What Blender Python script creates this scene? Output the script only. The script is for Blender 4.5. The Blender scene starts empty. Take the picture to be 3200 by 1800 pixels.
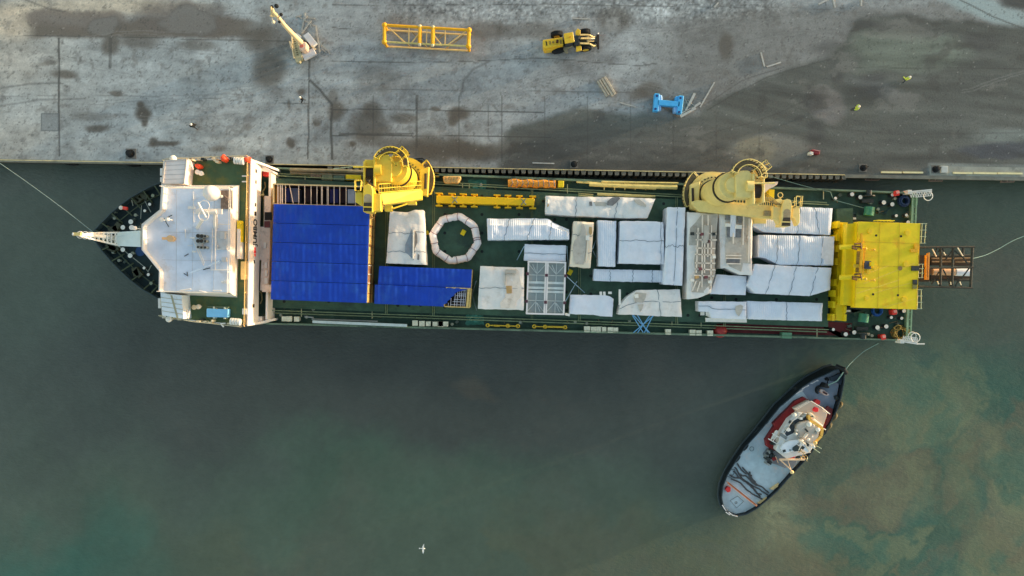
import bpy, bmesh, math, random
import numpy as np
from mathutils import Vector, noise

# ---------------------------------------------------------------- camera, sky, sun, exposure
CAM_Z = 101.0
FPX = 2304.0                       # focal length in pixels of a 3200-wide picture
SC = bpy.context.scene
COL = SC.collection
cam = bpy.data.objects.new('camera', bpy.data.cameras.new('camera'))
COL.objects.link(cam)
cam.location = (0, 0, CAM_Z)
cam.data.sensor_width = 36
cam.data.lens = 36 * FPX / 3200
cam.data.clip_end = 3000
SC.camera = cam
EL, AZ = math.radians(2.5), math.radians(20)
w = bpy.data.worlds.new('World'); SC.world = w; w.use_nodes = True
_nt = w.node_tree; _bg = _nt.nodes['Background']
_sky = _nt.nodes.new('ShaderNodeTexSky'); _sky.sky_type = 'NISHITA'; _sky.sun_disc = False
_sky.sun_elevation = EL; _sky.sun_rotation = math.radians(90) - AZ
_nt.links.new(_sky.outputs[0], _bg.inputs[0]); _bg.inputs[1].default_value = 0.15
_l = bpy.data.lights.new('sun', 'SUN'); _l.energy = 1.05; _l.angle = math.radians(0.9); _l.color = (1, 0.84, 0.6)
sun = bpy.data.objects.new('sun', _l); COL.objects.link(sun)
sun.rotation_euler = Vector((math.cos(AZ)*math.cos(EL), math.sin(AZ)*math.cos(EL), math.sin(EL))).to_track_quat('Z', 'Y').to_euler()
sun.location = (200, 70, 60)
SC.view_settings.view_transform = 'Standard'
SC.view_settings.look = 'None'
SC.view_settings.exposure = 2.5
SC.view_settings.gamma = 1
SC.render.resolution_x = 1024; SC.render.resolution_y = 576
KL = (0.585, 0.645, 0.68)            # light on a level white surface, for turning seen tones into albedo

# ---------------------------------------------------------------- helpers
def P(px, py, z=0.0):
    k = (CAM_Z - z) / FPX
    return Vector(((px-1600)*k, (900-py)*k, z))
class Fr:
    def __init__(s, x0, y0, k): s.x0, s.y0, s.k = x0, y0, k
    def px(s, x, y): return (s.x0+x/s.k, s.y0+y/s.k)
    def __call__(s, x, y, z=0.0): return P(s.x0+x/s.k, s.y0+y/s.k, z)
    def poly(s, pts, z): return [s(x, y, z) for x, y in pts]
FP = Fr(0, 0, 1.0)
F1 = Fr(200, 460, 2.4146); F2 = Fr(800, 440, 2.337); F3 = Fr(1350, 540, 2.787)
F4 = Fr(1950, 480, 2.4146); F5 = Fr(2550, 540, 2.5877); FT = Fr(2200, 1080, 2.498)
FQ1 = Fr(0, 0, 2.342); FQ2 = Fr(1000, 0, 2.342); FQ3 = Fr(2000, 0, 2.1467)
C1 = Fr(1090, 450, 6.586); C2 = Fr(2090, 490, 5.8545); FB = Fr(820, 0, 6.5875)
FL = Fr(1660, 70, 9.908); FS = Fr(1180, 60, 8.05); FM = Fr(2600, 680, 4.263)
FLA = Fr(2850, 720, 7.245); FBOW = Fr(210, 560, 4.025); FH = Fr(2020, 230, 9.058)
SN = Fr(460, 470, 5.797); SS = Fr(480, 920, 6.779); FR = Fr(560, 570, 3.8136)
AN = Fr(740, 480, 5.175); AS = Fr(740, 740, 4.994)
TN = Fr(2560, 560, 7.1556); TS = Fr(2560, 960, 7.1556); TG = Fr(2380, 1200, 4.83)

def lin(c):
    c = np.asarray(c, float)/255
    return np.where(c < .04045, c/12.92, ((c+.055)/1.055)**2.4)
def alb(c):
    a = lin(c)/np.array(KL)
    if a.max() > .84: a = a*.84/a.max()
    return tuple(float(v) for v in np.clip(a, .004, .86))

MATS = {}
def M(name, c=0, rough=.6, metal=0., var=.12, vs=1.5, bump=0., bs=8., spec=.4, dirt=None, dl=.55, raw=False, stripes=None):
    """a paint or fabric: base colour as it reads on a level face, with soft wear and an optional grime tone"""
    if name in MATS: return MATS[name]
    m = bpy.data.materials.new(name); m.use_nodes = True
    nt = m.node_tree; b = nt.nodes['Principled BSDF']; N = nt.nodes.new; Lk = nt.links.new
    base = c if raw else alb(c)
    geo = N('ShaderNodeNewGeometry')
    n = N('ShaderNodeTexNoise'); n.inputs['Scale'].default_value = vs; n.inputs['Detail'].default_value = 6; n.inputs['Roughness'].default_value = .65
    Lk(geo.outputs['Position'], n.inputs['Vector'])
    r = N('ShaderNodeMapRange'); r.inputs[1].default_value = .3; r.inputs[2].default_value = .7
    r.inputs[3].default_value = 1-var; r.inputs[4].default_value = 1+var
    Lk(n.outputs[0], r.inputs[0])
    mx = N('ShaderNodeVectorMath'); mx.operation = 'SCALE'; mx.inputs[0].default_value = base
    Lk(r.outputs[0], mx.inputs['Scale'])
    out = mx.outputs[0]
    if dirt is not None:
        n2 = N('ShaderNodeTexNoise'); n2.inputs['Scale'].default_value = vs*.6; n2.inputs['Detail'].default_value = 8; n2.inputs['Roughness'].default_value = .7
        mp = N('ShaderNodeVectorMath'); mp.operation = 'ADD'; mp.inputs[1].default_value = (31, 7, 3)
        Lk(geo.outputs['Position'], mp.inputs[0]); Lk(mp.outputs[0], n2.inputs['Vector'])
        r2 = N('ShaderNodeMapRange'); r2.inputs[1].default_value = dl; r2.inputs[2].default_value = dl+.16; Lk(n2.outputs[0], r2.inputs[0])
        mm = N('ShaderNodeMix'); mm.data_type = 'RGBA'; Lk(r2.outputs[0], mm.inputs[0]); Lk(out, mm.inputs[6]); mm.inputs[7].default_value = (*alb(dirt), 1)
        out = mm.outputs[2]
    Lk(out, b.inputs['Base Color'])
    b.inputs['Roughness'].default_value = rough; b.inputs['Metallic'].default_value = metal
    b.inputs['Specular IOR Level'].default_value = spec
    if bump:
        n3 = N('ShaderNodeTexNoise'); n3.inputs['Scale'].default_value = bs; n3.inputs['Detail'].default_value = 5
        Lk(geo.outputs['Position'], n3.inputs['Vector'])
        bp = N('ShaderNodeBump'); bp.inputs['Strength'].default_value = bump; bp.inputs['Distance'].default_value = .05
        h = n3.outputs[0]
        if stripes:
            wv = N('ShaderNodeTexWave'); wv.inputs['Scale'].default_value = stripes[0]; wv.inputs['Distortion'].default_value = .6; wv.bands_direction = stripes[1]
            Lk(geo.outputs['Position'], wv.inputs['Vector'])
            ad = N('ShaderNodeMath'); ad.operation = 'ADD'; Lk(h, ad.inputs[0]); Lk(wv.outputs[0], ad.inputs[1]); h = ad.outputs[0]
        Lk(h, bp.inputs['Height']); Lk(bp.outputs[0], b.inputs['Normal'])
    MATS[name] = m
    return m

ORG = {}
def smooth(pts, k=6):
    pts = [Vector(p) for p in pts]; Q = [pts[0]*2-pts[1]]+pts+[pts[-1]*2-pts[-2]]; out = []
    for i in range(1, len(Q)-2):
        for j in range(k):
            t = j/k; a, b, c, d = Q[i-1:i+3]
            out.append(.5*((2*b)+(c-a)*t+(2*a-5*b+4*c-d)*t*t+(3*b-a-3*c+d)*t**3))
    return out+[pts[-1]]
class MB:
    def __init__(s): s.v = []; s.f = []; s.mk = []
    def mark(s, mat): s.mk.append((len(s.f), mat)); return s
    def add(s, vs, fs):
        o = len(s.v); s.v += [Vector(p) for p in vs]; s.f += [[i+o for i in f] for f in fs]; return s
    def prism(s, pts, z0, z1=None, z1f=None):
        """pts: xy outline; from z0 up to z1"""
        n = len(pts)
        a = sum(pts[i][0]*pts[(i+1) % n][1]-pts[(i+1) % n][0]*pts[i][1] for i in range(n))
        if a < 0: pts = pts[::-1]
        top = [(p[0], p[1], z1 if z1 is not None else p[2]) for p in pts]; bot = [(p[0], p[1], z0) for p in pts]
        return s.add(bot+top, [list(range(n))[::-1], list(range(n, 2*n))]+[[i, (i+1) % n, n+(i+1) % n, n+i] for i in range(n)])
    def loft(s, rings, cap=True):
        n = len(rings[0]); o = []
        for r in rings: o += list(r)
        fs = []
        for k in range(len(rings)-1):
            for i in range(n):
                j = (i+1) % n; fs.append([k*n+i, k*n+j, (k+1)*n+j, (k+1)*n+i])
        if cap: fs += [list(range(n))[::-1], [(len(rings)-1)*n+i for i in range(n)]]
        return s.add(o, fs)
    def box(s, c, sx, sy, sz, rz=0.):
        """c: centre of the base"""
        ca, sa = math.cos(rz), math.sin(rz)
        pts = [(c[0]+x*ca-y*sa, c[1]+x*sa+y*ca) for x, y in ((-sx/2, -sy/2), (sx/2, -sy/2), (sx/2, sy/2), (-sx/2, sy/2))]
        return s.prism(pts, c[2], c[2]+sz)
    def beam(s, p, q, wd, ht=None):
        p, q = Vector(p), Vector(q); d = (q-p)
        if d.length < 1e-5: return s
        d.normalize(); ht = ht or wd
        up = Vector((0, 0, 1)) if abs(d.z) < .95 else Vector((0, 1, 0))
        a = d.cross(up).normalized(); b = a.cross(d).normalized()
        r = [[c-a*wd/2-b*ht/2, c+a*wd/2-b*ht/2, c+a*wd/2+b*ht/2, c-a*wd/2+b*ht/2] for c in (p, q)]
        return s.loft(r)
    def tube(s, pts, r, n=6, closed=False):
        pts = [Vector(p) for p in pts]; m = len(pts); rings = []
        for i, p in enumerate(pts):
            if closed: d = pts[(i+1) % m]-pts[(i-1) % m]
            else: d = pts[min(i+1, m-1)]-pts[max(i-1, 0)]
            if d.length < 1e-6: d = Vector((1, 0, 0))
            d.normalize(); up = Vector((0, 0, 1)) if abs(d.z) < .95 else Vector((0, 1, 0))
            a = d.cross(up).normalized(); b = a.cross(d)
            rr = r[i] if isinstance(r, (list, tuple)) else r
            rings.append([p+(a*math.cos(t)+b*math.sin(t))*rr for t in (2*math.pi*k/n for k in range(n))])
        if closed: rings.append(rings[0])
        return s.loft(rings, cap=not closed)
    def cyl(s, c, r, h, n=16, r2=None):
        r2 = r if r2 is None else r2; c = Vector(c)
        rg = [[Vector((c.x+rr*math.cos(t), c.y+rr*math.sin(t), z)) for t in (2*math.pi*k/n for k in range(n))] for rr, z in ((r, c.z), (r2, c.z+h))]
        return s.loft(rg)
    def lathe(s, c, prof, n=18):
        c = Vector(c)
        return s.loft([[Vector((c.x+r*math.cos(t), c.y+r*math.sin(t), c.z+z)) for t in (2*math.pi*k/n for k in range(n))] for r, z in prof])
    def ball(s, c, r, n=12, sz=1.):
        pr = [(max(r*math.sin(a), .001), -r*sz*math.cos(a)) for a in (math.pi*k/(n//2+1) for k in range(n//2+2))]
        return s.lathe(c, pr, n)
    def annulus(s, c, r0, r1, a0, a1, z0, z1, n=20):
        c = Vector(c); vs = []; fs = []
        for k in range(n+1):
            a = math.radians(a0+(a1-a0)*k/n)
            for r, z in ((r0, z0), (r1, z0), (r1, z1), (r0, z1)): vs.append((c.x+r*math.cos(a), c.y+r*math.sin(a), z))
        for k in range(n):
            for i in range(4):
                j = (i+1) % 4; fs.append([4*k+i, 4*k+j, 4*k+4+j, 4*k+4+i])
        fs += [[0, 3, 2, 1], [4*n, 4*n+1, 4*n+2, 4*n+3]]
        return s.add(vs, fs)
    def rail(s, pts, h=1.05, r=.035, every=1.5, mid=True):
        pts = [Vector(p) for p in pts]
        for zz in ((h, h*.5) if mid else (h,)):
            s.tube([p+Vector((0, 0, zz)) for p in pts], r, 4)
        for a, b in zip(pts, pts[1:]):
            k = max(1, int((b-a).length/every))
            for i in range(k+1):
                p = a.lerp(b, i/k); s.beam(p, p+Vector((0, 0, h)), r*1.8)
        return s
    def torus(s, c, R, r, axis='z', n=20, m=8):
        c = Vector(c); pts = []
        for k in range(n):
            t = 2*math.pi*k/n
            if axis == 'z': pts.append(c+Vector((R*math.cos(t), R*math.sin(t), 0)))
            elif axis == 'y': pts.append(c+Vector((R*math.cos(t), 0, R*math.sin(t))))
            else: pts.append(c+Vector((0, R*math.cos(t), R*math.sin(t))))
        return s.tube(pts, r, m, closed=True)
    def build(s, name, mat, parent=None, label=None, cat=None, group=None, kind=None, smooth=False, bevel=0.):
        if parent is None:
            xs = [p.x for p in s.v]; ys = [p.y for p in s.v]; o = Vector(((min(xs)+max(xs))/2, (min(ys)+max(ys))/2, min(p.z for p in s.v)))
        else: o = ORG[parent.name]
        me = bpy.data.meshes.new(name)
        me.from_pydata([tuple(p-o) for p in s.v], [], s.f); me.update()
        for n_, (st, _) in enumerate(s.mk):
            for i in range(st, len(s.f)): me.polygons[i].material_index = n_+1
        bm = bmesh.new(); bm.from_mesh(me); bmesh.ops.recalc_face_normals(bm, faces=bm.faces)
        if bevel: bmesh.ops.bevel(bm, geom=[e for e in bm.edges if len(e.link_faces) == 2 and e.calc_face_angle(0) > .6], offset=bevel, segments=1, affect='EDGES')
        bm.to_mesh(me); bm.free()
        if smooth:
            me.shade_smooth()
            try: me.set_sharp_from_angle(angle=math.radians(40))
            except Exception: pass
        me.materials.append(mat)
        for _, m2 in s.mk: me.materials.append(m2)
        ob = bpy.data.objects.new(name, me); COL.objects.link(ob)
        if parent: ob.parent = parent
        else: ob.location = o
        ORG[ob.name] = o
        tag(ob, label, cat, group, kind)
        return ob
def tag(o, label=None, cat=None, group=None, kind=None):
    if label: o['label'] = label
    if cat: o['category'] = cat
    if group: o['group'] = group
    if kind: o['kind'] = kind
def empty(name, loc, label, cat, group=None):
    o = bpy.data.objects.new(name, None); COL.objects.link(o); o.location = loc; o.empty_display_size = .3
    ORG[o.name] = Vector(loc); tag(o, label, cat, group); return o
def kids(o): return [c for c in bpy.data.objects if c.parent == o]
def dup(o, loc, label=None, rz=0., group=None, scale=None, parent=None):
    def cp(src, par):
        c = src.copy(); COL.objects.link(c); c.parent = par
        for k in kids(src): cp(k, c)
        return c
    c = cp(o, parent); c.location = loc; c.rotation_euler = (0, 0, rz)
    if scale: c.scale = (scale,)*3
    if label: c['label'] = label
    elif 'label' in c and parent: del c['label']
    if group: c['group'] = group
    return c

# ---------------------------------------------------------------- noise on arrays
RS = np.random.RandomState(5)
_T = RS.rand(256, 256)
def vnoise(x, y, seed=0):
    x = x+seed*17.3; y = y+seed*9.1
    xi = np.floor(x).astype(int); yi = np.floor(y).astype(int); fx = x-xi; fy = y-yi
    fx = fx*fx*(3-2*fx); fy = fy*fy*(3-2*fy)
    g = lambda a, b: _T[a & 255, b & 255]
    return (g(xi, yi)*(1-fx)+g(xi+1, yi)*fx)*(1-fy)+(g(xi, yi+1)*(1-fx)+g(xi+1, yi+1)*fx)*fy
def fbm(x, y, s, oct=5, seed=0, rough=.55, st=1.):
    a = 1.; t = 0.; o = 0.
    for k in range(oct):
        o = o+a*vnoise(x/s*2**k, y/s*st*2**k, seed+k*3); t += a; a *= rough
    return o/t
def sstep(a, b, x): t = np.clip((x-a)/(b-a), 0, 1); return t*t*(3-2*t)
def ell(X, Y, cx, cy, rx, ry, soft=.3, rot=0.):
    c, s = math.cos(rot), math.sin(rot); dx = X-cx; dy = Y-cy
    d = np.sqrt(((dx*c+dy*s)/rx)**2+((-dx*s+dy*c)/ry)**2)
    return 1-sstep(1-soft, 1+soft, d)
def above(X, Y, pts, soft):
    """1 where Y lies below the polyline in the picture"""
    xs, ys = zip(*pts); return sstep(-soft, soft, Y-np.interp(X, xs, ys))
def line(X, Y, pts, wd):
    d = np.full(X.shape, 1e9)
    for (x0, y0), (x1, y1) in zip(pts, pts[1:]):
        L2 = (x1-x0)**2+(y1-y0)**2; t = np.clip(((X-x0)*(x1-x0)+(Y-y0)*(y1-y0))/L2, 0, 1)
        d = np.minimum(d, np.hypot(X-x0-t*(x1-x0), Y-y0-t*(y1-y0)))
    return 1-sstep(wd*.5, wd*1.3, d)

def sheet(name, xs, ys, z, colour_fn, mat, mask=None):
    nx, ny = len(xs), len(ys)
    X, Y = np.meshgrid(xs, ys)
    Zz = np.full(X.shape, z) if np.isscalar(z) else z(X, Y)
    co = np.stack([X, Y, Zz], -1).reshape(-1, 3)
    idx = np.arange(nx*ny).reshape(ny, nx)
    f = np.stack([idx[:-1, :-1], idx[:-1, 1:], idx[1:, 1:], idx[1:, :-1]], -1).reshape(-1, 4)
    me = bpy.data.meshes.new(name)
    me.vertices.add(len(co)); me.vertices.foreach_set('co', co.ravel().astype(np.float32))
    me.loops.add(f.size); me.loops.foreach_set('vertex_index', f.ravel().astype(np.int32))
    me.polygons.add(len(f)); me.polygons.foreach_set('loop_start', np.arange(0, f.size, 4, dtype=np.int32))
    me.update(calc_edges=True)
    k = (CAM_Z-(z if np.isscalar(z) else 0))/FPX
    c = colour_fn(X/k+1600, 900-Y/k)
    ca = me.color_attributes.new('tone', 'FLOAT_COLOR', 'POINT')
    ca.data.foreach_set('color', np.concatenate([c.reshape(-1, 3), np.ones((nx*ny, 1))], 1).astype(np.float32).ravel())
    me.materials.append(mat)
    ob = bpy.data.objects.new(name, me); COL.objects.link(ob); ob['kind'] = 'structure'
    return ob

def tone_mat(name, rough, fine, amt, bump, spec=.3, water=False):
    m = bpy.data.materials.new(name); m.use_nodes = True; nt = m.node_tree; b = nt.nodes['Principled BSDF']; N = nt.nodes.new; Lk = nt.links.new
    at = N('ShaderNodeAttribute'); at.attribute_name = 'tone'
    geo = N('ShaderNodeNewGeometry')
    n = N('ShaderNodeTexNoise'); n.inputs['Scale'].default_value = fine; n.inputs['Detail'].default_value = 6; n.inputs['Roughness'].default_value = .7
    Lk(geo.outputs['Position'], n.inputs['Vector'])
    r = N('ShaderNodeMapRange'); r.inputs[1].default_value = .3; r.inputs[2].default_value = .7; r.inputs[3].default_value = 1-amt; r.inputs[4].default_value = 1+amt
    Lk(n.outputs[0], r.inputs[0])
    mx = N('ShaderNodeVectorMath'); mx.operation = 'SCALE'; Lk(at.outputs['Color'], mx.inputs[0]); Lk(r.outputs[0], mx.inputs['Scale'])
    Lk(mx.outputs[0], b.inputs['Base Color']); b.inputs['Roughness'].default_value = rough; b.inputs['Specular IOR Level'].default_value = spec
    bp = N('ShaderNodeBump'); bp.inputs['Strength'].default_value = bump; bp.inputs['Distance'].default_value = .05
    if water:
        w1 = N('ShaderNodeTexNoise'); w1.inputs['Scale'].default_value = 1.6; w1.inputs['Detail'].default_value = 8; w1.inputs['Roughness'].default_value = .62
        mp = N('ShaderNodeMapping'); mp.inputs['Scale'].default_value = (1, 1.7, 1); mp.inputs['Rotation'].default_value = (0, 0, .5)
        Lk(geo.outputs['Position'], mp.inputs[0]); Lk(mp.outputs[0], w1.inputs['Vector']); Lk(w1.outputs[0], bp.inputs['Height']); bp.inputs['Distance'].default_value = .22
        b.inputs['IOR'].default_value = 1.33
    else: Lk(n.outputs[0], bp.inputs['Height'])
    Lk(bp.outputs[0], b.inputs['Normal'])
    return m

# ---------------------------------------------------------------- the quay ground and the water
def qcol(X, Y):
    wx = (fbm(X, Y, 70, 5, 1)-.5)*70; wy = (fbm(X, Y, 70, 5, 2)-.5)*50
    x, y = X+wx, Y+wy; x2, y2 = X+wx*.35, Y+wy*.35
    base = np.array([134, 144, 146.])[None, None]*np.ones(X.shape+(1,))
    mid = sstep(800, 1250, X)*.6
    def mix(c, col, m):
        m = np.clip(m, 0, 1)[..., None]; return c*(1-m)+np.array(col, float)*m
    c = mix(base, (116, 122, 123), mid)
    c = mix(c, (150, 148, 138), (1-sstep(0, 520, X))*.55*fbm(X, Y, 160, 4, 9)*2*sstep(20, 140, Y+X*.1))
    c = mix(c, (172, 158, 132), ell(x2, y2, 300, 20, 330, 30, .5)*.55)  # warm low sunlight painted into the paving towards the upper left
    c = mix(c, (168, 155, 132), ell(x2, y2, 30, 70, 90, 50, .5)*.6)
    n1 = fbm(X, Y, 55, 6, 4, .62); n2 = fbm(X, Y, 16, 5, 6, .65); n3 = fbm(X, Y, 240, 4, 8)
    n4 = fbm(X, Y*5, 130, 5, 71, .6); n5 = vnoise(X/2.6, Y/2.6, 75); n6 = fbm(X+wx*.5, Y, 30, 5, 77, .7)
    c = c*(1+(n1-.5)[..., None]*.32+(n2-.5)[..., None]*.2+(n3-.5)[..., None]*.16+(n4-.5)[..., None]*.34+(n5-.5)[..., None]*.10)
    c = mix(c, (92, 94, 92), sstep(.56, .72, n6)*.45); c = mix(c, (150, 156, 156), sstep(.6, .75, 1-n6)*.16)
    # stained and patched places
    top = sstep(60, 95, y+30*ell(X, Y, 600, 90, 200, 60))*(1-sstep(108, 128, y2))*sstep(70, 130, x)*(1-sstep(700, 880, x))
    c = mix(c, (86, 83, 76), top*.9)
    c = mix(c, (96, 92, 86), ell(x, y, 240, 62, 160, 34, .25)*.8)
    c = mix(c, (90, 88, 84), ell(x, y, 570, 62, 150, 52, .3)*.75)
    for ex, ey, rx, ry in ((318, 82, 48, 28), (590, 68, 92, 40)):
        c = mix(c, (66, 68, 67), ell(x, y, ex, ey, rx+5, ry+4, .12)*.35); c = mix(c, (106, 108, 105), ell(x, y, ex, ey, rx, ry, .14)*.7)
    D = (74, 72, 66)
    for e in ((340, 140, 26, 30, .7), (430, 130, 70, 22, .6), (620, 140, 60, 16, .5), (842, 215, 50, 55, .75), (850, 130, 75, 55, .55), (448, 352, 26, 24, .95), (440, 325, 14, 10, .8),
              (452, 378, 10, 16, .85), (300, 405, 34, 12, .75), (290, 365, 60, 14, .35), (365, 290, 24, 8, .7), (200, 235, 40, 12, .7), (505, 450, 40, 10, .85), (480, 440, 14, 12, .8), (545, 447, 18, 8, .7),
              (908, 448, 14, 17, .8), (942, 290, 11, 11, .7), (907, 325, 6, 13, .6), (990, 385, 9, 11, .6), (676, 462, 28, 10, .5), (1155, 400, 55, 55, .72), (1165, 345, 30, 26, .7),
              (1260, 370, 40, 16, .7), (1107, 453, 10, 9, .8), (1430, 355, 32, 20, .9), (1415, 380, 18, 16, .8), (1360, 343, 16, 7, .7), (1240, 450, 60, 22, .55), (1450, 470, 80, 20, .75), (1330, 455, 50, 35, .6),
              (1920, 60, 60, 40, .55), (1520, 95, 70, 30, .55), (1250, 75, 60, 30, .4), (1640, 95, 90, 30, .4), (2270, 145, 24, 40, .75), (2030, 280, 45, 26, .7), (1990, 290, 30, 16, .5),
              (1050, 345, 26, 30, .8), (1040, 300, 14, 22, .5), (800, 120, 60, 30, .5), (1180, 240, 70, 40, .25), (840, 40, 40, 24, .3), (620, 240, 60, 30, .2), (150, 200, 30, 8, .4), (770, 395, 16, 12, .4)):
        c = mix(c, D, ell(x2, y2, e[0], e[1], e[2], e[3], .45)*e[4])
    c = mix(c, (128, 132, 130), ell(x2, y2, 1912, 78, 24, 24, .4)*.7)
    # the broad dark wet spread
    edge = [(1000, 520), (1500, 450), (1560, 425), (1600, 392), (1700, 368), (1820, 336), (1900, 348), (2040, 356), (2180, 352), (2250, 300), (2413, 232), (2500, 205), (2590, 170), (2680, 60), (2760, 40), (3300, 90)]
    dk = above(x*.5+x2*.5, y*.5+y2*.5, edge, 16)*sstep(1540, 1600, X+wx)
    c = mix(c, (75, 80, 77), dk*.95); c = mix(c, (72, 73, 70), dk*sstep(380, 470, Y)*(1-sstep(2200, 2500, X))*.6)
    c = mix(c, (70, 68, 62), ell(x, y, 1420, 470, 190, 34, .4)*.75)
    c = mix(c, (80, 80, 76), sstep(1950, 2200, x)*above(x, y, [(1000, 60), (2100, 60), (2500, 20), (3300, 0)], 25)*(1-dk)*.45)
    c = mix(c, (92, 102, 94), ell(x, y, 2810, 175, 190, 68, .3)*above(X, Y, [(2600, 500), (2650, 300)], 1)*0+ell(x, y, 2820, 165, 210, 66, .25)*(1-sstep(228, 236, y2))*.85)
    c = mix(c, (104, 108, 104), ell(x2, y2, 2400, 470, 130, 52, .2)*.8); c = mix(c, (112, 112, 96), ell(x2, y2, 2360, 468, 66, 44, .3)*.6)
    c = mix(c, (104, 104, 102), ell(x2, y2, 2590, 330, 62, 52, .3, .8)*.8)
    c = mix(c, (96, 102, 104), ell(x2, y2, 2760, 285, 90, 22, .6, .35)*.55)
    for e in ((2540, 320, 36, 26, .8), (2620, 240, 22, 18, .8), (2730, 245, 40, 12, .8), (2545, 410, 26, 40, .7), (2710, 290, 60, 20, .6), (2640, 190, 60, 30, .6), (2600, 150, 60, 24, .5), (2700, 75, 50, 14, .7), (3060, 130, 60, 26, .7)):
        c = mix(c, (60, 63, 63), ell(x2, y2, e[0], e[1], e[2], e[3], .5)*e[4]*.8)
    c = mix(c, (132, 150, 152), ell(x2, y2, 3090, 30, 150, 34, .35, .28)*.85); c = mix(c, (58, 62, 62), ell(x2, y2, 3190, 0, 60, 26, .4)*.9)
    c = mix(c, (58, 64, 72), ell(x2, y2, 3140, 470, 140, 26, .2)*.7); c = mix(c, (112, 124, 122), ell(x2, y2, 3150, 425, 110, 22, .5)*.6)
    c = mix(c, (108, 118, 116), sstep(2895, 2905, X)*sstep(505, 512, Y-(X-2900)*.02)*.9)
    # rake marks following the spread, paving blocks, joints
    st = fbm(x*.5+X*.5, (Y+18*np.sin(X/150)-(X-1900)*.10*(X > 1900))*7, 260, 5, 81, .6); dkc = np.clip(dk, 0, 1)[..., None]
    c = c*(1+(st-.5)[..., None]*.5*dkc); c = mix(c, (110, 112, 108), sstep(.6, .75, fbm(x, y*2.2, 120, 5, 83, .6))*np.clip(dk, 0, 1)*.45); c = mix(c, (62, 64, 62), sstep(.6, .75, fbm(x, y*1.6, 90, 5, 85, .6))*np.clip(dk, 0, 1)*.5)
    sw = np.sin((Y+18*np.sin(X/150)+wy*.5-(X-1900)*.12*(X > 1900))/7.)*fbm(X, Y, 90, 3, 12)
    c = c*(1+sw[..., None]*.045*np.clip(dk, 0, 1)[..., None])
    cob = (1-np.abs(np.sin(X/4.4+wx*.1)*np.sin(Y/4.4+wy*.1)))*(1-sstep(30, 105, y))*sstep(1150, 1300, x)*(1-sstep(2300, 2600, x))
    c = c*(1+(cob*(fbm(X, Y, 8, 2, 20)-.5))[..., None]*1.1)
    j = np.zeros(X.shape)
    for jx in np.arange(1166, 2400, 134.2): j = np.maximum(j, line(X, Y, [(jx, 300), (jx-1, 506)], 1.1)*(.5-.15*(jx > 1700)))
    for jx in np.arange(300, 960, 134.2): j = np.maximum(j, line(X, Y, [(jx, 200), (jx, 480)], .8)*.3)
    for ln, wd, st in (([(1040, 342), (1300, 342), (1480, 348), (1700, 352)], 1.6, .8), ([(1040, 424), (1300, 424), (1560, 426), (1720, 430)], 1.4, .8), ([(1040, 278), (1500, 283), (2000, 290)], 1., .35), ([(1040, 85), (1060, 88), (1180, 90)], 1.5, .6),
                       ([(1000, 192), (1350, 195), (1700, 182), (2000, 205), (2050, 200)], 1.5, .55), ([(0, 112), (300, 113), (620, 124), (900, 128)], 1.6, .5), ([(184, 120), (186, 486)], 3., .75), ([(965, 180), (964, 495)], 2.2, .8),
                       ([(966, 250), (1000, 280), (1036, 325), (1036, 496)], 4.2, .75), ([(640, 305), (800, 318), (965, 325)], 1., .4), ([(1040, 16), (1800, 14), (2600, 28)], 1.4, .5), ([(0, 300), (300, 298), (640, 302)], 1, .25),
                       ([(2640, 208), (2800, 212), (3200, 214)], 1.6, .5), ([(0, 275), (90, 262), (190, 260)], 3, .35), ([(0, 330), (120, 312), (260, 308)], 3, .3), ([(80, 0), (160, 30), (200, 35)], 3, .4), ([(1440, 300), (1450, 250), (1480, 215), (1530, 190)], 4, .3),
                       ([(1300, 460), (1304, 300)], 3.2, .6), ([(1526, 330), (1528, 440)], 2, .4), ([(1062, 420), (1290, 418)], 3, .6), ([(344, 120), (344, 210)], 5, .5), ([(2210, 345), (2300, 290), (2400, 240), (2520, 205), (2590, 185)], 2, .5), ([(2200, 330), (2320, 250), (2450, 210)], 2, .4),
                       ([(2200, 420), (2360, 380), (2440, 350), (2550, 300)], 2, .35), ([(2500, 360), (2600, 400), (2800, 420), (3200, 415)], 3, .25), ([(3000, 0), (3100, 50), (3200, 90)], 2.5, .6)):
        j = np.maximum(j, line(x2*.25+X*.75, y2*.25+Y*.75, ln, wd)*st)
    c = mix(c, (60, 62, 60), j)
    c = mix(c, (104, 110, 110), ell(X, Y, 157, 382, 30, 30, .05)*0)
    sq = ((np.abs(X-156) < 29) & (np.abs(Y-382) < 29)).astype(float)
    c = mix(c, (104, 112, 114), sq*.6*(.5+n1)); c = mix(c, (80, 86, 88), (sq-((np.abs(X-156) < 26) & (np.abs(Y-382) < 26)))*.6)
    c = mix(c, (62, 64, 62), ((fbm(X, Y, 9, 3, 31) > .74)*.35))
    for k in range(26):
        r_ = np.random.RandomState(100+k); x0 = r_.uniform(-100, 3200); y0 = r_.uniform(20, 470); an = r_.uniform(-.35, .35); L_ = r_.uniform(200, 700); cv = r_.uniform(-60, 60)
        for o_ in (0, 9): c = mix(c, (86, 90, 90) if k % 3 else (140, 144, 142), line(x2, y2, [(x0+L_*t*math.cos(an), y0+o_+L_*t*math.sin(an)+cv*t*t) for t in (0, .25, .5, .75, 1)], 2.2)*.22)
    gr = vnoise(X/1.7, Y/1.7, 91); c = mix(c, (48, 50, 50), (gr > .93)*.4); c = mix(c, (176, 178, 174), (gr < .035)*.35)
    return np.clip(lin(np.clip(c, 20, 235))/np.array(KL), .01, .8)

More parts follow.
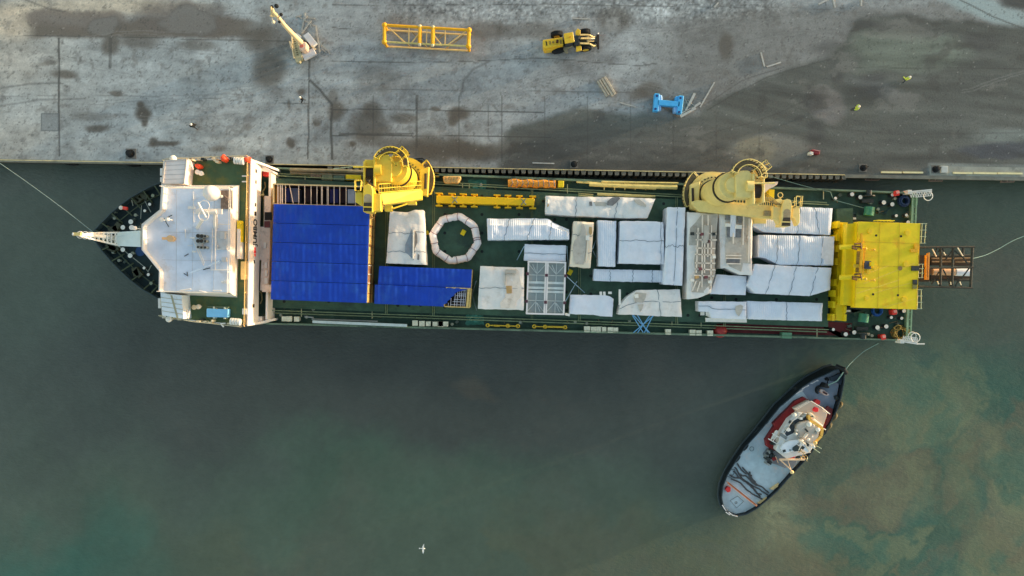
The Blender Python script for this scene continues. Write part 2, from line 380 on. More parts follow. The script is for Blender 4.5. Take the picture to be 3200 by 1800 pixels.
def wcol(X, Y):
    wx = (fbm(X, Y, 260, 6, 41, .6)-.5)*420; wy = (fbm(X, Y, 260, 6, 42, .6)-.5)*420
    x, y = X+wx, Y+wy
    def mix(c, col, m):
        m = np.clip(m, 0, 1)[..., None]; return c*(1-m)+np.array(col, float)*m
    c = np.array([72, 83, 76.])[None, None]*np.ones(X.shape+(1,))
    c = mix(c, (76, 88, 78), (1-sstep(100, 400, x))*.6)
    c = mix(c, (68, 75, 70), ell(x, y, 1250, 1180, 1150, 240, .7)*.9)  # this and the next: ship's shadow put into the water colour
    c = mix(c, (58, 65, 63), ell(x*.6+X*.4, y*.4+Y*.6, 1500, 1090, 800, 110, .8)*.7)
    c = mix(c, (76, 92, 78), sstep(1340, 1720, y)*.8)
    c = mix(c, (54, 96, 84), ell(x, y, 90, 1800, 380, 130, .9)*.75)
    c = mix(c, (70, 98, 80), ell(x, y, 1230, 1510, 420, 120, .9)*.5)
    c = mix(c, (74, 88, 76), sstep(2500, 2900, X)*(1-sstep(1000, 1200, Y)))
    c = mix(c, (80, 92, 78), sstep(2350, 2900, x)*sstep(1080, 1350, y)*.9)
    c = mix(c, (92, 98, 78), sstep(1500, 1800, y)*sstep(1900, 2500, x)*.7)
    c = mix(c, (96, 104, 84), sstep(2700, 3200, x)*sstep(1100, 1350, y)*.55)
    ux = x+(fbm(x, y, 170, 5, 101, .6)-.5)*260; uy = y+(fbm(x, y, 170, 5, 102, .6)-.5)*260; zr = sstep(2300, 2620, X+(Y-1300)*.2)*sstep(980, 1200, Y)
    s1 = fbm(ux, uy, 330, 5, 105, .5); s2 = fbm(ux, uy, 240, 5, 108, .52)
    c = mix(c, (60, 88, 76), sstep(.5, .6, s1)*zr*.75); c = mix(c, (100, 110, 86), sstep(.53, .62, s2)*zr*.6); c = mix(c, (94, 92, 76), sstep(.55, .64, 1-s2)*zr*.5)
    zb = sstep(1560, 1720, y)*(1-zr); c = mix(c, (84, 92, 74), sstep(.5, .62, s2)*zb*.5*sstep(300, 900, X))
    cl = fbm(x, y, 210, 6, 50, .6); c = mix(c, (98, 110, 86), sstep(.44, .74, cl)*sstep(2250, 2700, X)*sstep(1050, 1300, Y)*.6)
    c = mix(c, (120, 132, 106), ell(x*.3+X*.7, y*.3+Y*.7, 2452, 1560, 60, 140, .9, .3)*.85*sstep(.3, .75, fbm(ux, uy, 60, 4, 90)+.1))
    c = mix(c, (108, 116, 92), ell(x*.5+X*.5, y*.5+Y*.5, 2480, 1660, 150, 60, .9)*.5)
    cl2 = fbm(x, y, 120, 6, 57, .6); c = mix(c, (56, 92, 82), sstep(.44, .74, cl2)*sstep(2300, 2600, X)*sstep(1000, 1300, Y)*.5)
    c = mix(c, (88, 90, 78), ell(x*.4+X*.6, y*.4+Y*.6, 3080, 850, 180, 60, .9)*.5)
    c = mix(c, (86, 82, 70), ell(x*.5+X*.5, y*.5+Y*.5, 1460, 1165, 60, 16, .8, .5)*.4)
    c = mix(c, (84, 84, 76), sstep(.55, .72, fbm(x, y, 300, 5, 61))*.2)
    c = c*(1+(fbm(X, Y, 150, 6, 64, .6)-.5)[..., None]*.16+(fbm(X+wx*.2, Y, 22, 4, 66, .7)-.5)[..., None]*.08)
    return np.clip(lin(np.clip(c*np.array([.99, .965, .975]), 20, 235))/np.array(KL)-.012, .006, .8)

QZ, WZ = 3.0, 0.0
def qedge(px):                      # picture y of the quay's edge at its top
    return np.interp(px, (-3000, 0, 820, 2650, 3200, 6000), (440, 497, 511, 545, 553, 600))
_far = np.array([60, 110, 200, 400, 900.])
_mid = np.arange(1.2, 90, 1.4)
_xs = np.concatenate([-165-_far[::-1], -75-_mid[::-1], np.arange(-75, 75.01, .15), 75+_mid, 165+_far])
kq = (CAM_Z-QZ)/FPX
_t = np.concatenate([np.arange(0, 24.01, .15), 24+_mid, 114+_far])
def quay_sheet():
    X = _xs; E = (900-qedge(X/kq+1600))*kq-.02
    XX, TT = np.meshgrid(X, _t); YY = TT+E[None]
    nx, ny = len(X), len(_t)
    co = np.stack([XX, YY, np.full(XX.shape, QZ)], -1).reshape(-1, 3)
    idx = np.arange(nx*ny).reshape(ny, nx); f = np.stack([idx[:-1, :-1], idx[:-1, 1:], idx[1:, 1:], idx[1:, :-1]], -1).reshape(-1, 4)
    me = bpy.data.meshes.new('quay_ground')
    me.vertices.add(len(co)); me.vertices.foreach_set('co', co.ravel().astype(np.float32))
    me.loops.add(f.size); me.loops.foreach_set('vertex_index', f.ravel().astype(np.int32))
    me.polygons.add(len(f)); me.polygons.foreach_set('loop_start', np.arange(0, f.size, 4, dtype=np.int32)); me.update(calc_edges=True)
    PX, PY = XX/kq+1600, 900-YY/kq; c = qcol(PX, PY)
    fa = np.maximum(sstep(20, 60, TT-24), sstep(20, 60, np.abs(XX)-75))[..., None]*.8; c = c*(1-fa)+np.array([.2, .21, .205])*(.75+.5*fbm(PX, PY, 400, 6, 95))[..., None]*fa
    ca = me.color_attributes.new('tone', 'FLOAT_COLOR', 'POINT')
    ca.data.foreach_set('color', np.concatenate([c.reshape(-1, 3), np.ones((nx*ny, 1))], 1).astype(np.float32).ravel())
    me.materials.append(tone_mat('concrete_paving', .85, 4., .13, .6)); ob = bpy.data.objects.new('quay_ground', me); COL.objects.link(ob); ob['kind'] = 'structure'
quay_sheet()
_wy = np.concatenate([-140-_far[::-1], -50-_mid[::-1], np.arange(-50, 30.01, .3), [60, 120, 300]])
_wx = np.concatenate([-170-_far[::-1], -80-_mid[::-1], np.arange(-80, 80.01, .3), 80+_mid, 170+_far])
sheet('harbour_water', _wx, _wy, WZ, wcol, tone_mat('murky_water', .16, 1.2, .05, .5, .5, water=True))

# quay wall under the paving: cap beam, steel sheet piles, worn coping strip
conc = M('old_concrete', (112, 116, 110), .9, var=.25, vs=1.2, dirt=(64, 64, 60), dl=.5)
concdark = M('wet_concrete', (44, 48, 48), .8, var=.3)
def edge_pts(a, b, off=0., step=60):
    xs = list(np.arange(a, b, step))+[b]
    return [Vector(((x-1600)*kq, (900-float(qedge(x)))*kq+off, QZ)) for x in xs]
def strip(mb, a, b, o0, o1, z0, z1, step=60):
    A = edge_pts(a, b, o0, step); B = edge_pts(a, b, o1, step); vs = []; fs = []
    for p, q in zip(A, B): vs += [(p.x, p.y, z0), (q.x, q.y, z0), (q.x, q.y, z1), (p.x, p.y, z1)]
    for k in range(len(A)-1):
        for i in range(4):
            j = (i+1) % 4; fs.append([4*k+i, 4*k+j, 4*k+4+j, 4*k+4+i])
    fs += [[0, 1, 2, 3], [4*(len(A)-1)+i for i in (3, 2, 1, 0)]]
    mb.add(vs, fs)
m_ = MB(); strip(m_, -3000, 6000, -.1, .9, -4, QZ-.45, 120); m_.build('quay_wall', concdark, kind='structure')
m_ = MB(); strip(m_, -3000, 815, -.35, .0, QZ-.44, QZ+.004); strip(m_, 815, 2640, -.15, .0, QZ-.44, QZ+.004); strip(m_, 2640, 6000, -.45, .0, QZ-.44, QZ+.004)
m_.build('quay_cap', M('cap_concrete', (110, 112, 102), .9, var=.2, vs=.8, dirt=(84, 86, 80), dl=.5), kind='structure')
m_ = MB()
for x in np.arange(1030, 2652, 20.9):
    p = edge_pts(x, x+1)[0]
    m_.prism([(p.x-.24, p.y-.66), (p.x+.24, p.y-.66), (p.x+.33, p.y-.16), (p.x-.33, p.y-.16)], -2, QZ-.1)
m_.build('sheet_piling', M('pile_concrete', (110, 108, 96), .9, var=.35, vs=2), kind='structure')
yl = M('kerb_yellow', (200, 190, 140), .7, var=.25, vs=.7, dirt=(110, 108, 96), dl=.55)
m_ = MB(); strip(m_, -400, 810, -.16, -.06, QZ+.006, QZ+.05, 30); strip(m_, 815, 2640, -.13, -.03, QZ+.006, QZ+.06, 30)
m_.build('coping_strip', yl, kind='structure')
m_ = MB(); strip(m_, 2904, 6000, .0, 1.25, QZ+.0, QZ+.06); m_.build('apron_slab', M('pale_slab', (120, 128, 122), .9, var=.2, vs=.6, dirt=(90, 98, 94), dl=.52), kind='structure')
for i, (a, b) in enumerate(((2752, 2815), (2820, 2882), (2976, 3036), (3041, 3112), (3116, 3192))):
    m_ = MB(); strip(m_, a, b, .22+.02*i, .44+.02*i, QZ+.03, QZ+.24, 100)
    m_.build('kerb_beam', M('beam_yellow', (206, 204, 160), .7, var=.12), label=('pale yellow kerb beam on the dark quay, westernmost of five', 'second pale yellow kerb beam from the west, just left of the dark quay bollard', 'pale yellow kerb beam starting just right of the pale concrete block', 'pale yellow kerb beam fourth from the west, on the pale apron slab', 'easternmost pale yellow kerb beam by the right edge of the view')[i], cat='kerb beam', group='yellow kerb beams on the quay edge')

# ================================================================ the cargo ship
DZ = 5.0                                   # main deck
ship = empty('cargo_ship', P(1600, 795, 0), 'long green decked heavy-lift cargo ship with white deckhouse at its bow, moored along the quay', 'cargo ship')
green = M('deck_green', (42, 66, 56), .75, var=.35, vs=.8, dirt=(58, 84, 70), dl=.52, bump=.3)
green2 = M('hatch_green', (46, 72, 58), .7, var=.3, vs=.6, dirt=(36, 54, 48), dl=.5, bump=.3)
railgreen = M('rail_green', (104, 136, 112), .6, var=.2)
hullm = M('hull_dark', (34, 46, 52), .5, var=.2, vs=.6)
white = M('ship_white', (222, 222, 216), .5, var=.06, vs=.8, dirt=(178, 172, 160), dl=.6)
roofw = M('roof_white', (172, 185, 198), .6, var=.1, vs=.7, dirt=(158, 163, 166), dl=.54)
cream = M('crane_cream', (188, 176, 112), .5, var=.1, vs=1.2, dirt=(150, 132, 74), dl=.6)
cream_sunlit = M('crane_cream_sunlit', (206, 184, 62), .5, var=.1, vs=1.2, dirt=(176, 140, 60), dl=.6)  # same paint as the cream crane, with sunlight put into the colour
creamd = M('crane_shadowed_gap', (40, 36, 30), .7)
yellow = M('yellow_paint', (214, 196, 20), .5, var=.08, vs=1.5, dirt=(176, 150, 26), dl=.6)
black = M('black_rubber', (16, 20, 22), .8, var=.3)
steel = M('grey_steel', (120, 128, 126), .5, metal=.2, var=.2)
dgrey = M('dark_machinery', (34, 42, 42), .6, var=.4, vs=3)
rust = M('rusty_steel', (96, 62, 40), .9, var=.4, vs=3, dirt=(50, 36, 30), dl=.5)
teal = M('winch_green', (48, 108, 88), .5, var=.25, vs=2)
wht = M('cap_white', (200, 204, 198), .6, var=.1)
red = M('signal_red', (190, 50, 40), .5, var=.1)
orange = M('rescue_orange', (236, 92, 48), .5, var=.1)
# hull
yN = lambda x: np.interp(x, (830, 2867), (521, 601)); yS = lambda x: np.interp(x, (830, 2846), (1014, 1066))
def outl(z, nose, pinch=0.):
    """hull outline as world points at height z; nose = picture x of the stem at deck height"""
    pts = [(2867, 600), (2846, 1067), (1600, 1034), (830, 1014), (700, 1006), (560, 968), (481, 920), (458, 907), (421, 879), (389, 850), (359, 819), (329, 784), (310, 757), (nose, 737), (309, 719), (329, 697), (359, 667), (389, 642), (421, 618), (458, 597), (493, 580), (580, 548), (700, 520), (830, 520), (1600, 550)]
    return pts
ol = outl(0, 300)
def at(pts, z, zref): return [Vector((P(x, y, zref).x, P(x, y, zref).y, z)) for x, y in pts]
cy = P(1600, 795, 6).y
def pinch(ring, f, nose):
    r = []
    for p in ring:
        t = max(0., min(1., (-30-p.x)/26)); yy = cy-(-p.x*.033)*-1
        c0 = P(1600, 795, 6).y+(-p.x)*.033*-1*-1
        c0 = P(1600, 795, 6).y+(-p.x)*.033
        r.append(Vector((p.x+t*t*nose, c0+(p.y-c0)*(1-f*t), p.z)))
    return r
b = MB()
R6 = at(ol, 4.98, 5.2)
b.loft([pinch(at(ol, -2, 5.2), .55, 6.), pinch(at(ol, 1.5, 5.2), .3, 3.5), R6]); b.build('hull', hullm, ship, smooth=False)
b = MB(); fo = [p for p in ol if p[0] <= 840]
fo2 = [(x, y) for x, y in fo if x <= 700]
R9 = at(fo2, 8.5, 8.6)
b.loft([pinch(at(fo2, 4.99, 8.6), .12, 1.), R9]); b.build('forecastle', hullm, ship)
b = MB(); b.prism([(p.x, p.y) for p in at(fo2, 0, 8.6)], 8.5, 8.52); b.build('forecastle_deck', M('foredeck_green', (22, 38, 40), .7, var=.3, vs=1), ship)
b = MB(); ins = [(x, y) for x, y in ol]
b.prism([(p.x, p.y) for p in at(ins, 0, 5.2)], 4.985, DZ); b.build('main_deck', green, ship)
# bulwark of the forecastle with its ribs
b = MB(); loop = [p for p in at(fo2[:], 8.5, 8.6)]
rng = loop[fo2.index((560, 968)):fo2.index((580, 548))+1]
for a, c in zip(rng, rng[1:]):
    L = (c-a).length; d = (c-a).normalized(); n = Vector((-d.y, d.x, 0)); mid = Vector((P(480, 745, 8.5).x, P(480, 745, 8.5).y, 8.5))
    if n.dot(mid-a) < 0: n = -n
    b.prism([(a.x, a.y), (c.x, c.y), (c.x+n.x*.1, c.y+n.y*.1), (a.x+n.x*.1, a.y+n.y*.1)], 8.4, 9.6)
b.build('bow_bulwark', M('bulwark_dark', (44, 58, 62), .5, var=.2), ship)
b = MB()
for a, c in zip(rng, rng[1:]):
    d = (c-a).normalized(); n = Vector((-d.y, d.x, 0))
    if n.dot(mid-a) < 0: n = -n
    k = max(1, int((c-a).length/1.1))
    for i in range(k):
        p = a.lerp(c, i/k)+n*.1; b.beam(p+Vector((0, 0, 1.0)), p+n*1.5+Vector((0, 0, .1)), .14, .14)
    b.beam(a+n*1.2+Vector((0, 0, .35)), c+n*1.2+Vector((0, 0, .35)), .1)
b.build('bulwark_rib_row', M('rib_green', (58, 70, 52), .6), ship)
# stern and side bulwarks
def bw(name, x0, x1, yf, wd, h=1.1, mat=railgreen, z=DZ):
    b = MB(); xs = np.linspace(x0, x1, 12)
    for u, v in zip(xs, xs[1:]):
        p, q = P(u, float(yf(u)), z+h), P(v, float(yf(v)), z+h)
        s = 1 if yf is yN else -1
        b.prism([(p.x, p.y), (q.x, q.y), (q.x, q.y-s*wd), (p.x, p.y-s*wd)], z-.3, z+h)
    return b.build(name, mat, ship)
bw('side_bulwark', 832, 2866, yN, .22, .9, M('side_green', (84, 106, 88), .6, var=.35, vs=.5, dirt=(40, 56, 50), dl=.5))
bw('side_bulwark', 832, 2846, yS, .2, .9, M('side_green2', (88, 108, 90), .6, var=.35, vs=.5, dirt=(44, 58, 52), dl=.5))
b = MB(); p, q = P(2866, 602, 6.2), P(2846, 1064, 6.2)
for o in (0, -.5): b.beam((p.x+o, p.y, 6.1), (q.x+o, q.y, 6.1), .16)
b.beam((p.x-.15, p.y, 5.3), (q.x-.15, q.y, 5.3), .3, .6)
for i in range(22): r = p.lerp(q, i/21); b.beam((r.x, r.y, 5), (r.x, r.y, 6.1), .08); b.beam((r.x, r.y, 6.1), (r.x-.5, r.y, 6.1), .08)
b.build('stern_rail', railgreen, ship)
b = MB(); b.prism([(v.x, v.y) for v in TN.poly([(2080, 400), (2210, 400), (2200, 580), (2080, 570)], 5.8)], 5, 5.8); b.build('stern_locker', M('locker_green', (72, 112, 88), .6), ship)
# hatch covers
HZ = 6.0
hx = [850, 1205, 1352, 1660, 1808, 2112, 2262, 2590]
yt = lambda x: np.interp(x, (850, 2590), (556, 648)); yb = lambda x: np.interp(x, (850, 2590), (962, 1022))
sock = M('socket_dark', (18, 26, 26), .8)
for i, (u, v) in enumerate(zip(hx, hx[1:])):
    b = MB(); zz = HZ-.02*(i % 2); b.prism([(q.x, q.y) for q in (P(u+2, yt(u), HZ), P(v-2, yt(v), HZ), P(v-2, yb(v), HZ), P(u+2, yb(u), HZ))], DZ, zz); b.mark(sock)
    for yy in np.linspace(yt(u)+30, yb(u)-20, 7):
        for xx in (u+38, (u+v)/2, v-38): q = P(xx, yy, HZ); b.cyl((q.x, q.y, zz-.01), .2, .03, 10)
    b.build('hatch_cover', green2, ship)
b = MB()
for f_, s in ((yt, -1), (yb, 1)):
    p, q = P(850, f_(850)+s*8, 6.1), P(2590, f_(2590)+s*8, 6.1); b.beam(p, q, .1); b.beam(p-Vector((0, s*.35, .6)), q-Vector((0, s*.35, .6)), .14)
for u in hx[1:-1]:
    for o in (0, 5):
        p, q = P(u+o, yt(u)-6, 6.05), P(u+o, yb(u)+8, 6.05); b.beam(p, q, .07)
b.build('coaming_rail', M('coaming_edge', (96, 112, 84), .6, var=.3), ship)
# red walkway
b = MB(); b.prism([(v.x, v.y) for v in [F4(700, 1283, 5), F4(1520, 1300, 5), F5(60, 1260, 5), F5(80, 1200, 5), F5(290, 1215, 5), F5(290, 1300, 5), F5(200, 1335, 5), F4(1690, 1375, 5), F4(700, 1350, 5)]], 5, 5.008)
b.build('red_walkway', M('walkway_red', (84, 34, 36), .8, var=.3, vs=1.2), ship)

# ---------------- deckhouse
dh_z0, dh_z1, dh_z2 = 7.9, 11.0, 14.0
def pr(fr, pts, zt, zb, eps=0): return MB().prism([(v.x, v.y) for v in fr.poly(pts, zt)], zb, zt-eps)
house = pr(F1, [(735, 272), (750, 105), (1395, 82), (1370, 1348), (740, 1290), (728, 1100), (718, 930), (585, 775), (585, 580), (722, 470)], 11.0, 8.4, .01).build('deckhouse', white, ship)
pr(F1, [(1000, 215), (1150, 130), (1400, 100), (1376, 1335), (1150, 1300), (1000, 1255)], 8.4, 4.9).build('house_base', white, ship)
gd = M('bridge_deck_green', (52, 76, 52), .7, var=.25, vs=.7, dirt=(84, 88, 44), dl=.5)
pr(F1, [(770, 108), (1392, 88), (1367, 1343), (770, 1283)], 11.0, 10.9).build('bridge_deck', gd, ship)
# wing shelters
b = MB(); pts = F1.poly([(765, 105), (925, 95), (905, 275), (745, 277)], 13.2); b.prism(pts, 11.01, 13.2); wr = b.build('wing_shelter', M('wing_white', (204, 202, 198), .6, var=.05), ship)
b = MB()
for k in range(1, 5):
    p = pts[0].lerp(pts[3], k/5); q = pts[1].lerp(pts[2], k/5); b.beam(p+Vector((0, 0, .01)), q+Vector((0, 0, .01)), .05)
for p, q in zip(pts, pts[1:]+pts[:1]): b.beam(p+Vector((0, 0, .06)), q+Vector((0, 0, .06)), .14)
b.build('seam', M('seam_grey', (150, 152, 150), .6), wr)
b = MB(); pts = F1.poly([(728, 1100), (888, 1118), (902, 1296), (742, 1268)], 13.2); b.prism(pts, 11.01, 13.2); wr = b.build('wing_shelter', M('wing_grey', (176, 190, 196), .6, var=.08, dirt=(140, 144, 120), dl=.6), ship)
b = MB()
for k in range(1, 5):
    p = pts[0].lerp(pts[3], k/5); q = pts[1].lerp(pts[2], k/5); b.beam(p+Vector((0, 0, .01)), q+Vector((0, 0, .01)), .05)
p = pts[0].lerp(pts[1], .5); q = pts[3].lerp(pts[2], .72); b.beam(p.lerp(q, .05)+Vector((0, 0, .012)), q+Vector((0, 0, .012)), .22, .02)
b.build('seam', M('seam_stained', (132, 134, 112), .6), wr)
# slim slats at the wing fronts, ladders at the backs
b = MB()
for (a, c) in (((738, 160), (738, 215)), ((738, 228), (738, 262)), ((722, 1140), (724, 1215))): b.beam(F1(*a, 11.8), F1(*c, 11.8), .28, .3)
b.build('wing_screen', white, ship)
def ladder(fr, a0, a1, c0, c1, z0, z1, n, mat, name='ladder', parent=ship, r=.1):
    b = MB(); A0, A1 = fr(*a0, z0), fr(*a1, z1); B0, B1 = fr(*c0, z0), fr(*c1, z1)
    b.beam(A0, A1, r); b.beam(B0, B1, r)
    for k in range(n+1): b.beam(A0.lerp(A1, k/n), B0.lerp(B1, k/n), r*.8)
    return b.build(name, mat, parent)
ladder(F1, (930, 95), (975, 165), (940, 160), (930, 100), 12.4, 12.4, 2, white)
b = MB()
for fr, loops in ((SN, [(740, 160), (720, 340), (835, 345), (790, 200)]), (SS, [(640, 500), (625, 330), (770, 335), (740, 510)])):
    L = fr.poly(loops, 12.3); b.tube(L+[L[0]], .07, 5)
    for t in (.35, .68): b.tube([L[0].lerp(L[1], t), L[3].lerp(L[2], t)], .06, 4); b.tube([L[0].lerp(L[3], t), L[1].lerp(L[2], t)], .06, 4)
b.build('wing_ladder', white, ship)
# wheelhouse: outer walls battered outwards to the deck
top = F1.poly([(745, 308), (1262, 312), (1250, 1098), (722, 1085), (716, 930), (592, 770), (592, 600), (728, 480)], dh_z2)
bot = F1.poly([(742, 286), (1327, 286), (1308, 1134), (720, 1112), (712, 932), (583, 778), (583, 582), (724, 466)], 11.0)
# west side stands straight down under its top edge
bt = [bot[0], bot[1], bot[2], bot[3]]+[Vector((top[i].x, top[i].y, 11)) for i in (4, 5, 6, 7)]
bt[0].x = top[0].x+.02; bt[3].x = top[3].x-.02
wh = MB().loft([bt[::-1], top[::-1]]).build('wheelhouse', white, ship)
b = MB()
edge_w = [(745, 300), (735, 470), (590, 590), (590, 775), (718, 935), (715, 1090)]
E_ = F1.poly(edge_w, 14.9); cen = F1(1000, 700, 14)
for a, c in zip(E_, E_[1:]):
    d = (c-a).normalized(); n = Vector((-d.y, d.x, 0)); n = n if n.dot(cen-a) > 0 else -n
    b.prism([(a.x, a.y), (c.x, c.y), (c.x+n.x*.14, c.y+n.y*.14), (a.x+n.x*.14, a.y+n.y*.14)], 13.2, 14.95)
b.build('wheelhouse_parapet', white, ship)
b = MB(); b.prism([(v.x, v.y) for v in F1.poly([(750, 312), (1258, 316), (1246, 1094), (726, 1080), (722, 928), (598, 766), (598, 604), (734, 482)], 14)], 13.9, 14.012); b.build('monkey_deck', roofw, ship)
for l in ((750, 640, 1250, 650), (740, 850, 1250, 858), (975, 318, 968, 1088), (1135, 318, 1128, 1092), (850, 320, 846, 1084)): b = MB(); b.beam(F1(l[0], l[1], 14.015), F1(l[2], l[3], 14.015), .04, .02); b.build('deck_seam', M('seam_pale', (150, 156, 160), .6), ship)
b = MB(); b.rail(F1.poly([(752, 300), (1272, 306), (1256, 1102), (730, 1088)], 14.0), 1.0, .04, 2.2); b.build('roof_rail', white, ship)
b = MB()   # window panes of the aft wheelhouse wall
for k in range(7):
    y0 = 360+k*104; 
    for (xa, za) in ((1262-y0*.012+3, 0),):
        a = top[1].lerp(top[2], (y0-312)/786.); c = bt[1].lerp(bt[2], (y0-312)/786.); a2 = top[1].lerp(top[2], (y0+18-312)/786.); c2 = bt[1].lerp(bt[2], (y0+18-312)/786.)
# platforms low on the aft face
b = MB(); q = F1(1322, 635, 12); b.box((q.x, q.y, 11.0), .45, 2.6, 1.1); b.build('yellow_locker', M('locker_yellow', (190, 174, 40), .5), ship)
b = MB(); q = F1(1322, 730, 12); b.box((q.x, q.y, 11.0), .4, 3.6, 1.2); b.build('white_locker', white, ship)
# radome
b = MB(); q = F1(1112, 350, 15.6); b.cyl((q.x, q.y, 14), .5, 1.0, 14); b.build('dome_pedestal', white, ship)
q = F1(1108, 345, 16); b = MB(); b.lathe((q.x, q.y, 15), [(.55, 0), (.86, .3), (.92, .8), (.88, 1.2), (.68, 1.6), (.36, 1.85), (.02, 1.93)], 24); b.build('satellite_dome', M('dome_white', (236, 236, 232), .35, var=.02), ship, smooth=True)
b = MB(); q = FR(480, 160, 15); b.cyl((q.x, q.y, 14), .18, .8, 10); b.beam(q, q+Vector((-.6, .1, 0)), .12); b.build('dome_bracket', white, ship)
# mast group on the roof
mast = MB()
q = FR(300, 395, 14); mast.tube([FR(425, 540, 14), FR(425, 350, 17.2)], .17, 8); mast.tube([FR(445, 545, 14), FR(440, 350, 17.2)], .14, 8)
mast.tube([FR(205, 545, 14), FR(270, 440, 17)], .12, 8); mast.tube([FR(215, 555, 14), FR(282, 450, 17)], .12, 8)
mast.tube([FR(282, 360, 17.2), FR(445, 350, 17.2)], .22, 8); mast.tube([FR(290, 330, 17.2), FR(430, 330, 17.2)], .1, 6)
mast.box(FR(360, 350, 17), 3., .6, .2)
mast.tube([FR(430, 350, 17), FR(430, 1040, 14.6)], .06, 5); mast.tube([FR(400, 545, 14.2), FR(385, 960, 14.2)], .05, 5); mast.tube([FR(160, 660, 14.3), FR(290, 985, 14.3)], .06, 5); mast.tube([FR(185, 660, 14.3), FR(300, 965, 14.3)], .05, 5)
mo = mast.build('radar_mast', M('mast_white', (236, 234, 226), .4, var=.04), ship)
b = MB(); b.tube([FR(222, 240, 18), FR(318, 418, 18)], .13, 6); b.build('radar_scanner', white, mo)
b = MB(); b.torus(FR(298, 280, 17.6), .6, .035); b.torus(FR(292, 395, 17.4), .58, .045); b.build('mast_ring', white, mo)
b = MB(); b.tube([FR(470, 930, 14.2), FR(480, 965, 14.2)], .14, 6); b.tube([FR(110, 1085, 14.3), FR(470, 940, 14.4)], .1, 6); b.build('roof_boom', M('roof_boom_blue', (170, 186, 200), .5), ship)
for k, (x, y) in enumerate(((215, 636), (260, 640), (300, 640), (215, 697), (258, 697), (300, 700), (215, 770), (255, 775), (300, 775))):
    r = .26 if k < 5 and k != 2 else .16
    q = FR(x, y, 15); b = MB(); b.cyl((q.x, q.y, 14), r*1.05, .8, 12, r); ex = b.build('exhaust_pipe', steel, ship)
    b = MB(); b.cyl((q.x, q.y, 14.801), r*.82, .02, 12); b.build('pipe_mouth', creamd, ex)
b = MB()
for (x0, y0, x1, y1, r, z) in ((165, 110, 175, 480, .035, 14.15), (110, 300, 190, 300, .14, 14.3), (340, 318, 600, 312, .05, 14.2), (440, 500, 600, 500, .05, 14.2), (500, 605, 575, 605, .06, 14.2), (440, 795, 570, 795, .06, 14.2), (380, 1042, 620, 1045, .06, 14.3), (130, 660, 190, 662, .09, 14.4), (505, 1190, 600, 1185, .13, 14.3), (540, 1165, 545, 1205, .05, 14.4), (560, 1160, 565, 1205, .05, 14.4), (580, 1158, 585, 1205, .05, 14.4),
                               (70, 560, 75, 660, .05, 14.1), (155, 825, 200, 825, .1, 14.2), (0, 1290, 140, 1270, .08, 14.6), (240, 1295, 320, 1310, .09, 14.6), (400, 1290, 500, 1290, .08, 14.6), (100, 755, 160, 755, .03, 14.1), (440, 545, 440, 790, .05, 14.15), (390, 650, 430, 655, .08, 14.2)):
    b = MB(); b.tube([FR(x0, y0, z), FR(x1, y1, z)], r, 6); b.build('roof_pipe', white, ship)
for pts in ([(62, 880), (110, 852)], [(285, 1040), (370, 1018)], [(55, 1085), (103, 1115), (92, 1065)]): b = MB(); b.tube(FR.poly(pts, 14.08), .05, 4); b.build('roof_cable', dgrey, ship)
q = F1(795, 688, 15); b = MB(); b.cyl((q.x, q.y, 14), .34, .9, 12, .4); b.beam((q.x-.2, q.y, 14.7), (q.x-.9, q.y, 14.9), .3); b.build('vent_cowl', M('vent_tan', (180, 150, 110), .5), ship)
b = MB()
for (x, y, w_, h_, zz) in ((514, 632, .5, .8, .5), (520, 690, 1.6, 2.2, .12), (530, 775, .7, .5, .4), (530, 918, .5, .5, .45), (240, 755, .6, .6, .4), (440, 770, .3, .5, .3)):
    q = FR(x, y, 14+zz); b = MB(); b.box((q.x, q.y, 14.01), w_, h_, zz); b.build('roof_box', M('roof_box_grey', (158, 162, 162), .6, dirt=(110, 100, 84), dl=.6), ship)
b = MB(); q = FR(560, 205, 14.3); b.box((q.x, q.y, 14.01), 1.3, 2.2, .25)
for i in range(9): b.tube([FR(535+i*7, 150+i*5, 14.35), FR(600-i*6, 260-i*8, 14.45)], .06, 4)
b.build('rope_grating', M('grating_brown', (98, 88, 80), .8, var=.4, vs=4), ship)
# standing lamps on the front parapet
for fr, x, y in ((F1, 545, 612), (F1, 745, 548), (F1, 790, 545)):
    b = MB(); q = fr(x, y, 15); b.cyl((q.x, q.y, 14), .07, 1.2, 8); b.lathe((q.x, q.y, 15.1), [(.1, 0), (.26, .15), (.24, .35), (.05, .45)], 10); b.build('searchlight', white, ship)
b = MB(); b.tube([F1(755, 540, 14.6), F1(790, 600, 14.1)], .05, 5); b.tube([F1(760, 540, 14.6), F1(815, 512, 14.1)], .05, 5); b.build('whip_aerial', dgrey, ship)
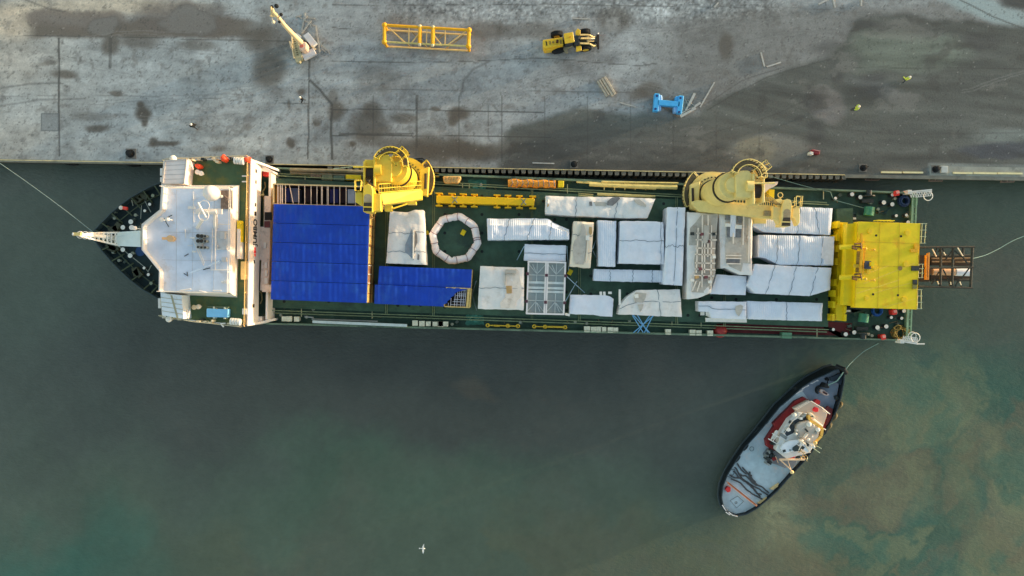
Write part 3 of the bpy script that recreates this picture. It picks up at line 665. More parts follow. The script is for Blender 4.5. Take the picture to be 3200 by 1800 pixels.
# lettered wall and its funnel-red emblem
wl0, wl1 = F1(1397, 82, 11.95), F1(1371, 1350, 11.95)
b = MB(); b.prism([(wl0.x, wl0.y), (wl0.x+.12, wl0.y), (wl1.x+.12, wl1.y), (wl1.x, wl1.y)], 7.9, 11.6); lw = b.build('name_wall', white, ship)
def wallpt(fr, x, y, z): return fr(x, y, z)
dirw = (wl0-wl1).normalized(); angw = math.atan2(dirw.y, dirw.x)
def text(name, s, size, loc, rot, mat, parent, ext=.01, sx=1.):
    cu = bpy.data.curves.new(name, 'FONT'); cu.body = s; cu.size = size; cu.extrude = ext; cu.align_x = 'LEFT'; cu.offset = .03*size
    tmp = bpy.data.objects.new(name, cu); COL.objects.link(tmp)
    me = bpy.data.meshes.new_from_object(tmp.evaluated_get(bpy.context.evaluated_depsgraph_get()))
    bpy.data.objects.remove(tmp); me.materials.clear(); me.materials.append(mat); me.name = name
    ob = bpy.data.objects.new(name, me); COL.objects.link(ob); ob.parent = parent; ob.location = Vector(loc)-ORG[parent.name]
    ob.rotation_euler = rot; ob.scale = (sx, 1, 1); ORG[ob.name] = Vector(loc); return ob
ink = M('letter_black', (14, 16, 18), .5)
def on_wall(y_img, z): # point on the wall's outer face at picture row y (frame F1)
    t = (y_img-1350)/(82-1350.); p = wl1.lerp(wl0, t); k = (CAM_Z-z)/(CAM_Z-11.95)
    # solve y so that the point projects to the row
    Y = F1(0, y_img, z).y; t = (Y-wl1.y)/(wl0.y-wl1.y); X = wl1.x+(wl0.x-wl1.x)*t+.125
    return Vector((X, Y, z))
p0 = on_wall(744, 9.15)
text('ship_name_lettering', 'JUMBO', 1.75, p0+Vector((.012, 0, 0)), (math.radians(90), 0, angw), ink, lw, sx=.6)
b = MB(); p0 = on_wall(786, 9.8)
def wall_disc(c, ry, rz, th, mat, name, n=20, x=.0):
    b = MB(); vs = [Vector((c.x+x+(math.cos(t)*ry)*dirw.x, c.y+math.cos(t)*ry*dirw.y, c.z+rz*math.sin(t))) for t in (2*math.pi*k/n for k in range(n))]
    b.loft([vs, [v+Vector((th, 0, 0)) for v in vs]]); b.build(name, mat, lw)
wall_disc(p0, .86, .72, .03, M('emblem_grey', (150, 152, 156), .5), 'emblem_rim'); wall_disc(p0, .78, .62, .03, white, 'emblem_field', x=.02)
b = MB(); 
for i, (dy, hh) in enumerate(((-.46, .42), (-.05, .62), (.34, .5))): 
    c = p0+Vector((.05, dy, 0)); b.prism([(c.x, c.y-.17), (c.x+.03, c.y-.17), (c.x+.03, c.y+.17), (c.x, c.y+.17)], c.z-hh*.6, c.z+hh*.6)
b.build('emblem_device', M('emblem_red', (190, 40, 44), .5), lw)
b = MB()
for y, hh in ((185, .5), (268, .4), (440, .45), (505, .7), (870, .5), (1202, .7)):
    c = on_wall(y, 9.8); b.prism([(c.x-.02, c.y-.12-.12*(y in (505,))), (c.x+.02, c.y-.12), (c.x+.02, c.y+.3), (c.x-.02, c.y+.3)], c.z-hh/2, c.z+hh/2)
b.build('porthole_set', M('glass_dark', (40, 44, 40), .2), lw)
b = MB(); b.rail([wl0+Vector((-.2, 0, -.95)), wl1+Vector((-.2, 0, -.95))], 1.0, .045, 1.9); b.build('bridge_rail', M('rail_ochre', (200, 170, 110), .5), ship)
# lamp brackets and box on that rail
b = MB(); q = F1(1360, 930, 11.6); b.box((q.x, q.y, 11.0), .9, 2.2, .5); b.build('rail_box', M('box_tan', (190, 170, 110), .5), ship)
b = MB(); q = F1(1358, 1240, 11.8); b.box((q.x, q.y, 11), .5, .7, .7); b.build('rail_lamp', white, ship)
b = MB()
for x, y in ((1360, 218), (1360, 260)): b.beam(F1(x-16, y, 11.5), F1(x+16, y, 11.5), .14)
b.build('hatch_handle', white, ship)
# aft shelf and side wings sloping down to the rail
shelf = M('shelf_white', (180, 170, 160), .6, var=.1, dirt=(140, 128, 118), dl=.52)
for i, pts in enumerate(([(1462, 600), (1556, 600), (1552, 850), (1446, 850)], [(1512, 368), (1562, 368), (1556, 600), (1508, 600)], [(1466, 120), (1575, 178), (1575, 192), (1466, 176)], [(1546, 190), (1564, 190), (1562, 368), (1544, 368)], [(1490, 850), (1551, 850), (1544, 1085), (1480, 1080)], [(1524, 1088), (1541, 1088), (1535, 1300), (1520, 1300)], [(1440, 1280), (1490, 1280), (1490, 1312), (1438, 1330)])):
    pr(F1, pts, 7.9-.004*i, 5.0).build('aft_shelf', shelf if i in (0, 1, 4) else white, ship)
b = MB()
for fr, pts in ((F1, [(1476, 374, 1500, 374)]),): pass
b.tube([F1(1505, 372, 7), F1(1505, 595, 7)], .06, 5); b.tube([F1(1468, 1085, 7), F1(1490, 1100, 6.5), F1(1495, 1150, 6), F1(1482, 1180, 5.6)], .08, 5); b.tube([F1(1462, 360, 7.9), F1(1510, 358, 7.9)], .12, 5); b.tube([F1(1516, 262, 6), F1(1520, 300, 6), F1(1500, 335, 6.6), F1(1500, 362, 7.6)], .09, 5); b.tube([F1(1487, 855, 7), F1(1480, 1080, 7)], .06, 5)
b.build('recess_piping', M('pipe_ochre', (150, 142, 100), .6), ship)
for x, y, w_, h_, zz, mt in ((1540, 520, .9, 1.0, .1, black), (1532, 582, .7, .8, .1, M('hatch_maroon', (80, 40, 44), .6)), (1524, 192, .9, .9, 1.0, red), (1515, 740, .3, .7, .3, white), (1522, 890, .3, .7, .2, white), (1524, 950, .3, .7, .2, white), (1524, 1010, .4, .8, .2, white), (1530, 1065, 1.2, .9, .5, shelf)):
    zb = 7.9 if mt is not red else 6.4
    q = F1(x, y, zb+zz); b = MB(); b.box((q.x, q.y, zb-.01), w_, h_, zz); b.build('shelf_fitting', mt, ship)
for pts in (([(1396, 80, 11.5), (1440, 98, 10.3), (1490, 115, 8.9), (1540, 134, 7.7), (1615, 163, 6.3)]), ([(1368, 1352, 11.5), (1430, 1342, 9.9), (1490, 1331, 8.2), (1540, 1317, 7.2), (1592, 1307, 6.3)])):
    b = MB(); V = [F1(x, y, z) for x, y, z in pts]; s = -1 if pts[0][1] < 500 else 1
    for a, c in zip(V, V[1:]):
        o = Vector((0, s*.28, 0))
        lo = lambda v: Vector((v.x, v.y, 5.0))
        b.loft([[lo(a), a, a+o, lo(a+o)], [lo(c), c, c+o, lo(c+o)]])
    b.build('side_wing_plate', white, ship)
# foremast and platform
fm = MB(); Q = [F1(412, 640, 12.5), F1(575, 628, 13.2), F1(575, 752, 13.2), F1(412, 745, 12.5), F1(380, 700, 12.), F1(380, 685, 12.)]
fm.loft([[Vector((v.x, v.y, v.z-.25)) for v in Q], Q])
pl = fm.build('mast_platform', M('platform_grey', (180, 196, 196), .5, var=.05), ship)
b = MB(); tipm = F1(66, 655, 19.0)
b0 = [F1(420, 645, 12), F1(420, 742, 12), F1(400, 692, 9)]
seg = 9
for k, v in enumerate(b0): b.tube([v, tipm.lerp(v, .55)+Vector((0, 0, .6)), tipm+Vector((0, (k-1)*.12, 0))], [.13, .1, .05], 6)
for i in range(1, seg+2):
    t = i/(seg+2.); A = [v.lerp(tipm, t) for v in b0]
    for u, v in zip(A, A[1:]+A[:1]): b.tube([u, v], .06, 5)
b.tube([F1(400, 690, 8.5), F1(300, 672, 14.5), tipm], [.3, .24, .12], 8)
fmst = b.build('foremast', M('mast_grey_white', (200, 206, 204), .5, var=.05), ship)
b = MB()
for t in (.15, .26, .37, .5, .62, .74):
    c = tipm.lerp(F1(400, 690, 10), t); b.torus((c.x, c.y, c.z), .34+.25*t, .05, n=14, m=5)
b.build('mast_hoop', white, fmst)
b = MB(); b.beam(tipm+Vector((0, 0, -.2)), tipm+Vector((.9, 0, -.1)), .35, .3); b.build('mast_lantern', M('lantern_gold', (214, 190, 120), .4), fmst)
b = MB(); b.lathe(F1(545, 612, 12.5), [(.06, 0), (.06, .7), (.28, .9), (.3, 1.1), (.04, 1.15)], 10); b.build('bow_light', white, ship)
# bollards: a head on a thick post
def bollard(name, q, r, h, capm, postm, parent, label=None, cat=None, group=None, rim=True):
    r *= .74; b = MB(); b.lathe(q, [(r*1.25, 0), (r*1.25, .08), (r*.8, .09), (r*.72, h*.7), (r*1.1, h*.8), (r*1.1, h-.02), (r*.9, h)], 16)
    o = b.build(name, postm, parent, label=label, cat=cat, group=group, smooth=True)
    b = MB(); b.cyl((q[0], q[1], q[2]+h+.001), r*.98, .03, 16); b.build('bollard_cap', capm, o); return o
for x, y, r in ((505, 563, .40), (445, 605, .38), (445, 773, .38), (500, 818, .40), (647, 431, .26), (610, 480, .24), (605, 911, .24), (637, 961, .26), (670, 365, .28), (657, 1027, .28)):
    q = F1(x, y, 9.2); bollard('mooring_bollard', (q.x, q.y, 8.52), r, .7, wht if (x not in (670, 657)) else M('cap_green', (110, 120, 100), .6), dgrey, ship)
b = MB()
for pts in ([(610, 405, 9), (655, 490, 9)], [(585, 440, 8.9), (578, 540, 8.9)], [(385, 725, 9.2), (610, 905, 8.9), (634, 940, 8.9)], [(634, 940, 8.9), (660, 890, 8.9)], [(510, 400, 9.5), (520, 440, 9)]): b.tube([F1(*p) for p in pts], .05, 5)
b.build('foredeck_line', M('line_grey', (120, 130, 122), .7), ship)
b = MB()
for x, y in ((400, 600), (370, 620), (390, 745), (350, 745), (360, 765), (560, 950), (540, 940), (560, 380), (530, 400), (600, 370)):
    q = F1(x, y, 9); b = MB(); b.box((q.x, q.y, 8.52), 1.1, .7, .6, rz=random.Random(x).random()*3); b.build('windlass', M('windlass_dark', (52, 56, 40), .6, var=.4, vs=3), ship)
b = MB(); q = F1(460, 462, 9.9); b.tube([F1(444, 458, 9.8), F1(478, 464, 9.8)], .2, 8); o = b.build('bow_floodlight', M('flood_red', (220, 70, 60), .5), ship); b = MB(); b.ball(F1(430, 457, 9.9), .26); b.build('lamp_glass', white, o)
b = MB(); q = F1(562, 785, 9); b.cyl((q.x, q.y, 8.52), .6, .06, 18); b.build('blue_hatch_lid', M('lid_blue', (30, 60, 100), .5), ship)
# stern bollards
for x, y, r, dark in ((740, 335, .36, 0), (925, 400, .36, 0), (370, 424, .26, 1), (1450, 520, .38, 0), (1640, 560, .36, 0), (1728, 815, .26, 1), (1955, 803, .26, 1), (1643, 345, .3, 0), (1995, 965, .34, 0)):
    q = TN(x, y, 5.8); bollard('mooring_bollard', (q.x, q.y, DZ), r, .75, wht, dgrey, ship)
for x, y, r in ((597, 605, .36), (787, 563, .36), (320, 498, .26), (1308, 455, .38), (1504, 432, .36), (1617, 230, .26), (1850, 247, .26), (1903, 85, .34)):
    q = TS(x, y, 5.8); bollard('mooring_bollard', (q.x, q.y, DZ), r, .75, wht, dgrey, ship)
# stern winches
for fr, x, y, s in ((TN, 1110, 720, 1), (TS, 985, 240, -1)):
    q = fr(x, y, 6); rz = math.radians(80*s)
    b = MB(); b.box((q.x, q.y+s*1.4, DZ), 1.5, .5, .8); wo = b.build('mooring_winch', dgrey, ship); b = MB(); b.box((q.x-1.2, q.y-s*1.1, DZ), 2.6, .9, .7, rz=-.3*s); b.build('winch_base', dgrey, wo)
    b = MB(); b.tube([(q.x-.05, q.y-.55, 6), (q.x+.1, q.y+.55, 6)], .62, 14); b.build('winch_drum', teal, wo, smooth=True)
    b = MB(); b.tube([(q.x, q.y+s*1.9, 6), (q.x, q.y+s*2.05, 6)], .75, 14); b.tube([(q.x, q.y+s*2.0, 6), (q.x, q.y+s*2.7, 6)], .35, 10); b.build('winch_head', dgrey, wo)
    b = MB(); b.box((q.x-2., q.y-s*.9, DZ+.71), .8, .25, .2); b.build('winch_lever_box', wht, wo)
b = MB(); b.prism(TN.poly([(830, 770), (1170, 880), (1150, 930), (830, 900)], 5.8), 5, 5.8); b.prism(TS.poly([(690, 40), (960, 60), (1000, 180), (820, 200)], 5.8), 5, 5.7); b.build('winch_foundation', M('foundation_green', (44, 66, 56), .7), ship)
b = MB(); b.prism(TN.poly([(400, 655), (755, 650), (760, 1000), (400, 1000)], 6.2), 5, 6.2); b.build('aft_hatch', green2, ship)
for fr, pts, a in ((TN, [(2020, 285), (2510, 235)], 1), (TS, [(1850, 765), (2190, 820)], -1)):
    # white folded gangway/davit frames at the stern corners
    b = MB(); A, B_ = fr(*pts[0], 6.6), fr(*pts[1], 6.8); d = (B_-A); n = Vector((-d.y, d.x, 0)).normalized()*.5*(-a)
    b.beam(A, B_, .16, .3); b.beam(A+n*.35, B_+n*.35, .12, .2)
    m = 9
    for k in range(m): 
        b.beam(A.lerp(B_, k/m)+n*.35, A.lerp(B_, (k+.5)/m)+n*1.5, .06); b.beam(A.lerp(B_, (k+.5)/m)+n*1.5, A.lerp(B_, (k+1)/m)+n*.35, .06)
    b.beam(A.lerp(B_, .25)+n*1.5, A.lerp(B_, .95)+n*1.5, .08)
    b.torus(A.lerp(B_, .82)+n*1.5, .58, .06); b.box(A-Vector((0, 0, 1.2)), .5, .5, 1.3)
    if a < 0: b.beam(B_, fr(2355, 820, 6.8), .14); b.torus(A.lerp(B_, .6)+n*1.8, .5, .05)
    b.build('stern_gangway', wht, ship)

# ---------------- deck cranes
def crane(F, base, seat_x, jib_root, jib_tip, mirror, cab, tag_):
    """heavy mast crane: column on a slewing ring, walkways, winch head, box jib"""
    cx, cyy = base
    s = mirror
    b = MB(); b.cyl((cx, cyy, DZ), 1.75, 2.2, 32); b.cyl((cx, cyy, 7.2), 1.72, 8.3, 32, 1.62); col = b.build('deck_crane', cream, ship, label=tag_, smooth=True)
    b = MB(); b.annulus((cx, cyy, 0), 1.7, 2.95, 0, 360, 6.9, 7.25, 36); b.annulus((cx, cyy, 0), 1.7, 2.45, 0, 360, 7.26, 7.7, 36); b.build('slewing_ring', cream, col)
    b = MB(); b.annulus((cx, cyy, 0), 1.7, 1.83, 0, 360, 7.7, 7.95, 36); b.annulus((cx, cyy, 0), 1.6, 1.8, 0, 360, 13.7, 14.0, 36)
    for k in range(30):
        a = 2*math.pi*k/30; b.cyl((cx+2.15*math.cos(a), cyy+2.15*math.sin(a), 7.7), .09, .12, 6)
    b.build('bolt_ring', creamd, col)
    return col
def P2(fr, x, y, z): v = fr(x, y, z); return (v.x, v.y)
crspec = {}
for nm in ('fore', 'aft'):
    if nm == 'aft':
        base = P2(C2, 808, 690, 7.5); s = 1; cream = M('crane_cream', 0)
        lab = 'cream mast crane near the stern with its box jib stowed level'
    else:
        base = P2(C1, 1150, 740, 7.5); s = -1; cream = cream_sunlit
        lab = 'sunlit yellow mast crane beside the big blue container block, jib raised towards the deckhouse'
    col = crane(None, base, 0, 0, 0, s, 0, lab)
    cx, cyy = base
    # crown: round cap, hood, sheave housing, winches (same kit both cranes, mirrored in x)
    b = MB(); b.cyl((cx, cyy, 15.5), 1.62, .35, 32, 1.5); b.cyl((cx, cyy, 15.85), .9, .5, 20); b.build('mast_cap', cream, col, smooth=True)
    hx_ = cx+s*1.1; 
    b = MB(); b.prism([(hx_-.9, cyy-1.5), (hx_+.9, cyy-1.5), (hx_+1.0, cyy+1.1), (hx_+.5, cyy+1.6), (hx_-.5, cyy+1.6), (hx_-1., cyy+1.1)], 14.2, 16.6)
    b.prism([(hx_+s*1.0-.12, cyy-2.3), (hx_+s*1.0+.12, cyy-2.3), (hx_+s*1.0+.12, cyy+1.2), (hx_+s*1.0-.12, cyy+1.2)], 14.4, 16.9)
    b.prism([(hx_+s*2.2-.12, cyy-2.1), (hx_+s*2.2+.12, cyy-2.1), (hx_+s*2.2+.12, cyy+.8), (hx_+s*2.2-.12, cyy+.8)], 14.4, 16.7)
    b.box((hx_+s*1.6, cyy+.6, 14.4), 1.3, .9, 1.9); b.box((hx_+s*1.6, cyy-2., 14.4), 1.2, .5, .5)
    b.build('sheave_housing', cream, col, bevel=.06)
    b = MB(); b.tube([(hx_+s*1.1, cyy-.6, 15.6), (hx_+s*2.1, cyy-.6, 15.6)], .85, 18); b.build('sheave_drum', creamd, col)
    b = MB(); b.tube([(hx_+s*.2, cyy-.2, 16.7), (hx_+s*.95, cyy-.2, 16.7)], .62, 16); b.tube([(hx_+s*.2, cyy+.1, 16.9), (hx_+s*3.4, cyy+.1, 16.9)], .1, 6); b.build('hoist_winch', cream, col, smooth=True)
    # crown walkway round the quay side
    b = MB(); a0, a1 = (0, 160) if s > 0 else (-5, 155)
    ccn = C2(1420, 395, 16.) if s > 0 else C1(880, 450, 16.); b.annulus(ccn, 1.42, 2.05, a0, a1, 15.9, 15.96, 24); b.build('crown_walkway', M('walkway_grate', (88, 84, 66), .8, var=.3, vs=6), col)
    b = MB()
    for rr in (1.42, 2.05):
        pts = [ccn+Vector((rr*math.cos(math.radians(a)), rr*math.sin(math.radians(a)), -.04)) for a in np.linspace(a0, a1, 16)]; b.rail(pts, 1.05, .045, .8)
    for a in (a0, a1): 
        p = [ccn+Vector((rr*math.cos(math.radians(a)), rr*math.sin(math.radians(a)), -.04)) for rr in (1.42, 2.05)]; b.rail(p, 1.05, .05, .3)
    if s > 0:
        q0 = Vector((cx+2.0, cyy+2.6, 15.5)); 
    b.build('crown_rail', cream, col)
    q = C2(1650, 250, 15.8) if s > 0 else C1(1060, 270, 15.8)
    b = MB(); ang = math.radians(40 if s > 0 else 45)
    ux, uy = Vector((math.cos(ang), math.sin(ang), 0)), Vector((-math.sin(ang), math.cos(ang), 0))
    cor = [q+ux*a+uy*c for a, c in ((-1., -.5), (1., -.5), (1., .5), (-1., .5))]; b.rail(cor+[cor[0]], 1.1, .05, .5); b.prism(cor, 15.4, 15.5); b.build('crown_cage', cream, col)
    # lower operator walkway, away from the jib tip
    a0, a1 = (130, 205) if s > 0 else (-30, 42)
    b = MB(); b.annulus((cx, cyy, 0), 3.0, 3.75, a0, a1, 6.5, 6.6, 20); b.build('lower_walkway', M('walkway_grate', 0), col)
    b = MB(); pts = [Vector((cx+3.75*math.cos(math.radians(a)), cyy+3.75*math.sin(math.radians(a)), 6.6)) for a in np.linspace(a0, a1, 12)]; b.rail(pts, 1.1, .05, .7)
    for a in (a0, a1): b.rail([Vector((cx+rr*math.cos(math.radians(a)), cyy+rr*math.sin(math.radians(a)), 6.6)) for rr in (3.0, 3.75)], 1.1, .05, .6)
    b.build('lower_rail', cream, col)
    b = MB(); xx = cx-s*2.5; b.prism([(xx-.5, cyy-1.9), (xx+.5, cyy-2.2), (xx+.7, cyy+1.6), (xx-.5, cyy+1.2)], 7.3, 8.2); b.build('slew_housing', cream, col, bevel=.08)
    b = MB(); b.tube([(xx-s*.2, cyy-1.2, 8.25), (xx-s*.25, cyy+.7, 8.25)], .16, 8); b.build('access_opening', creamd, col)
    b = MB(); q = C2(1010, 515, 12.5) if s > 0 else C1(1150, 600, 12.); b.box((q.x, q.y, 12), .5, .5, .8); b.build('mast_grille', dgrey, col)
    # jib
    if s > 0:
        L = [C2(430, 830, 9.2), C2(500, 990, 9.2)]; T0, T1 = C2(1905, 900, 10.6), C2(1905, 1130, 10.6); R0, R1 = C2(520, 790, 9.2), C2(560, 1000, 9.2); H = 1.5; zl = 9.2
        ring0 = [L[0].lerp(R0, .5), L[1]]; 
    else:
        R0, R1 = C1(1495, 940, 10.2), C1(1495, 1135, 10.2); T0, T1 = C1(655, 1015, 17.6), C1(715, 1245, 17.6); H = 1.3
    def sec(a, c, H): return [a, c, c-Vector((0, 0, H)), a-Vector((0, 0, H))]
    b = MB()
    if s > 0: b.loft([sec(C2(420, 820, 9.2), C2(450, 900, 9.2), 1.0), sec(C2(520, 790, 9.2), C2(560, 1000, 9.2), 1.4), sec(T0, T1, H)])
    else: b.loft([sec(R0, R1, H), sec(T0, T1, H)])
    jib = b.build('jib', cream, col, bevel=.04)
    b = MB()
    if s > 0: rr = [C2(x, y, z) for x, y, z in ((1040, 825, 9.9), (1350, 845, 10.2), (1690, 885, 10.5), (1915, 905, 10.7))]
    else: rr = [C1(x, y, z) for x, y, z in ((1490, 930, 10.4), (1240, 950, 12.4), (950, 975, 14.8), (620, 1005, 17.6))]
    up = Vector((0, .95, .25))
    for t in (0, .5, 1.): b.tube([p+up*t for p in rr], .05, 5)
    for a, c in zip(rr, rr[1:]):
        for i in range(6): p = a.lerp(c, i/6); b.beam(p, p+up, .07)
    b.beam(rr[0], rr[0]+up, .1); b.beam(rr[-1], rr[-1]+up, .1)
    b.build('jib_rail', cream, jib)
    # jib head: saddle block with an arched opening, side cheeks
    G = C2 if s > 0 else C1; zt = 12.0 if s > 0 else 18.9
    if s > 0: polys = ([(2080, 880), (2110, 790), (2170, 768), (2235, 790), (2255, 880), (2225, 1270), (2050, 1270)], [(1905, 905), (2075, 915), (2055, 1265), (2020, 1240), (1975, 1150), (1905, 1130)], [(2262, 890), (2390, 920), (2400, 1110), (2395, 1200), (2350, 1265), (2320, 1170), (2290, 1120), (2255, 1120)])
    else: polys = ([(290, 960), (310, 860), (390, 812), (470, 860), (495, 960), (490, 1400), (295, 1395)], [(135, 990), (285, 990), (292, 1290), (200, 1240), (135, 1190)], [(500, 1010), (650, 1030), (660, 1380), (510, 1385)])
    b = MB()
    for i, pp in enumerate(polys): b.prism([(v.x, v.y) for v in G.poly(pp, zt-(.45 if i else 0))], zt-(1.6 if i else 2.0), zt-(.45 if i else 0))
    hd = b.build('jib_head', cream, jib, bevel=.05)
    b = MB(); pp = [(2095, 1110), (2095, 1010), (2120, 965), (2165, 950), (2210, 970), (2230, 1010), (2230, 1110)] if s > 0 else [(310, 1130), (315, 1070), (350, 1035), (390, 1028), (440, 1040), (470, 1080), (472, 1200), (310, 1200)]
    b.prism([(v.x, v.y) for v in G.poly(pp, zt+.01)], zt-.1, zt+.01); b.build('head_recess', M('recess_tan', (130, 122, 96), .7, var=.3), jib)
    b = MB(); pp = [(2095, 1110), (2230, 1110), (2225, 1265), (2060, 1265)] if s > 0 else [(306, 1205), (472, 1205), (470, 1390), (304, 1385)]
    b.prism([(v.x, v.y) for v in G.poly(pp, zt+.02)], zt-.1, zt+.02); b.build('head_grille', M('grille_dark', (46, 44, 36), .7, var=.4, vs=6), jib)
    b = MB(); pp = ((2070, 1190), (2225, 1195)) if s > 0 else ((300, 1295), (480, 1300)); b.beam(G(*pp[0], zt+.08), G(*pp[1], zt+.08), .12); b.build('head_bar', cream, jib)
    if s > 0: pp = [(2275, 740), (2390, 740), (2370, 925), (2270, 925)]
    else: pp = [(160, 770), (295, 770), (275, 985), (165, 985)]
    b = MB(); V = G.poly(pp, zt-.6); b.rail(V+[V[0]], 1.0, .05, .55); b.build('head_cage', cream, jib)
    b = MB()
    if s > 0:
        for (x0, y0, x1, y1) in ((1380, 1090, 1550, 1230), (1560, 1130, 1780, 1220)): b = MB(); b.prism([(v.x, v.y) for v in G.poly([(x0, y0), (x1, y0), (x1, y1), (x0, y1)], 8.8)], 8.2, 8.8); b.build('hook_block', cream, jib)
        b = MB(); b.prism([(v.x, v.y) for v in G.poly([(560, 1000), (870, 1020), (830, 1060), (560, 1055)], 8.6)], 7.8, 8.6)
    else:
        for (x0, y0, x1, y1) in ((740, 1250, 880, 1380), (1200, 1190, 1380, 1240)): b = MB(); b.prism([(v.x, v.y) for v in G.poly([(x0, y0), (x1, y0), (x1, y1), (x0, y1)], 14.)], 13, 14.); b.build('hook_block', cream, jib)
        b = MB(); b.tube([G(900, 1330, 13), G(1180, 1240, 12), G(1330, 1170, 11)], .09, 5); b.build('hook_line', cream, jib); b = MB(); b.tube([G(1340, 1250, 9.6), G(1400, 1150, 9.6)], .12, 5)
    b.build('hook_block', cream, jib)
    b = MB(); 
    for k in range(5):
        a = Vector((hx_+s*(1.3+.3*k), cyy-.9, 16.3)); 
        e = (C2(2000+20*k, 900, 11.2) if s > 0 else C1(330+60*k, 900, 18.2)); b.tube([a, e], .035, 4)
    b.build('luffing_wire', M('wire_dark', (60, 54, 42), .6), jib)
    if s > 0:
        b = MB(); b.tube([C2(1950, 860, 11.2), C2(2060, 830, 11.2)], .5, 14); b.torus(C2(2040, 700, 11), .3, .05); b.build('tip_winch', cream, jib, smooth=True)
        b = MB(); b.prism(C2.poly([(1760, 980), (1890, 985), (1880, 1080), (1750, 1070)], 11), 10.5, 10.95); b.build('jib_grate', M('grille_tan', (120, 112, 84), .7, var=.3, vs=6), jib)
        b = MB(); b.prism([(v.x, v.y) for v in C2.poly([(1690, 470), (2000, 455), (1990, 500), (1900, 560), (1830, 590), (1730, 690), (1660, 640)], 8)], 7.4, 8.0); b.build('tarpaulin_cover', M('tarp_grey', (178, 172, 160), .8, bump=.6, bs=4), col)
        b = MB(); b.prism([(v.x, v.y) for v in C2.poly([(1830, 595), (1935, 600), (1925, 790), (1825, 780)], 7.2)], 6, 7.2); b.build('yellow_cabinet', yellow, col)
    else:
        b = MB(); b.tube([C1(360, 800, 12), C1(560, 690, 10), C1(640, 640, 9)], .09, 5); b.tube([C1(400, 810, 12), C1(600, 690, 10)], .06, 5); b.build('stay_rod', M('rod_dark', (70, 66, 56), .6), col)
b = MB(); q0, q1 = C2(1040, 660, 9), C2(1260, 830, 9)
# pipes, boxes and rails along the side decks
b = MB()
b.tube([F2(250, 212, 5.9), F2(640, 222, 5.9), F2(890, 232, 5.9)], .26, 8); b.tube([F2(250, 235, 5.8), F2(880, 256, 5.8)], .14, 6)
b.build('side_pipe', M('pipe_greybrown', (110, 106, 84), .7, var=.25, dirt=(84, 88, 66), dl=.5), ship)
b = MB(); b.tube([F3(1370, 98, 5.9), F3(1950, 128, 5.9)], .3, 8); b.tube([F4(0, 242, 5.9), F4(400, 254, 5.9)], .3, 8); b.tube([F3(1260, 78, 5.9), F3(1390, 86, 5.9)], .16, 6); b.tube([F3(1475, 78, 6.1), F4(410, 222, 6.1)], .1, 6)
for x in range(1500, 1950, 90): b.beam(F3(x, 80, 5.9), F3(x, 150, 5.9), .1)
b.build('side_pipe', M('pipe_cream', (190, 178, 110), .6, var=.15, dirt=(130, 124, 70), dl=.52), ship)
b = MB(); b.tube([F3(1280, 180, 6), F3(1405, 190, 6)], .08, 5); b.tube([F3(1280, 196, 6), F3(1405, 206, 6)], .08, 5); b.tube([F3(1440, 186, 6.3), F3(1905, 205, 6.3)], .16, 6); b.tube([F4(0, 318, 6.3), F4(235, 322, 6.3)], .14, 6); b.build('coaming_pipe', M('pipe_olive', (140, 140, 96), .6), ship)
b = MB(); b.tube([AS(-0+150, 1335, 6.2), FP(1100, 1003, 6.2)], .01, 3)
b = MB(); A, B_ = FP(978, 1005, 6.3), FP(1272, 1017, 6.3); b.beam(A, B_, .34, .5); b.build('gangway', M('gangway_grey', (160, 176, 176), .5, var=.1), ship)
b = MB(); A, B_ = FP(975, 997, 6.), FP(1180, 1004, 6.); b.beam(A, B_, .14, .3); b.beam(FP(952, 990, 6.3), FP(980, 992, 6.3), .14); b.build('gangway_rack', steel, ship)
rv = random.Random(3)
for fr, lst in ((F2, ((207, 1300), (243, 1300), (298, 1302), (1162, 1331), (1212, 1335), (1258, 1336), (1307, 1338), (1348, 1340), (1386, 1338))), (F3, ((75, 1316), (1350, 1362), (1405, 1363), (1455, 1364), (1495, 1365), (1553, 1368), (1600, 1368))), (F4, ((333, 1345), (517, 1350), (565, 1352), (650, 1355)))):
    for x, y in lst:
        q = fr(x, y, 5.9); b = MB(); s_ = .5+.16*rv.random(); b.box((q.x, q.y, DZ), s_, s_*.95, .9); b.box((q.x, q.y, DZ+.9), s_+.1, s_+.08, .08); b.build('deck_vent_box', M('vent_white', (176, 180, 160), .6, var=.25, vs=2), ship)
for fr, pts, h, mt in ((F4, [(1195, 1350), (1268, 1352), (1266, 1396), (1192, 1394)], 1., M('locker_green', (72, 112, 88), .6)), (F2, [(250, 205), (335, 208), (335, 238), (250, 234)], .8, M('frame_grey', (100, 96, 80), .7)), (F2, [(1290, 232), (1335, 236), (1335, 262), (1290, 258)], .9, M('box_ochre', (150, 136, 60), .6))):
    b = MB(); b.prism([(v.x, v.y) for v in fr.poly(pts, DZ+h)], DZ, DZ+h); b.build('deck_locker', mt, ship)
b = MB(); p = F4(740, 1340, 6); b.lathe((p.x, p.y, DZ), [(.9, 0), (.9, .2), (.75, .6), (.35, .95), (.02, 1.)], 18); b.build('red_dome_vent', M('dome_red', (120, 36, 34), .5, var=.3), ship, smooth=True)
for fr, x, y0, y1 in ((F2, 358, 250, 312), (F2, 332, 1215, 1285), (F2, 848, 1215, 1300), (F2, 925, 1195, 1222), (F3, 1180, 100, 180), (F2, 1508, 312, 362), (F2, 1558, 312, 362), (F4, 362, 1265, 1295), (F4, 405, 1265, 1290), (F4, 582, 1275, 1305), (F4, 1456, 1320, 1385), (F4, 1505, 265, 345)):
    b = MB(); b.beam(fr(x, y0, 5.5), fr(x, y1, 5.5), .1); b.build('deck_crossbar', M('bar_pale', (150, 152, 120), .6), ship)
rail_ = MB()
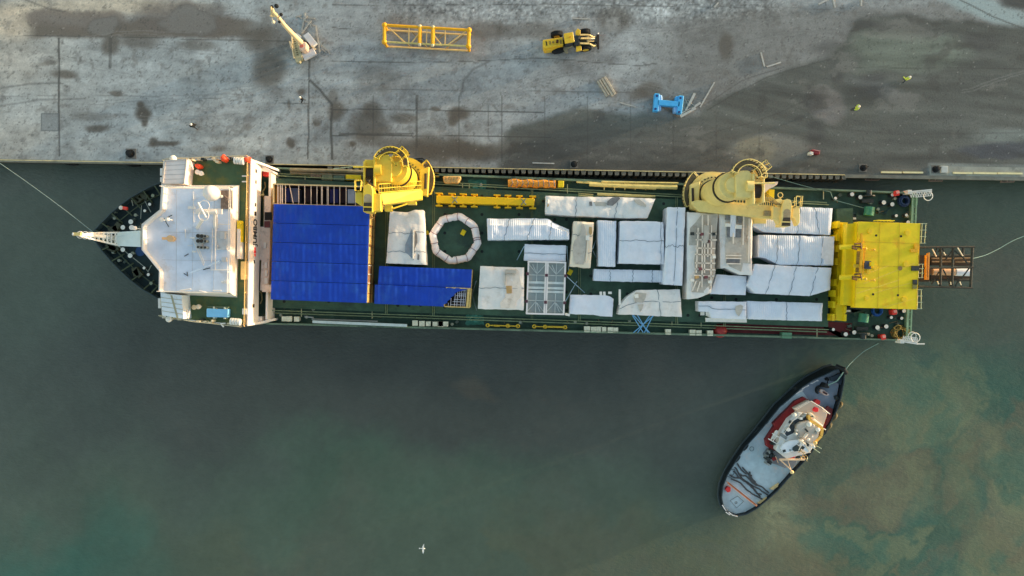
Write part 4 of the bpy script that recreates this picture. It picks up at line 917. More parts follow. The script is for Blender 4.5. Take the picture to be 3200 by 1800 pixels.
for fn, h in ((yN, 1), (yS, 1)):
    pts = [P(x, float(fn(x))+(6 if fn is yN else -6), 6) for x in np.linspace(900, 2550, 24)]
    for v in pts: v.z = 5.0
    rail_.rail(pts, 1.05, .03, 3.0, mid=False)
rail_.build('deck_rail', M('deck_rail_dark', (70, 92, 78), .6), ship)

rc = random.Random(21)
for fr, x0, x1, y0, y1, n in ((TN, 420, 2000, 300, 900, 16), (TS, 650, 1900, 100, 640, 14), (F2, 150, 700, 1215, 1290, 8), (F3, 60, 1900, 1270, 1330, 14), (F3, 400, 1900, 60, 150, 10), (F1, 330, 640, 480, 620, 8), (F1, 330, 640, 780, 900, 8)):
    for k in range(n):
        bow = fr is F1; q = fr(rc.uniform(x0, x1), rc.uniform(y0, y1), 5.3 if not bow else 8.8); z = 8.52 if bow else DZ; b = MB(); t = k % 3
        if t == 0: b.cyl((q.x, q.y, z), rc.uniform(.08, .16), rc.uniform(.3, .7), 10); b.cyl((q.x, q.y, z+.5), .2, .08, 10)
        elif t == 1: b.box((q.x, q.y, z), rc.uniform(.2, .6), rc.uniform(.15, .4), rc.uniform(.2, .5), rz=rc.random())
        else: a_ = rc.random()*3; p2 = (q.x+math.cos(a_)*rc.uniform(.6, 1.6), q.y+math.sin(a_)*.4, z+.12); b.tube([(q.x, q.y, z+.12), p2], .06, 6)
        b.build(('deck_vent', 'deck_box', 'deck_pipe')[t], (M('vent_dull', (118, 126, 112), .6), M('box_dull', (66, 78, 70), .7, var=.3, vs=4), M('pipe_dull', (96, 88, 66), .7, var=.4, vs=4))[t], ship)

# ================================================================ cargo on deck
wrapm = M('shrink_wrap', (192, 203, 214), .42, var=.07, vs=.9, bump=1., bs=2.6, spec=.5, dirt=(182, 188, 194), dl=.56)
wrapr = M('ribbed_wrap', (190, 202, 214), .45, var=.06, vs=.8, bump=.45, bs=2., spec=.5, stripes=(1.2, 'X'))
wrapw = M('warm_wrap', (202, 205, 202), .5, var=.08, vs=.9, bump=1., bs=2.6, dirt=(166, 166, 158), dl=.56)
wrapc = M('cream_wrap', (208, 204, 186), .5, var=.06, vs=.8, bump=.5, bs=2.2)
strapm = M('strap_dark', (74, 90, 102), .7, var=.2)
expo = M('exposed_grey', (150, 150, 142), .7, var=.15, dirt=(120, 110, 96), dl=.56)
expd = M('exposed_dark', (92, 96, 98), .7, var=.3, vs=2)
expt = M('exposed_tan', (150, 126, 84), .7, var=.2)
def respl(V, n):
    L = [0.]
    for a, b_ in zip(V, V[1:]): L.append(L[-1]+(b_-a).length)
    out = []
    for i in range(n):
        t = L[-1]*i/(n-1)
        k = max(j for j in range(len(V)-1) if L[j] <= t+1e-9); f = (t-L[k])/max(L[k+1]-L[k], 1e-9)
        out.append(V[k].lerp(V[k+1], min(1, f)))
    return out
RNG = random.Random(11)
def wrap(name, label, fr, A, B, h=2.6, z0=HZ, mat=None, straps=(), vstraps=(), tears=(), prof=None, amp=.095, seed=0, group='white wrapped cargo packages on the hatch covers', cat='wrapped cargo', nu=None, parts=None):
    zt = z0+h; VA, VB = fr.poly(A, zt), fr.poly(B, zt)
    LL = sum((b_-a).length for a, b_ in zip(VA, VA[1:])); WW = (VA[0]-VB[0]).length
    nu = max(12, int(LL/.3)); nv = max(8, int(WW/.3)); UA, UB = respl(VA, nu+1), respl(VB, nu+1)
    def hz(u, v):
        p = UA[0]; i = min(int(u*nu), nu-1); f = u*nu-i; a = UA[i].lerp(UA[i+1], f); c = UB[i].lerp(UB[i+1], f); q = a.lerp(c, v)
        s = Vector((q.x*.55+seed*7, q.y*.55, seed)); n1 = noise.noise(s)
        s2 = Vector((q.x*1.6+seed*3, q.y*.6, seed+5)); n2 = 1-abs(noise.noise(s2))*2
        s3 = Vector((q.x*.7, q.y*2.1, seed+9)); n3 = 1-abs(noise.noise(s3))*2
        e = min(u*LL, (1-u)*LL, v*WW, (1-v)*WW)
        dz = n1*amp*1.6+(n2-.6)*amp*.9+(n3-.6)*amp*.7-(.16*(1-min(e/.35, 1.))**2)
        if prof: dz += float(np.interp(v, *prof[0]))*1. if prof[0] else 0
        if prof and len(prof) > 1 and prof[1]: dz += float(np.interp(u, *prof[1]))
        for (su) in straps:
            d = abs(u-(sum(su)/2 if isinstance(su, tuple) else su))*LL; dz -= .05*max(0, 1-d/.35)
        return Vector((q.x, q.y, zt+dz))
    V = []; F = []
    for j in range(nv+1):
        for i in range(nu+1):
            q = hz(i/nu, j/nv)
            if j in (0, nv) or i in (0, nu):
                w_ = .05*noise.noise(Vector((q.x*2, q.y*2, seed+20))); q = q+Vector((w_, w_, 0))
            V.append(q)
    id_ = lambda i, j: j*(nu+1)+i
    for j in range(nv):
        for i in range(nu): F.append([id_(i, j), id_(i+1, j), id_(i+1, j+1), id_(i, j+1)])
    ring = [id_(i, 0) for i in range(nu+1)]+[id_(nu, j) for j in range(1, nv+1)]+[id_(i, nv) for i in range(nu-1, -1, -1)]+[id_(0, j) for j in range(nv-1, 0, -1)]
    cen = sum((V[i] for i in ring), Vector())/len(ring); prev = ring
    for lv, (t, ins) in enumerate(((.25, .03), (.6, .0), (1., .08))):
        cur = []
        for i in ring:
            q = V[i]; d = (Vector((cen.x, cen.y, 0))-Vector((q.x, q.y, 0))).normalized(); n_ = .07*noise.noise(Vector((q.x*1.5, q.y*1.5, seed+30+lv)))
            cur.append(len(V)); V.append(Vector((q.x, q.y, q.z*(1-t)+z0*t))+d*(ins+n_ if t < 1 else ins)); 
        for k in range(len(ring)): F.append([prev[k], cur[k], cur[(k+1) % len(ring)], prev[(k+1) % len(ring)]])
        prev = cur
    for k in prev: V[k].z = z0+.005
    b = MB(); b.v = V; b.f = F
    xs = [p.x for p in V]; ys = [p.y for p in V]
    root = empty(name, Vector(((min(xs)+max(xs))/2, (min(ys)+max(ys))/2, z0)), label, cat, group)
    b.build('wrapping', mat or wrapm, root, smooth=True)
    for su in straps:
        if isinstance(su, tuple): su, su2 = su
        else: su2 = su+RNG.uniform(-.012, .012)
        pts = [hz(su+(su2-su)*k/14+.006*math.sin(k*1.3+seed), k/14)+Vector((0, 0, .035)) for k in range(15)]
        pts = [Vector((pts[0].x, pts[0].y+.08, z0))]+pts+[Vector((pts[-1].x, pts[-1].y-.08, z0))]
        b = MB(); b.tube(pts, .028, 4); b.build('strap', strapm, root)
    for sv in vstraps:
        pts = [hz(k/24, sv+.012*math.sin(k*.5+seed)+.008*math.sin(k*1.3))+Vector((0, 0, .04)) for k in range(25)]
        b = MB(); b.tube(pts, .028, 4); b.build('strap', strapm, root)
    for tt in tears:
        pts, mt = tt[0], tt[1]; dz = tt[2] if len(tt) > 2 else .10
        b = MB(); b.prism([(v.x, v.y) for v in fr.poly(pts, zt+dz)], zt-.5, zt+dz); b.build('exposed_panel', mt, root)
    return root
W = {}
wrap('wrapped_module', 'longest white wrapped package, directly right of the yellow spreader beam', F3, [(990, 198), (1260, 208), (1630, 210), (1948, 225)], [(985, 358), (1250, 375), (1700, 395), (1880, 392)], 2.4, mat=wrapw, amp=.12, straps=((.28, .3), (.66, .68)), seed=1,
     tears=[([(1410, 252), (1500, 256), (1520, 262), (1518, 290), (1425, 288)], expo), ([(1530, 245), (1570, 215), (1625, 210), (1640, 222), (1600, 265), (1575, 285), (1528, 280)], expd, .2), ([(1760, 235), (1810, 232), (1866, 280), (1862, 296), (1790, 275)], expo), ([(1003, 238), (1020, 250), (1016, 290), (1004, 300)], expt), ([(1370, 252), (1392, 250), (1396, 288), (1372, 286)], expd)])
wrap('wrapped_module', 'white package with a stepped tapering tail, directly right of the round wrapped ring', F3, [(477, 395), (860, 393), (1015, 395), (1060, 430), (1196, 490)], [(484, 583), (820, 582), (1000, 580), (1196, 580)], 2.8, mat=wrapr, straps=((.27, .2), (.56, .48), (.78, .75)), seed=2, prof=([(0, .22, .26, 1), (-.5, -.35, .0, 0)],))
wrap('wrapped_module', 'low white wrapped package touching the top edge of the twin mesh frame', F3, [(808, 620), (990, 628), (1168, 632)], [(800, 762), (980, 770), (1165, 772)], 2.2, mat=wrapm, vstraps=(.55,), seed=3)
wrap('wrapped_module', 'cream wrapped package with a broad grey opening down its length', F3, [(1237, 420), (1412, 432)], [(1197, 815), (1380, 830)], 2.8, mat=wrapc, vstraps=(.3, .66), seed=4, amp=.09,
     tears=[([(1300, 450), (1322, 445), (1340, 500), (1350, 570), (1345, 640), (1325, 760), (1320, 800), (1250, 795), (1232, 730), (1225, 650), (1240, 590), (1290, 540)], expo), ([(1370, 470), (1393, 475), (1395, 520), (1385, 545), (1368, 520)], expt), ([(1340, 545), (1372, 545), (1372, 590), (1338, 585)], wht, .25), ([(1352, 590), (1366, 590), (1350, 770), (1338, 770)], wrapc, .2)])
wrap('wrapped_module', 'narrow upright white package between the cream package and the large square one', F3, [(1443, 412), (1607, 418)], [(1450, 812), (1597, 820)], 2.5, mat=wrapr, seed=5)
wrap('wrapped_module', 'large square white wrapped package with a single strap across its middle', F4, [(-28, 508), (140, 508), (300, 516)], [(-38, 828), (130, 832), (306, 836)], 2.8, mat=wrapm, vstraps=(.46,), straps=(.93,), seed=6)
wrap('wrapped_module', 'tall narrow white package immediately right of the large square one, strap down its length', F4, [(330, 403), (466, 405)], [(300, 988), (440, 997)], 3.0, mat=wrapm, straps=(.55,), vstraps=(.5,), seed=7)
wrap('wrapped_module', 'long thin white ribbed package below the large square one', F3, [(1412, 838), (1740, 845), (2018, 850)], [(1408, 940), (1740, 950), (2015, 955)], 1.8, mat=wrapr, straps=(.23, .56, .84), seed=8)
wrap('wrapped_module', 'largest torn white package, its ladders, beams and grey decks showing', F4, [(480, 440), (712, 455)], [(477, 1100), (560, 1092), (660, 1048)], 3.0, mat=wrapw, amp=.1, seed=9,
     tears=[([(585, 462), (702, 466), (700, 560), (690, 700), (685, 850), (690, 900), (655, 1020), (600, 1050), (510, 1045), (530, 960), (535, 880), (530, 800), (540, 745), (570, 715), (548, 690), (490, 690), (500, 560), (540, 520)], expo)])
wr9 = [o for o in bpy.data.objects if o.get('label', '').startswith('largest torn')][0]
def bars(fr, z, lst, mat, name, root, wd=.14):
    for x0, y0, x1, y1 in lst:
        b = MB(); b.beam(fr(x0, y0, z), fr(x1, y1, z), wd, .16); b.build(name, mat, root)
steelw = M('primed_white', (206, 202, 190), .5, var=.1)
bars(F4, 9.35, [(592, 465, 588, 1010), (635, 465, 632, 780), (660, 540, 655, 1000), (560, 560, 545, 900), (610, 540, 606, 900), (545, 600, 700, 606), (540, 650, 700, 652), (540, 712, 690, 716), (535, 760, 690, 764), (535, 825, 690, 828), (535, 870, 690, 878), (528, 918, 680, 925), (575, 965, 552, 1040), (545, 960, 515, 1035)], steelw, 'frame_beam', wr9)
b = MB(); b.prism([(v.x, v.y) for v in F4.poly([(602, 542), (645, 542), (640, 678), (598, 676)], 9.5)], 9.1, 9.5); b.prism([(v.x, v.y) for v in F4.poly([(612, 548), (635, 548), (632, 668), (608, 668)], 9.52)], 9.1, 9.52); b.build('deck_tray', expo, wr9)
for x, y, mt in ((590, 608, M('maroon_fitting', (96, 56, 60), .6)), (635, 662, M('maroon_fitting', (96, 56, 60), .6)), (678, 606, dgrey), (518, 604, dgrey), (575, 870, M('maroon_fitting', (96, 56, 60), .6)), (620, 932, M('maroon_fitting', (96, 56, 60), .6)), (552, 932, expt), (650, 968, wht), (517, 955, wht), (680, 780, wht)):
    b = MB(); q = F4(x, y, 9.45); b.box((q.x, q.y, 9.1), .4, .35, .4); b.build('fitting', mt, wr9)
w10 = wrap('wrapped_module', 'torn white package under the cream crane jib, grey deck plates and dark hatches showing', F4, [(720, 455), (850, 470), (970, 480)], [(732, 868), (770, 862), (880, 915), (968, 918)], 3.0, mat=wrapw, amp=.09, seed=10,
     tears=[([(762, 462), (955, 474), (955, 830), (900, 825), (884, 890), (800, 852), (770, 820), (765, 700), (775, 640)], expo)])
bars(F4, 9.35, [(770, 768, 885, 770), (770, 790, 885, 792), (775, 830, 880, 832), (903, 470, 898, 690), (945, 490, 940, 820), (825, 600, 824, 680)], steelw, 'frame_beam', w10)
for pts, mt, z in (([(805, 462), (845, 466), (840, 628), (800, 626)], wrapr, .35), ([(768, 468), (800, 470), (798, 500), (766, 498)], expd, .3), ([(858, 470), (892, 474), (890, 520), (858, 514)], expd, .3), ([(780, 545), (805, 545), (802, 632), (778, 630)], expd, .3), ([(840, 548), (888, 550), (884, 632), (838, 630)], expd, .3), ([(770, 525), (806, 528), (804, 552), (768, 550)], wht, .45), ([(842, 535), (892, 540), (890, 568), (840, 566)], wht, .45), ([(778, 794), (874, 796), (872, 828), (776, 826)], expd, .3)):
    b = MB(); b.prism([(v.x, v.y) for v in F4.poly(pts, 9+z)], 8.6, 9+z); b.build('deck_plate', mt, w10)
wrap('wrapped_module', 'white wrapped package at the top right, partly under the cream jib head', F4, [(965, 400), (1320, 400), (1577, 412)], [(975, 548), (1060, 592), (1250, 600), (1560, 612)], 2.6, mat=wrapr, straps=((.6, .58), (.78, .86)), seed=11, amp=.09)
wrap('wrapped_module', 'white wrapped package with a greyer right end, between two others beside the yellow module', F4, [(1020, 612), (1300, 618), (1592, 625)], [(1015, 780), (1075, 788), (1165, 838), (1583, 845)], 2.7, mat=wrapr, straps=(.25, .54, .84), seed=12,
     tears=[([(1512, 636), (1586, 638), (1578, 838), (1512, 836), (1518, 800), (1492, 786), (1500, 690), (1512, 670)], M('grey_wrap', (184, 186, 190), .5, bump=.3), .12)])
wrap('wrapped_module', 'white package flaring at its left end with three curved straps, beside the yellow module', F4, [(990, 832), (1280, 848), (1567, 862)], [(935, 995), (990, 1055), (1400, 1075), (1560, 1028)], 2.9, mat=wrapm, straps=((.26, .25), (.54, .52), (.82, .76)), seed=13)
wrap('wrapped_module', 'small square white package tucked under the largest torn package', F4, [(700, 912), (928, 925)], [(655, 1060), (922, 1068)], 2.2, mat=wrapm, seed=14)
w15 = wrap('wrapped_module', 'white wrapped package with a grey torn patch and a loose white skid below it', F4, [(563, 1115), (745, 1116), (928, 1120)], [(566, 1192), (645, 1196), (655, 1240), (924, 1252)], 2.2, mat=wrapm, seed=15, vstraps=(.45,), tears=[([(845, 1150), (880, 1140), (900, 1150), (890, 1190), (868, 1228), (850, 1210), (840, 1180)], expo)])
bars(F4, 6.6, [(615, 1254, 925, 1260), (592, 1195, 592, 1220), (630, 1195, 632, 1222)], wht, 'skid_rail', w15, .5)
wrap('wrapped_module', 'plain ribbed white package at the bottom right corner of the hatch covers', F4, [(932, 1113), (1200, 1120), (1502, 1128)], [(935, 1250), (1200, 1258), (1497, 1265)], 1.9, mat=wrapr, straps=(.52,), seed=16)
w17 = wrap('wrapped_module', 'white package with sloped left corner and grey torn holes, above the blue lashing straps', F3, [(1640, 1150), (1700, 1080), (1790, 1022), (1990, 1018), (2160, 1016)], [(1620, 1235), (1750, 1237), (1980, 1250), (2180, 1255)], 2.5, mat=wrapw, straps=(.66,), vstraps=(.45,), seed=17,
     tears=[([(1775, 1042), (1868, 1050), (1862, 1085), (1840, 1130), (1770, 1128), (1760, 1085)], expo), ([(1765, 1058), (1798, 1056), (1800, 1090), (1768, 1090)], wht, .35), ([(1792, 1148), (1842, 1145), (1832, 1185), (1815, 1210)], expo)])
bars(F3, 8.4, [(1635, 1015, 1635, 1150)], wht, 'frame_post', w17, .25)
w18 = wrap('wrapped_module', 'small white package with short white posts, lower right of the twin mesh frame', F3, [(1205, 1062), (1440, 1066), (1500, 1068), (1545, 1072), (1582, 1100)], [(1195, 1230), (1400, 1238), (1480, 1250), (1572, 1254)], 2.1, mat=wrapm, seed=18)
bars(F3, 7.9, [(1470, 1035, 1470, 1070), (1500, 1035, 1502, 1072), (1535, 1045, 1565, 1045), (1160, 1230, 1200, 1240)], wht, 'frame_post', w18, .3)
w19 = wrap('wrapped_module', 'square white package torn open at its right, just left of the twin mesh frame', F3, [(420, 812), (600, 818), (803, 825)], [(398, 1187), (600, 1190), (800, 1197)], 2.7, mat=wrapw, vstraps=(.5,), seed=19,
     tears=[([(655, 838), (735, 838), (760, 860), (780, 1000), (770, 1080), (735, 1120), (720, 1180), (600, 1178), (595, 1130), (640, 1080), (650, 1000), (630, 960), (640, 900)], M('dirty_floor', (184, 180, 170), .7, var=.1, dirt=(150, 140, 124), dl=.55)), ([(645, 985), (695, 985), (695, 1050), (650, 1052)], expt, .16), ([(640, 842), (735, 850), (733, 878), (640, 872)], expo, .3)])
bars(F3, 8.95, [(640, 850, 636, 980), (636, 885, 725, 890), (690, 850, 690, 880)], expo, 'frame_beam', w19, .12)
w20 = wrap('wrapped_module', 'upright white package with a dark grey gash, right of the big blue container block', F2, [(978, 512), (1100, 522), (1160, 505), (1220, 504)], [(948, 893), (1100, 900), (1243, 905)], 2.7, mat=wrapw, amp=.1, vstraps=(.41, .77), seed=20,
     tears=[([(1135, 640), (1140, 760), (1140, 860), (1105, 825), (1088, 815), (1090, 760), (1120, 690)], M('inside_grey', (110, 122, 132), .7), .1), ([(1158, 655), (1176, 680), (1178, 745), (1158, 790), (1152, 870), (1142, 860), (1145, 650)], expd, .12), ([(1146, 650), (1154, 650), (1150, 862), (1142, 862)], wht, .3), ([(1180, 820), (1194, 825), (1192, 870), (1178, 868)], expd, .12)])
# the round ring
b = MB(); c = F2(1453, 713, 7.2); pts = []; rr = []
n = 66
for k in range(n):
    t = 2*math.pi*k/n; oct_ = 1/ max(math.cos((t+.2) % (math.pi/4)-math.pi/8), .5)*.955
    R = 2.84*oct_+.03*noise.noise(Vector((k*.9, 3, 1))); pts.append(Vector((c.x+R*math.cos(t), c.y+R*math.sin(t), 6.75))); rr.append(.47+.06*noise.noise(Vector((k*.7, 0, 0)))-(.05 if k % 6 == 0 else 0))
vs = MB(); rings = []
for i, p in enumerate(pts):
    d = (pts[(i+1) % n]-pts[i-1]).normalized(); a = Vector((d.y, -d.x, 0)); rings.append([p+(a*math.cos(q)+Vector((0, 0, 1))*math.sin(q))*rr[i] for q in (2*math.pi*k/12 for k in range(12))])
rings.append(rings[0]); ringroot = empty('wrapped_ring', (c.x, c.y, HZ), 'round octagonal ring wrapped in white sheet and bound with dark rope', 'wrapped ring')
vs.loft(rings, cap=False); vs.build('wrapping', M('ring_wrap', (204, 206, 208), .5, var=.06, bump=.6, bs=3, dirt=(170, 160, 166), dl=.58), ringroot, smooth=True)
for k in range(0, n, 5):
    p = pts[k]; d = (pts[(k+1) % n]-pts[k-1]).normalized(); a = Vector((d.y, -d.x, 0)); b = MB()
    b.tube([p+d*.12*math.sin(q)+(a*math.cos(q)+Vector((0, 0, 1))*math.sin(q))*.52 for q in (2*math.pi*j/12 for j in range(12))], .035, 4, closed=True); b.build('binding_rope', M('rope_maroon', (96, 70, 76), .8), ringroot)
for x, y, fr, s, lab in ((1513, 670, F2, .5, 'small yellow box inside the round wrapped ring'), (1250, 670, F2, .35, 'small yellow box just left of the round wrapped ring'), (1203, 866, F3, .5, 'small yellow box below the cream wrapped package')):
    q = fr(x, y, 6.3); b = MB(); b.box((q.x, q.y, HZ+.01), .34+.2*(s > .4), .7 if s > .4 else .5, .28, rz=-.5+(.9 if s < .4 else 0)); b.box((q.x, q.y, HZ+.29), .24, .3, .06, rz=-.5); b.build('lashing_box', yellow, label=lab, cat='box')
# yellow spreader beam with its T lugs
bm_ = empty('spreader_beam', F3(460, 240, HZ), 'long yellow spreader beam with paired T-shaped lugs along both sides', 'spreader beam')
b = MB(); b.prism([(v.x, v.y) for v in F3.poly([(36, 197), (894, 224), (890, 286), (38, 262)], 7.4)], HZ, 7.4); b.build('beam_body', M('beam_yellow_paint', (228, 190, 14), .45, var=.06), bm_, bevel=.05)
for x in (60, 172, 270, 368, 566, 662, 762, 878):
    yo = 197+(x-36)*.031; yb_ = 262+(x-38)*.028
    for (y0, y1) in ((yo, yo-16), (yb_, yb_+16)):
        b = MB(); s = 1 if y1 > y0 else -1
        b.prism([(v.x, v.y) for v in F3.poly([(x-9, y0+2*s), (x+9, y0+2*s), (x+9, y1), (x-9, y1)], 7.15)], HZ+.1, 7.1)
        b.prism([(v.x, v.y) for v in F3.poly([(x-29, y1), (x+29, y1+1.5), (x+29, y1+s*10+1.5), (x-29, y1+s*10)], 7.15)], HZ+.02, 7.15); b.build('lug', MATS['beam_yellow_paint'], bm_)
for x in (200, 800):
    b = MB(); b.tube([F3(x-22, 200+x*.03, 7.43), F3(x+20, 255+x*.03, 7.43)], .05, 4); b.tube([F3(x+20, 200+x*.03, 7.43), F3(x-25, 258+x*.03, 7.43)], .05, 4); b.build('chain', strapm, bm_)
b = MB(); 
for i in range(13): b.beam(F3(60+i*20, 288+i*.8, 6.1), F3(60+i*20, 304+i*.8, 6.1), .06)
b.beam(F3(55, 288, 6.1), F3(310, 296, 6.1), .06); b.beam(F3(55, 304, 6.1), F3(310, 312, 6.1), .06); b.build('steel_ladder', M('ladder_dark', (84, 80, 56), .6), label='dark flat ladder lying along the lower side of the yellow spreader beam', cat='ladder')
# twin mesh frame
tf = empty('mesh_frame', F3(990, 1000, HZ), 'twin white steel frame with grey mesh panels and diagonal braces', 'steel frame')
zf = 8.2; wf = M('frame_white', (224, 226, 226), .4, var=.04)
fx = lambda u, v: tuple(np.array((835, 768))*(1-u)*(1-v)+np.array((1168, 778))*u*(1-v)+np.array((1152, 1238))*u*v+np.array((818, 1230))*(1-u)*v)
def FB_(u0, v0, u1, v1, wd, ht, dz, name, mt=wf): b = MB(); b.beam(F3(*fx(u0, v0), zf+dz), F3(*fx(u1, v1), zf+dz), wd, ht); b.build(name, mt, tf)
for a in ((0.02, 0, .02, 1), (.98, 0, .98, 1), (.475, 0, .475, 1), (.525, 0, .525, 1)): FB_(*a, .2, .5, 0, 'frame_beam')
for a in ((0, .012, 1, .012), (0, .988, 1, .988)): FB_(*a, .2, .5, -.004, 'frame_beam')
thin = M('brace_grey', (172, 182, 180), .5)
for u0, u1 in ((.03, .465), (.535, .97)):
    um = (u0+u1)/2; b = MB(); b.prism([(v.x, v.y) for v in (F3(*fx(u0, .03), zf), F3(*fx(u1, .03), zf), F3(*fx(u1, .97), zf), F3(*fx(u0, .97), zf))], zf-.32, zf-.28); b.build('mesh_panel', M('mesh_grey', (124, 136, 136), .7, var=.06, bump=.3, bs=30), tf)
    for a in ((um, .03, um, .4), (um, .6, um, .97), (u0, .06, um, .24), (u1, .06, um, .24), (u0, .95, um, .76), (u1, .95, um, .76), (u0, .26, u1, .26), (u0, .74, u1, .74), (um-.12, .06, um, .24), (um+.12, .95, um, .76)): FB_(*a, .08, .1, -.18, 'brace', thin)
    for v in (.4, .5, .57): FB_(u0, v, u1, v, .3, .1, -.2, 'brace', thin)
for u, v in ((.0, .24), (.5, .26), (1., .26), (0, .76), (.5, .77), (1, .77)):
    q = F3(*fx(u, v), zf+.3); b = MB(); b.box((q.x, q.y, zf+.2), .36, .36, .18); b.build('corner_lock', M('lock_maroon', (70, 44, 54), .6), tf)
for u, v in ((.02, .02), (.98, .02), (.02, .98), (.98, .98)):
    q = F3(*fx(u, v), zf); b = MB(); b.box((q.x, q.y, HZ), .2, .2, zf-HZ-.25); b.build('leg', wf, tf)
# blue covered containers
tarp = M('blue_tarpaulin', (8, 50, 146), .45, var=.14, vs=.6, bump=.5, bs=1.6, spec=.4, dirt=(22, 64, 146), dl=.52, stripes=(.48, 'X'))
tan = M('container_tan', (164, 148, 92), .7, var=.2, vs=2, dirt=(96, 84, 60), dl=.55)
tanr = M('container_redbrown', (110, 70, 60), .7, var=.3, vs=3, dirt=(170, 150, 140), dl=.56)
def tarp_top(pts, zt, name, root, mat=tarp, seed=0, nu=46, nv=10, hang=.35):
    A = [pts[0], pts[1]]; B = [pts[3], pts[2]]; V = []; F = []
    for j in range(nv+1):
        for i in range(nu+1):
            q = A[0].lerp(A[1], i/nu).lerp(B[0].lerp(B[1], i/nu), j/nv); e = min(i, nu-i)/nu*12.2; e2 = min(j, nv-j)/nv*2.44
            corr = .03*math.sin(i*math.pi*.46+.6*math.sin(j+seed))*(.5+noise.noise(Vector((i*.15, seed, 0))))+.05*noise.noise(Vector((q.x*.5+seed, q.y*.8, seed)))+.04*(1-2*abs(noise.noise(Vector((q.x*.35, q.y*1.6, seed+4)))))
            V.append(Vector((q.x, q.y, zt+corr*min(1, e2/.3+.2)-.015*(1-min(1, e2/.25)))))
    id_ = lambda i, j: j*(nu+1)+i
    for j in range(nv):
        for i in range(nu): F.append([id_(i, j), id_(i+1, j), id_(i+1, j+1), id_(i, j+1)])
    ring = [id_(i, 0) for i in range(nu+1)]+[id_(nu, j) for j in range(1, nv+1)]+[id_(i, nv) for i in range(nu-1, -1, -1)]+[id_(0, j) for j in range(nv-1, 0, -1)]
    cur = []
    for i in ring: cur.append(len(V)); V.append(Vector((V[i].x, V[i].y, V[i].z-hang)))
    for k in range(len(ring)): F.append([ring[k], cur[k], cur[(k+1) % len(ring)], ring[(k+1) % len(ring)]])
    b = MB(); b.v = V; b.f = F; return b.build(name, mat, root, smooth=True)
def container(label, P4, zt, zb, end_mat, seed, group, cover=True, body=None):
    cen = sum(P4, Vector())/4; root = empty('container', (cen.x, cen.y, zb), label, 'container', group)
    ins = [p.lerp(cen, .004) for p in P4]
    b = MB(); b.prism([(p.x, p.y) for p in ins], zb+.01, zt-.12); b.build('container_body', end_mat, root)
    ne, se = P4[1], P4[2]; d = (se-ne).normalized()
    for t in (.03, .5, .97):
        q = ne.lerp(se, t); b = MB(); b.beam((q.x+.03, q.y, zb+.05), (q.x+.03, q.y, zt-.2), .08); b.build('door_post', rust if end_mat is not tanr else wht, root)
    for zz in (zb+.1, zt-.22, (zb+zt)/2): 
        b = MB(); b.beam((ne.x+.04, ne.y, zz), (se.x+.04, se.y, zz), .08); b.build('end_rail', rust if zz < zb+.2 else tan, root)
    if cover: tarp_top(P4, zt, 'tarpaulin', root, seed=seed)
    return root
zt = 10.0; TL, TR, BR, BL = F2(130, 460, zt), F2(828, 478, zt), F2(806, 1186, zt), F2(108, 1160, zt)
names = ('blue covered container, northernmost of the five side by side, next to the open-topped racks', 'blue covered container, second from the open-topped racks in the five-wide block', 'middle container of the five-wide blue covered block, with creases at its left end', 'blue covered container with a red-brown barred end, fourth in the five-wide block', 'blue covered container at the south edge of the five-wide block')
for i in range(5):
    a, c = i/5+.002, (i+1)/5-.002
    container(names[i], [TL.lerp(BL, a), TR.lerp(BR, a), TR.lerp(BR, c), TL.lerp(BL, c)], zt+(i % 2)*.02, 7.42, tanr if i == 3 else tan, i*5, 'blue covered containers in the five-wide block')
for i in range(5):
    a, c = i/5+.002, (i+1)/5-.002; l4 = [v.copy() for v in (TL.lerp(BL, a), TR.lerp(BR, a), TR.lerp(BR, c), TL.lerp(BL, c))]
    for v in l4: v.x += .0
    container('lower tier container under the ' + ('northernmost', 'second', 'middle', 'red-brown ended', 'southernmost')[i] + ' blue covered container, only its tan end in view', l4, 7.4, 6.0-.98+.98, tan, 90+i, 'lower tier containers under the five-wide block', cover=False)
# open-topped rack container to the north
zt = 9.4; Q = [F2(128, 316, zt), F2(900, 338, zt), F2(900, 482, zt), F2(128, 462, zt)]
rk = empty('open_container', sum(Q, Vector())/4*1.0-Vector((0, 0, zt-6.0)), 'open-topped container with cross bars, dark inside, along the top edge of the blue block', 'container')
ORG[rk.name] = Vector(rk.location)
for i, (p, q) in enumerate(zip(Q, Q[1:]+Q[:1])):
    n_ = 0; b = MB(); b.beam(p-Vector((0, 0, 1.7)), q-Vector((0, 0, 1.7)), .1, 3.3); b.build('side_wall', tan if i in (1, 3) else M('rack_wall', (70, 56, 50), .8, var=.3), rk)
    b = MB(); b.beam(p, q, .16, .14); b.build('top_rail', M('rail_tan', (166, 150, 110), .6), rk)
b = MB(); b.prism([(v.x, v.y) for v in Q], 6.02, 6.2); b.build('floor', M('rack_floor', (34, 26, 26), .9), rk)
b = MB(); a0 = Q[0]; b.prism([(v.x, v.y) for v in (Q[0]+Vector((.12, -.1, 0)), Q[0]+Vector((.45, -.1, 0)), Q[3]+Vector((.45, .1, 0)), Q[3]+Vector((.12, .1, 0)))], 6.2, 8.9); b.build('end_bulkhead', M('bulkhead_orange', (216, 150, 60), .6, var=.2), rk)
for x in (160, 178, 192, 215, 256, 312, 356, 402, 445, 478, 484, 520, 528, 570, 612, 658, 726):
    t = (x-128)/772; p, q = Q[0].lerp(Q[1], t), Q[3].lerp(Q[2], t); tl = .3 if x == 256 else 0
    b = MB(); b.beam(p+Vector((-tl*.7, 0, -.02)), q+Vector((tl, 0, -.02)), .07 if x > 200 else .12, .1); b.build('roof_bow', M('bow_pale', (196, 176, 156), .6), rk)
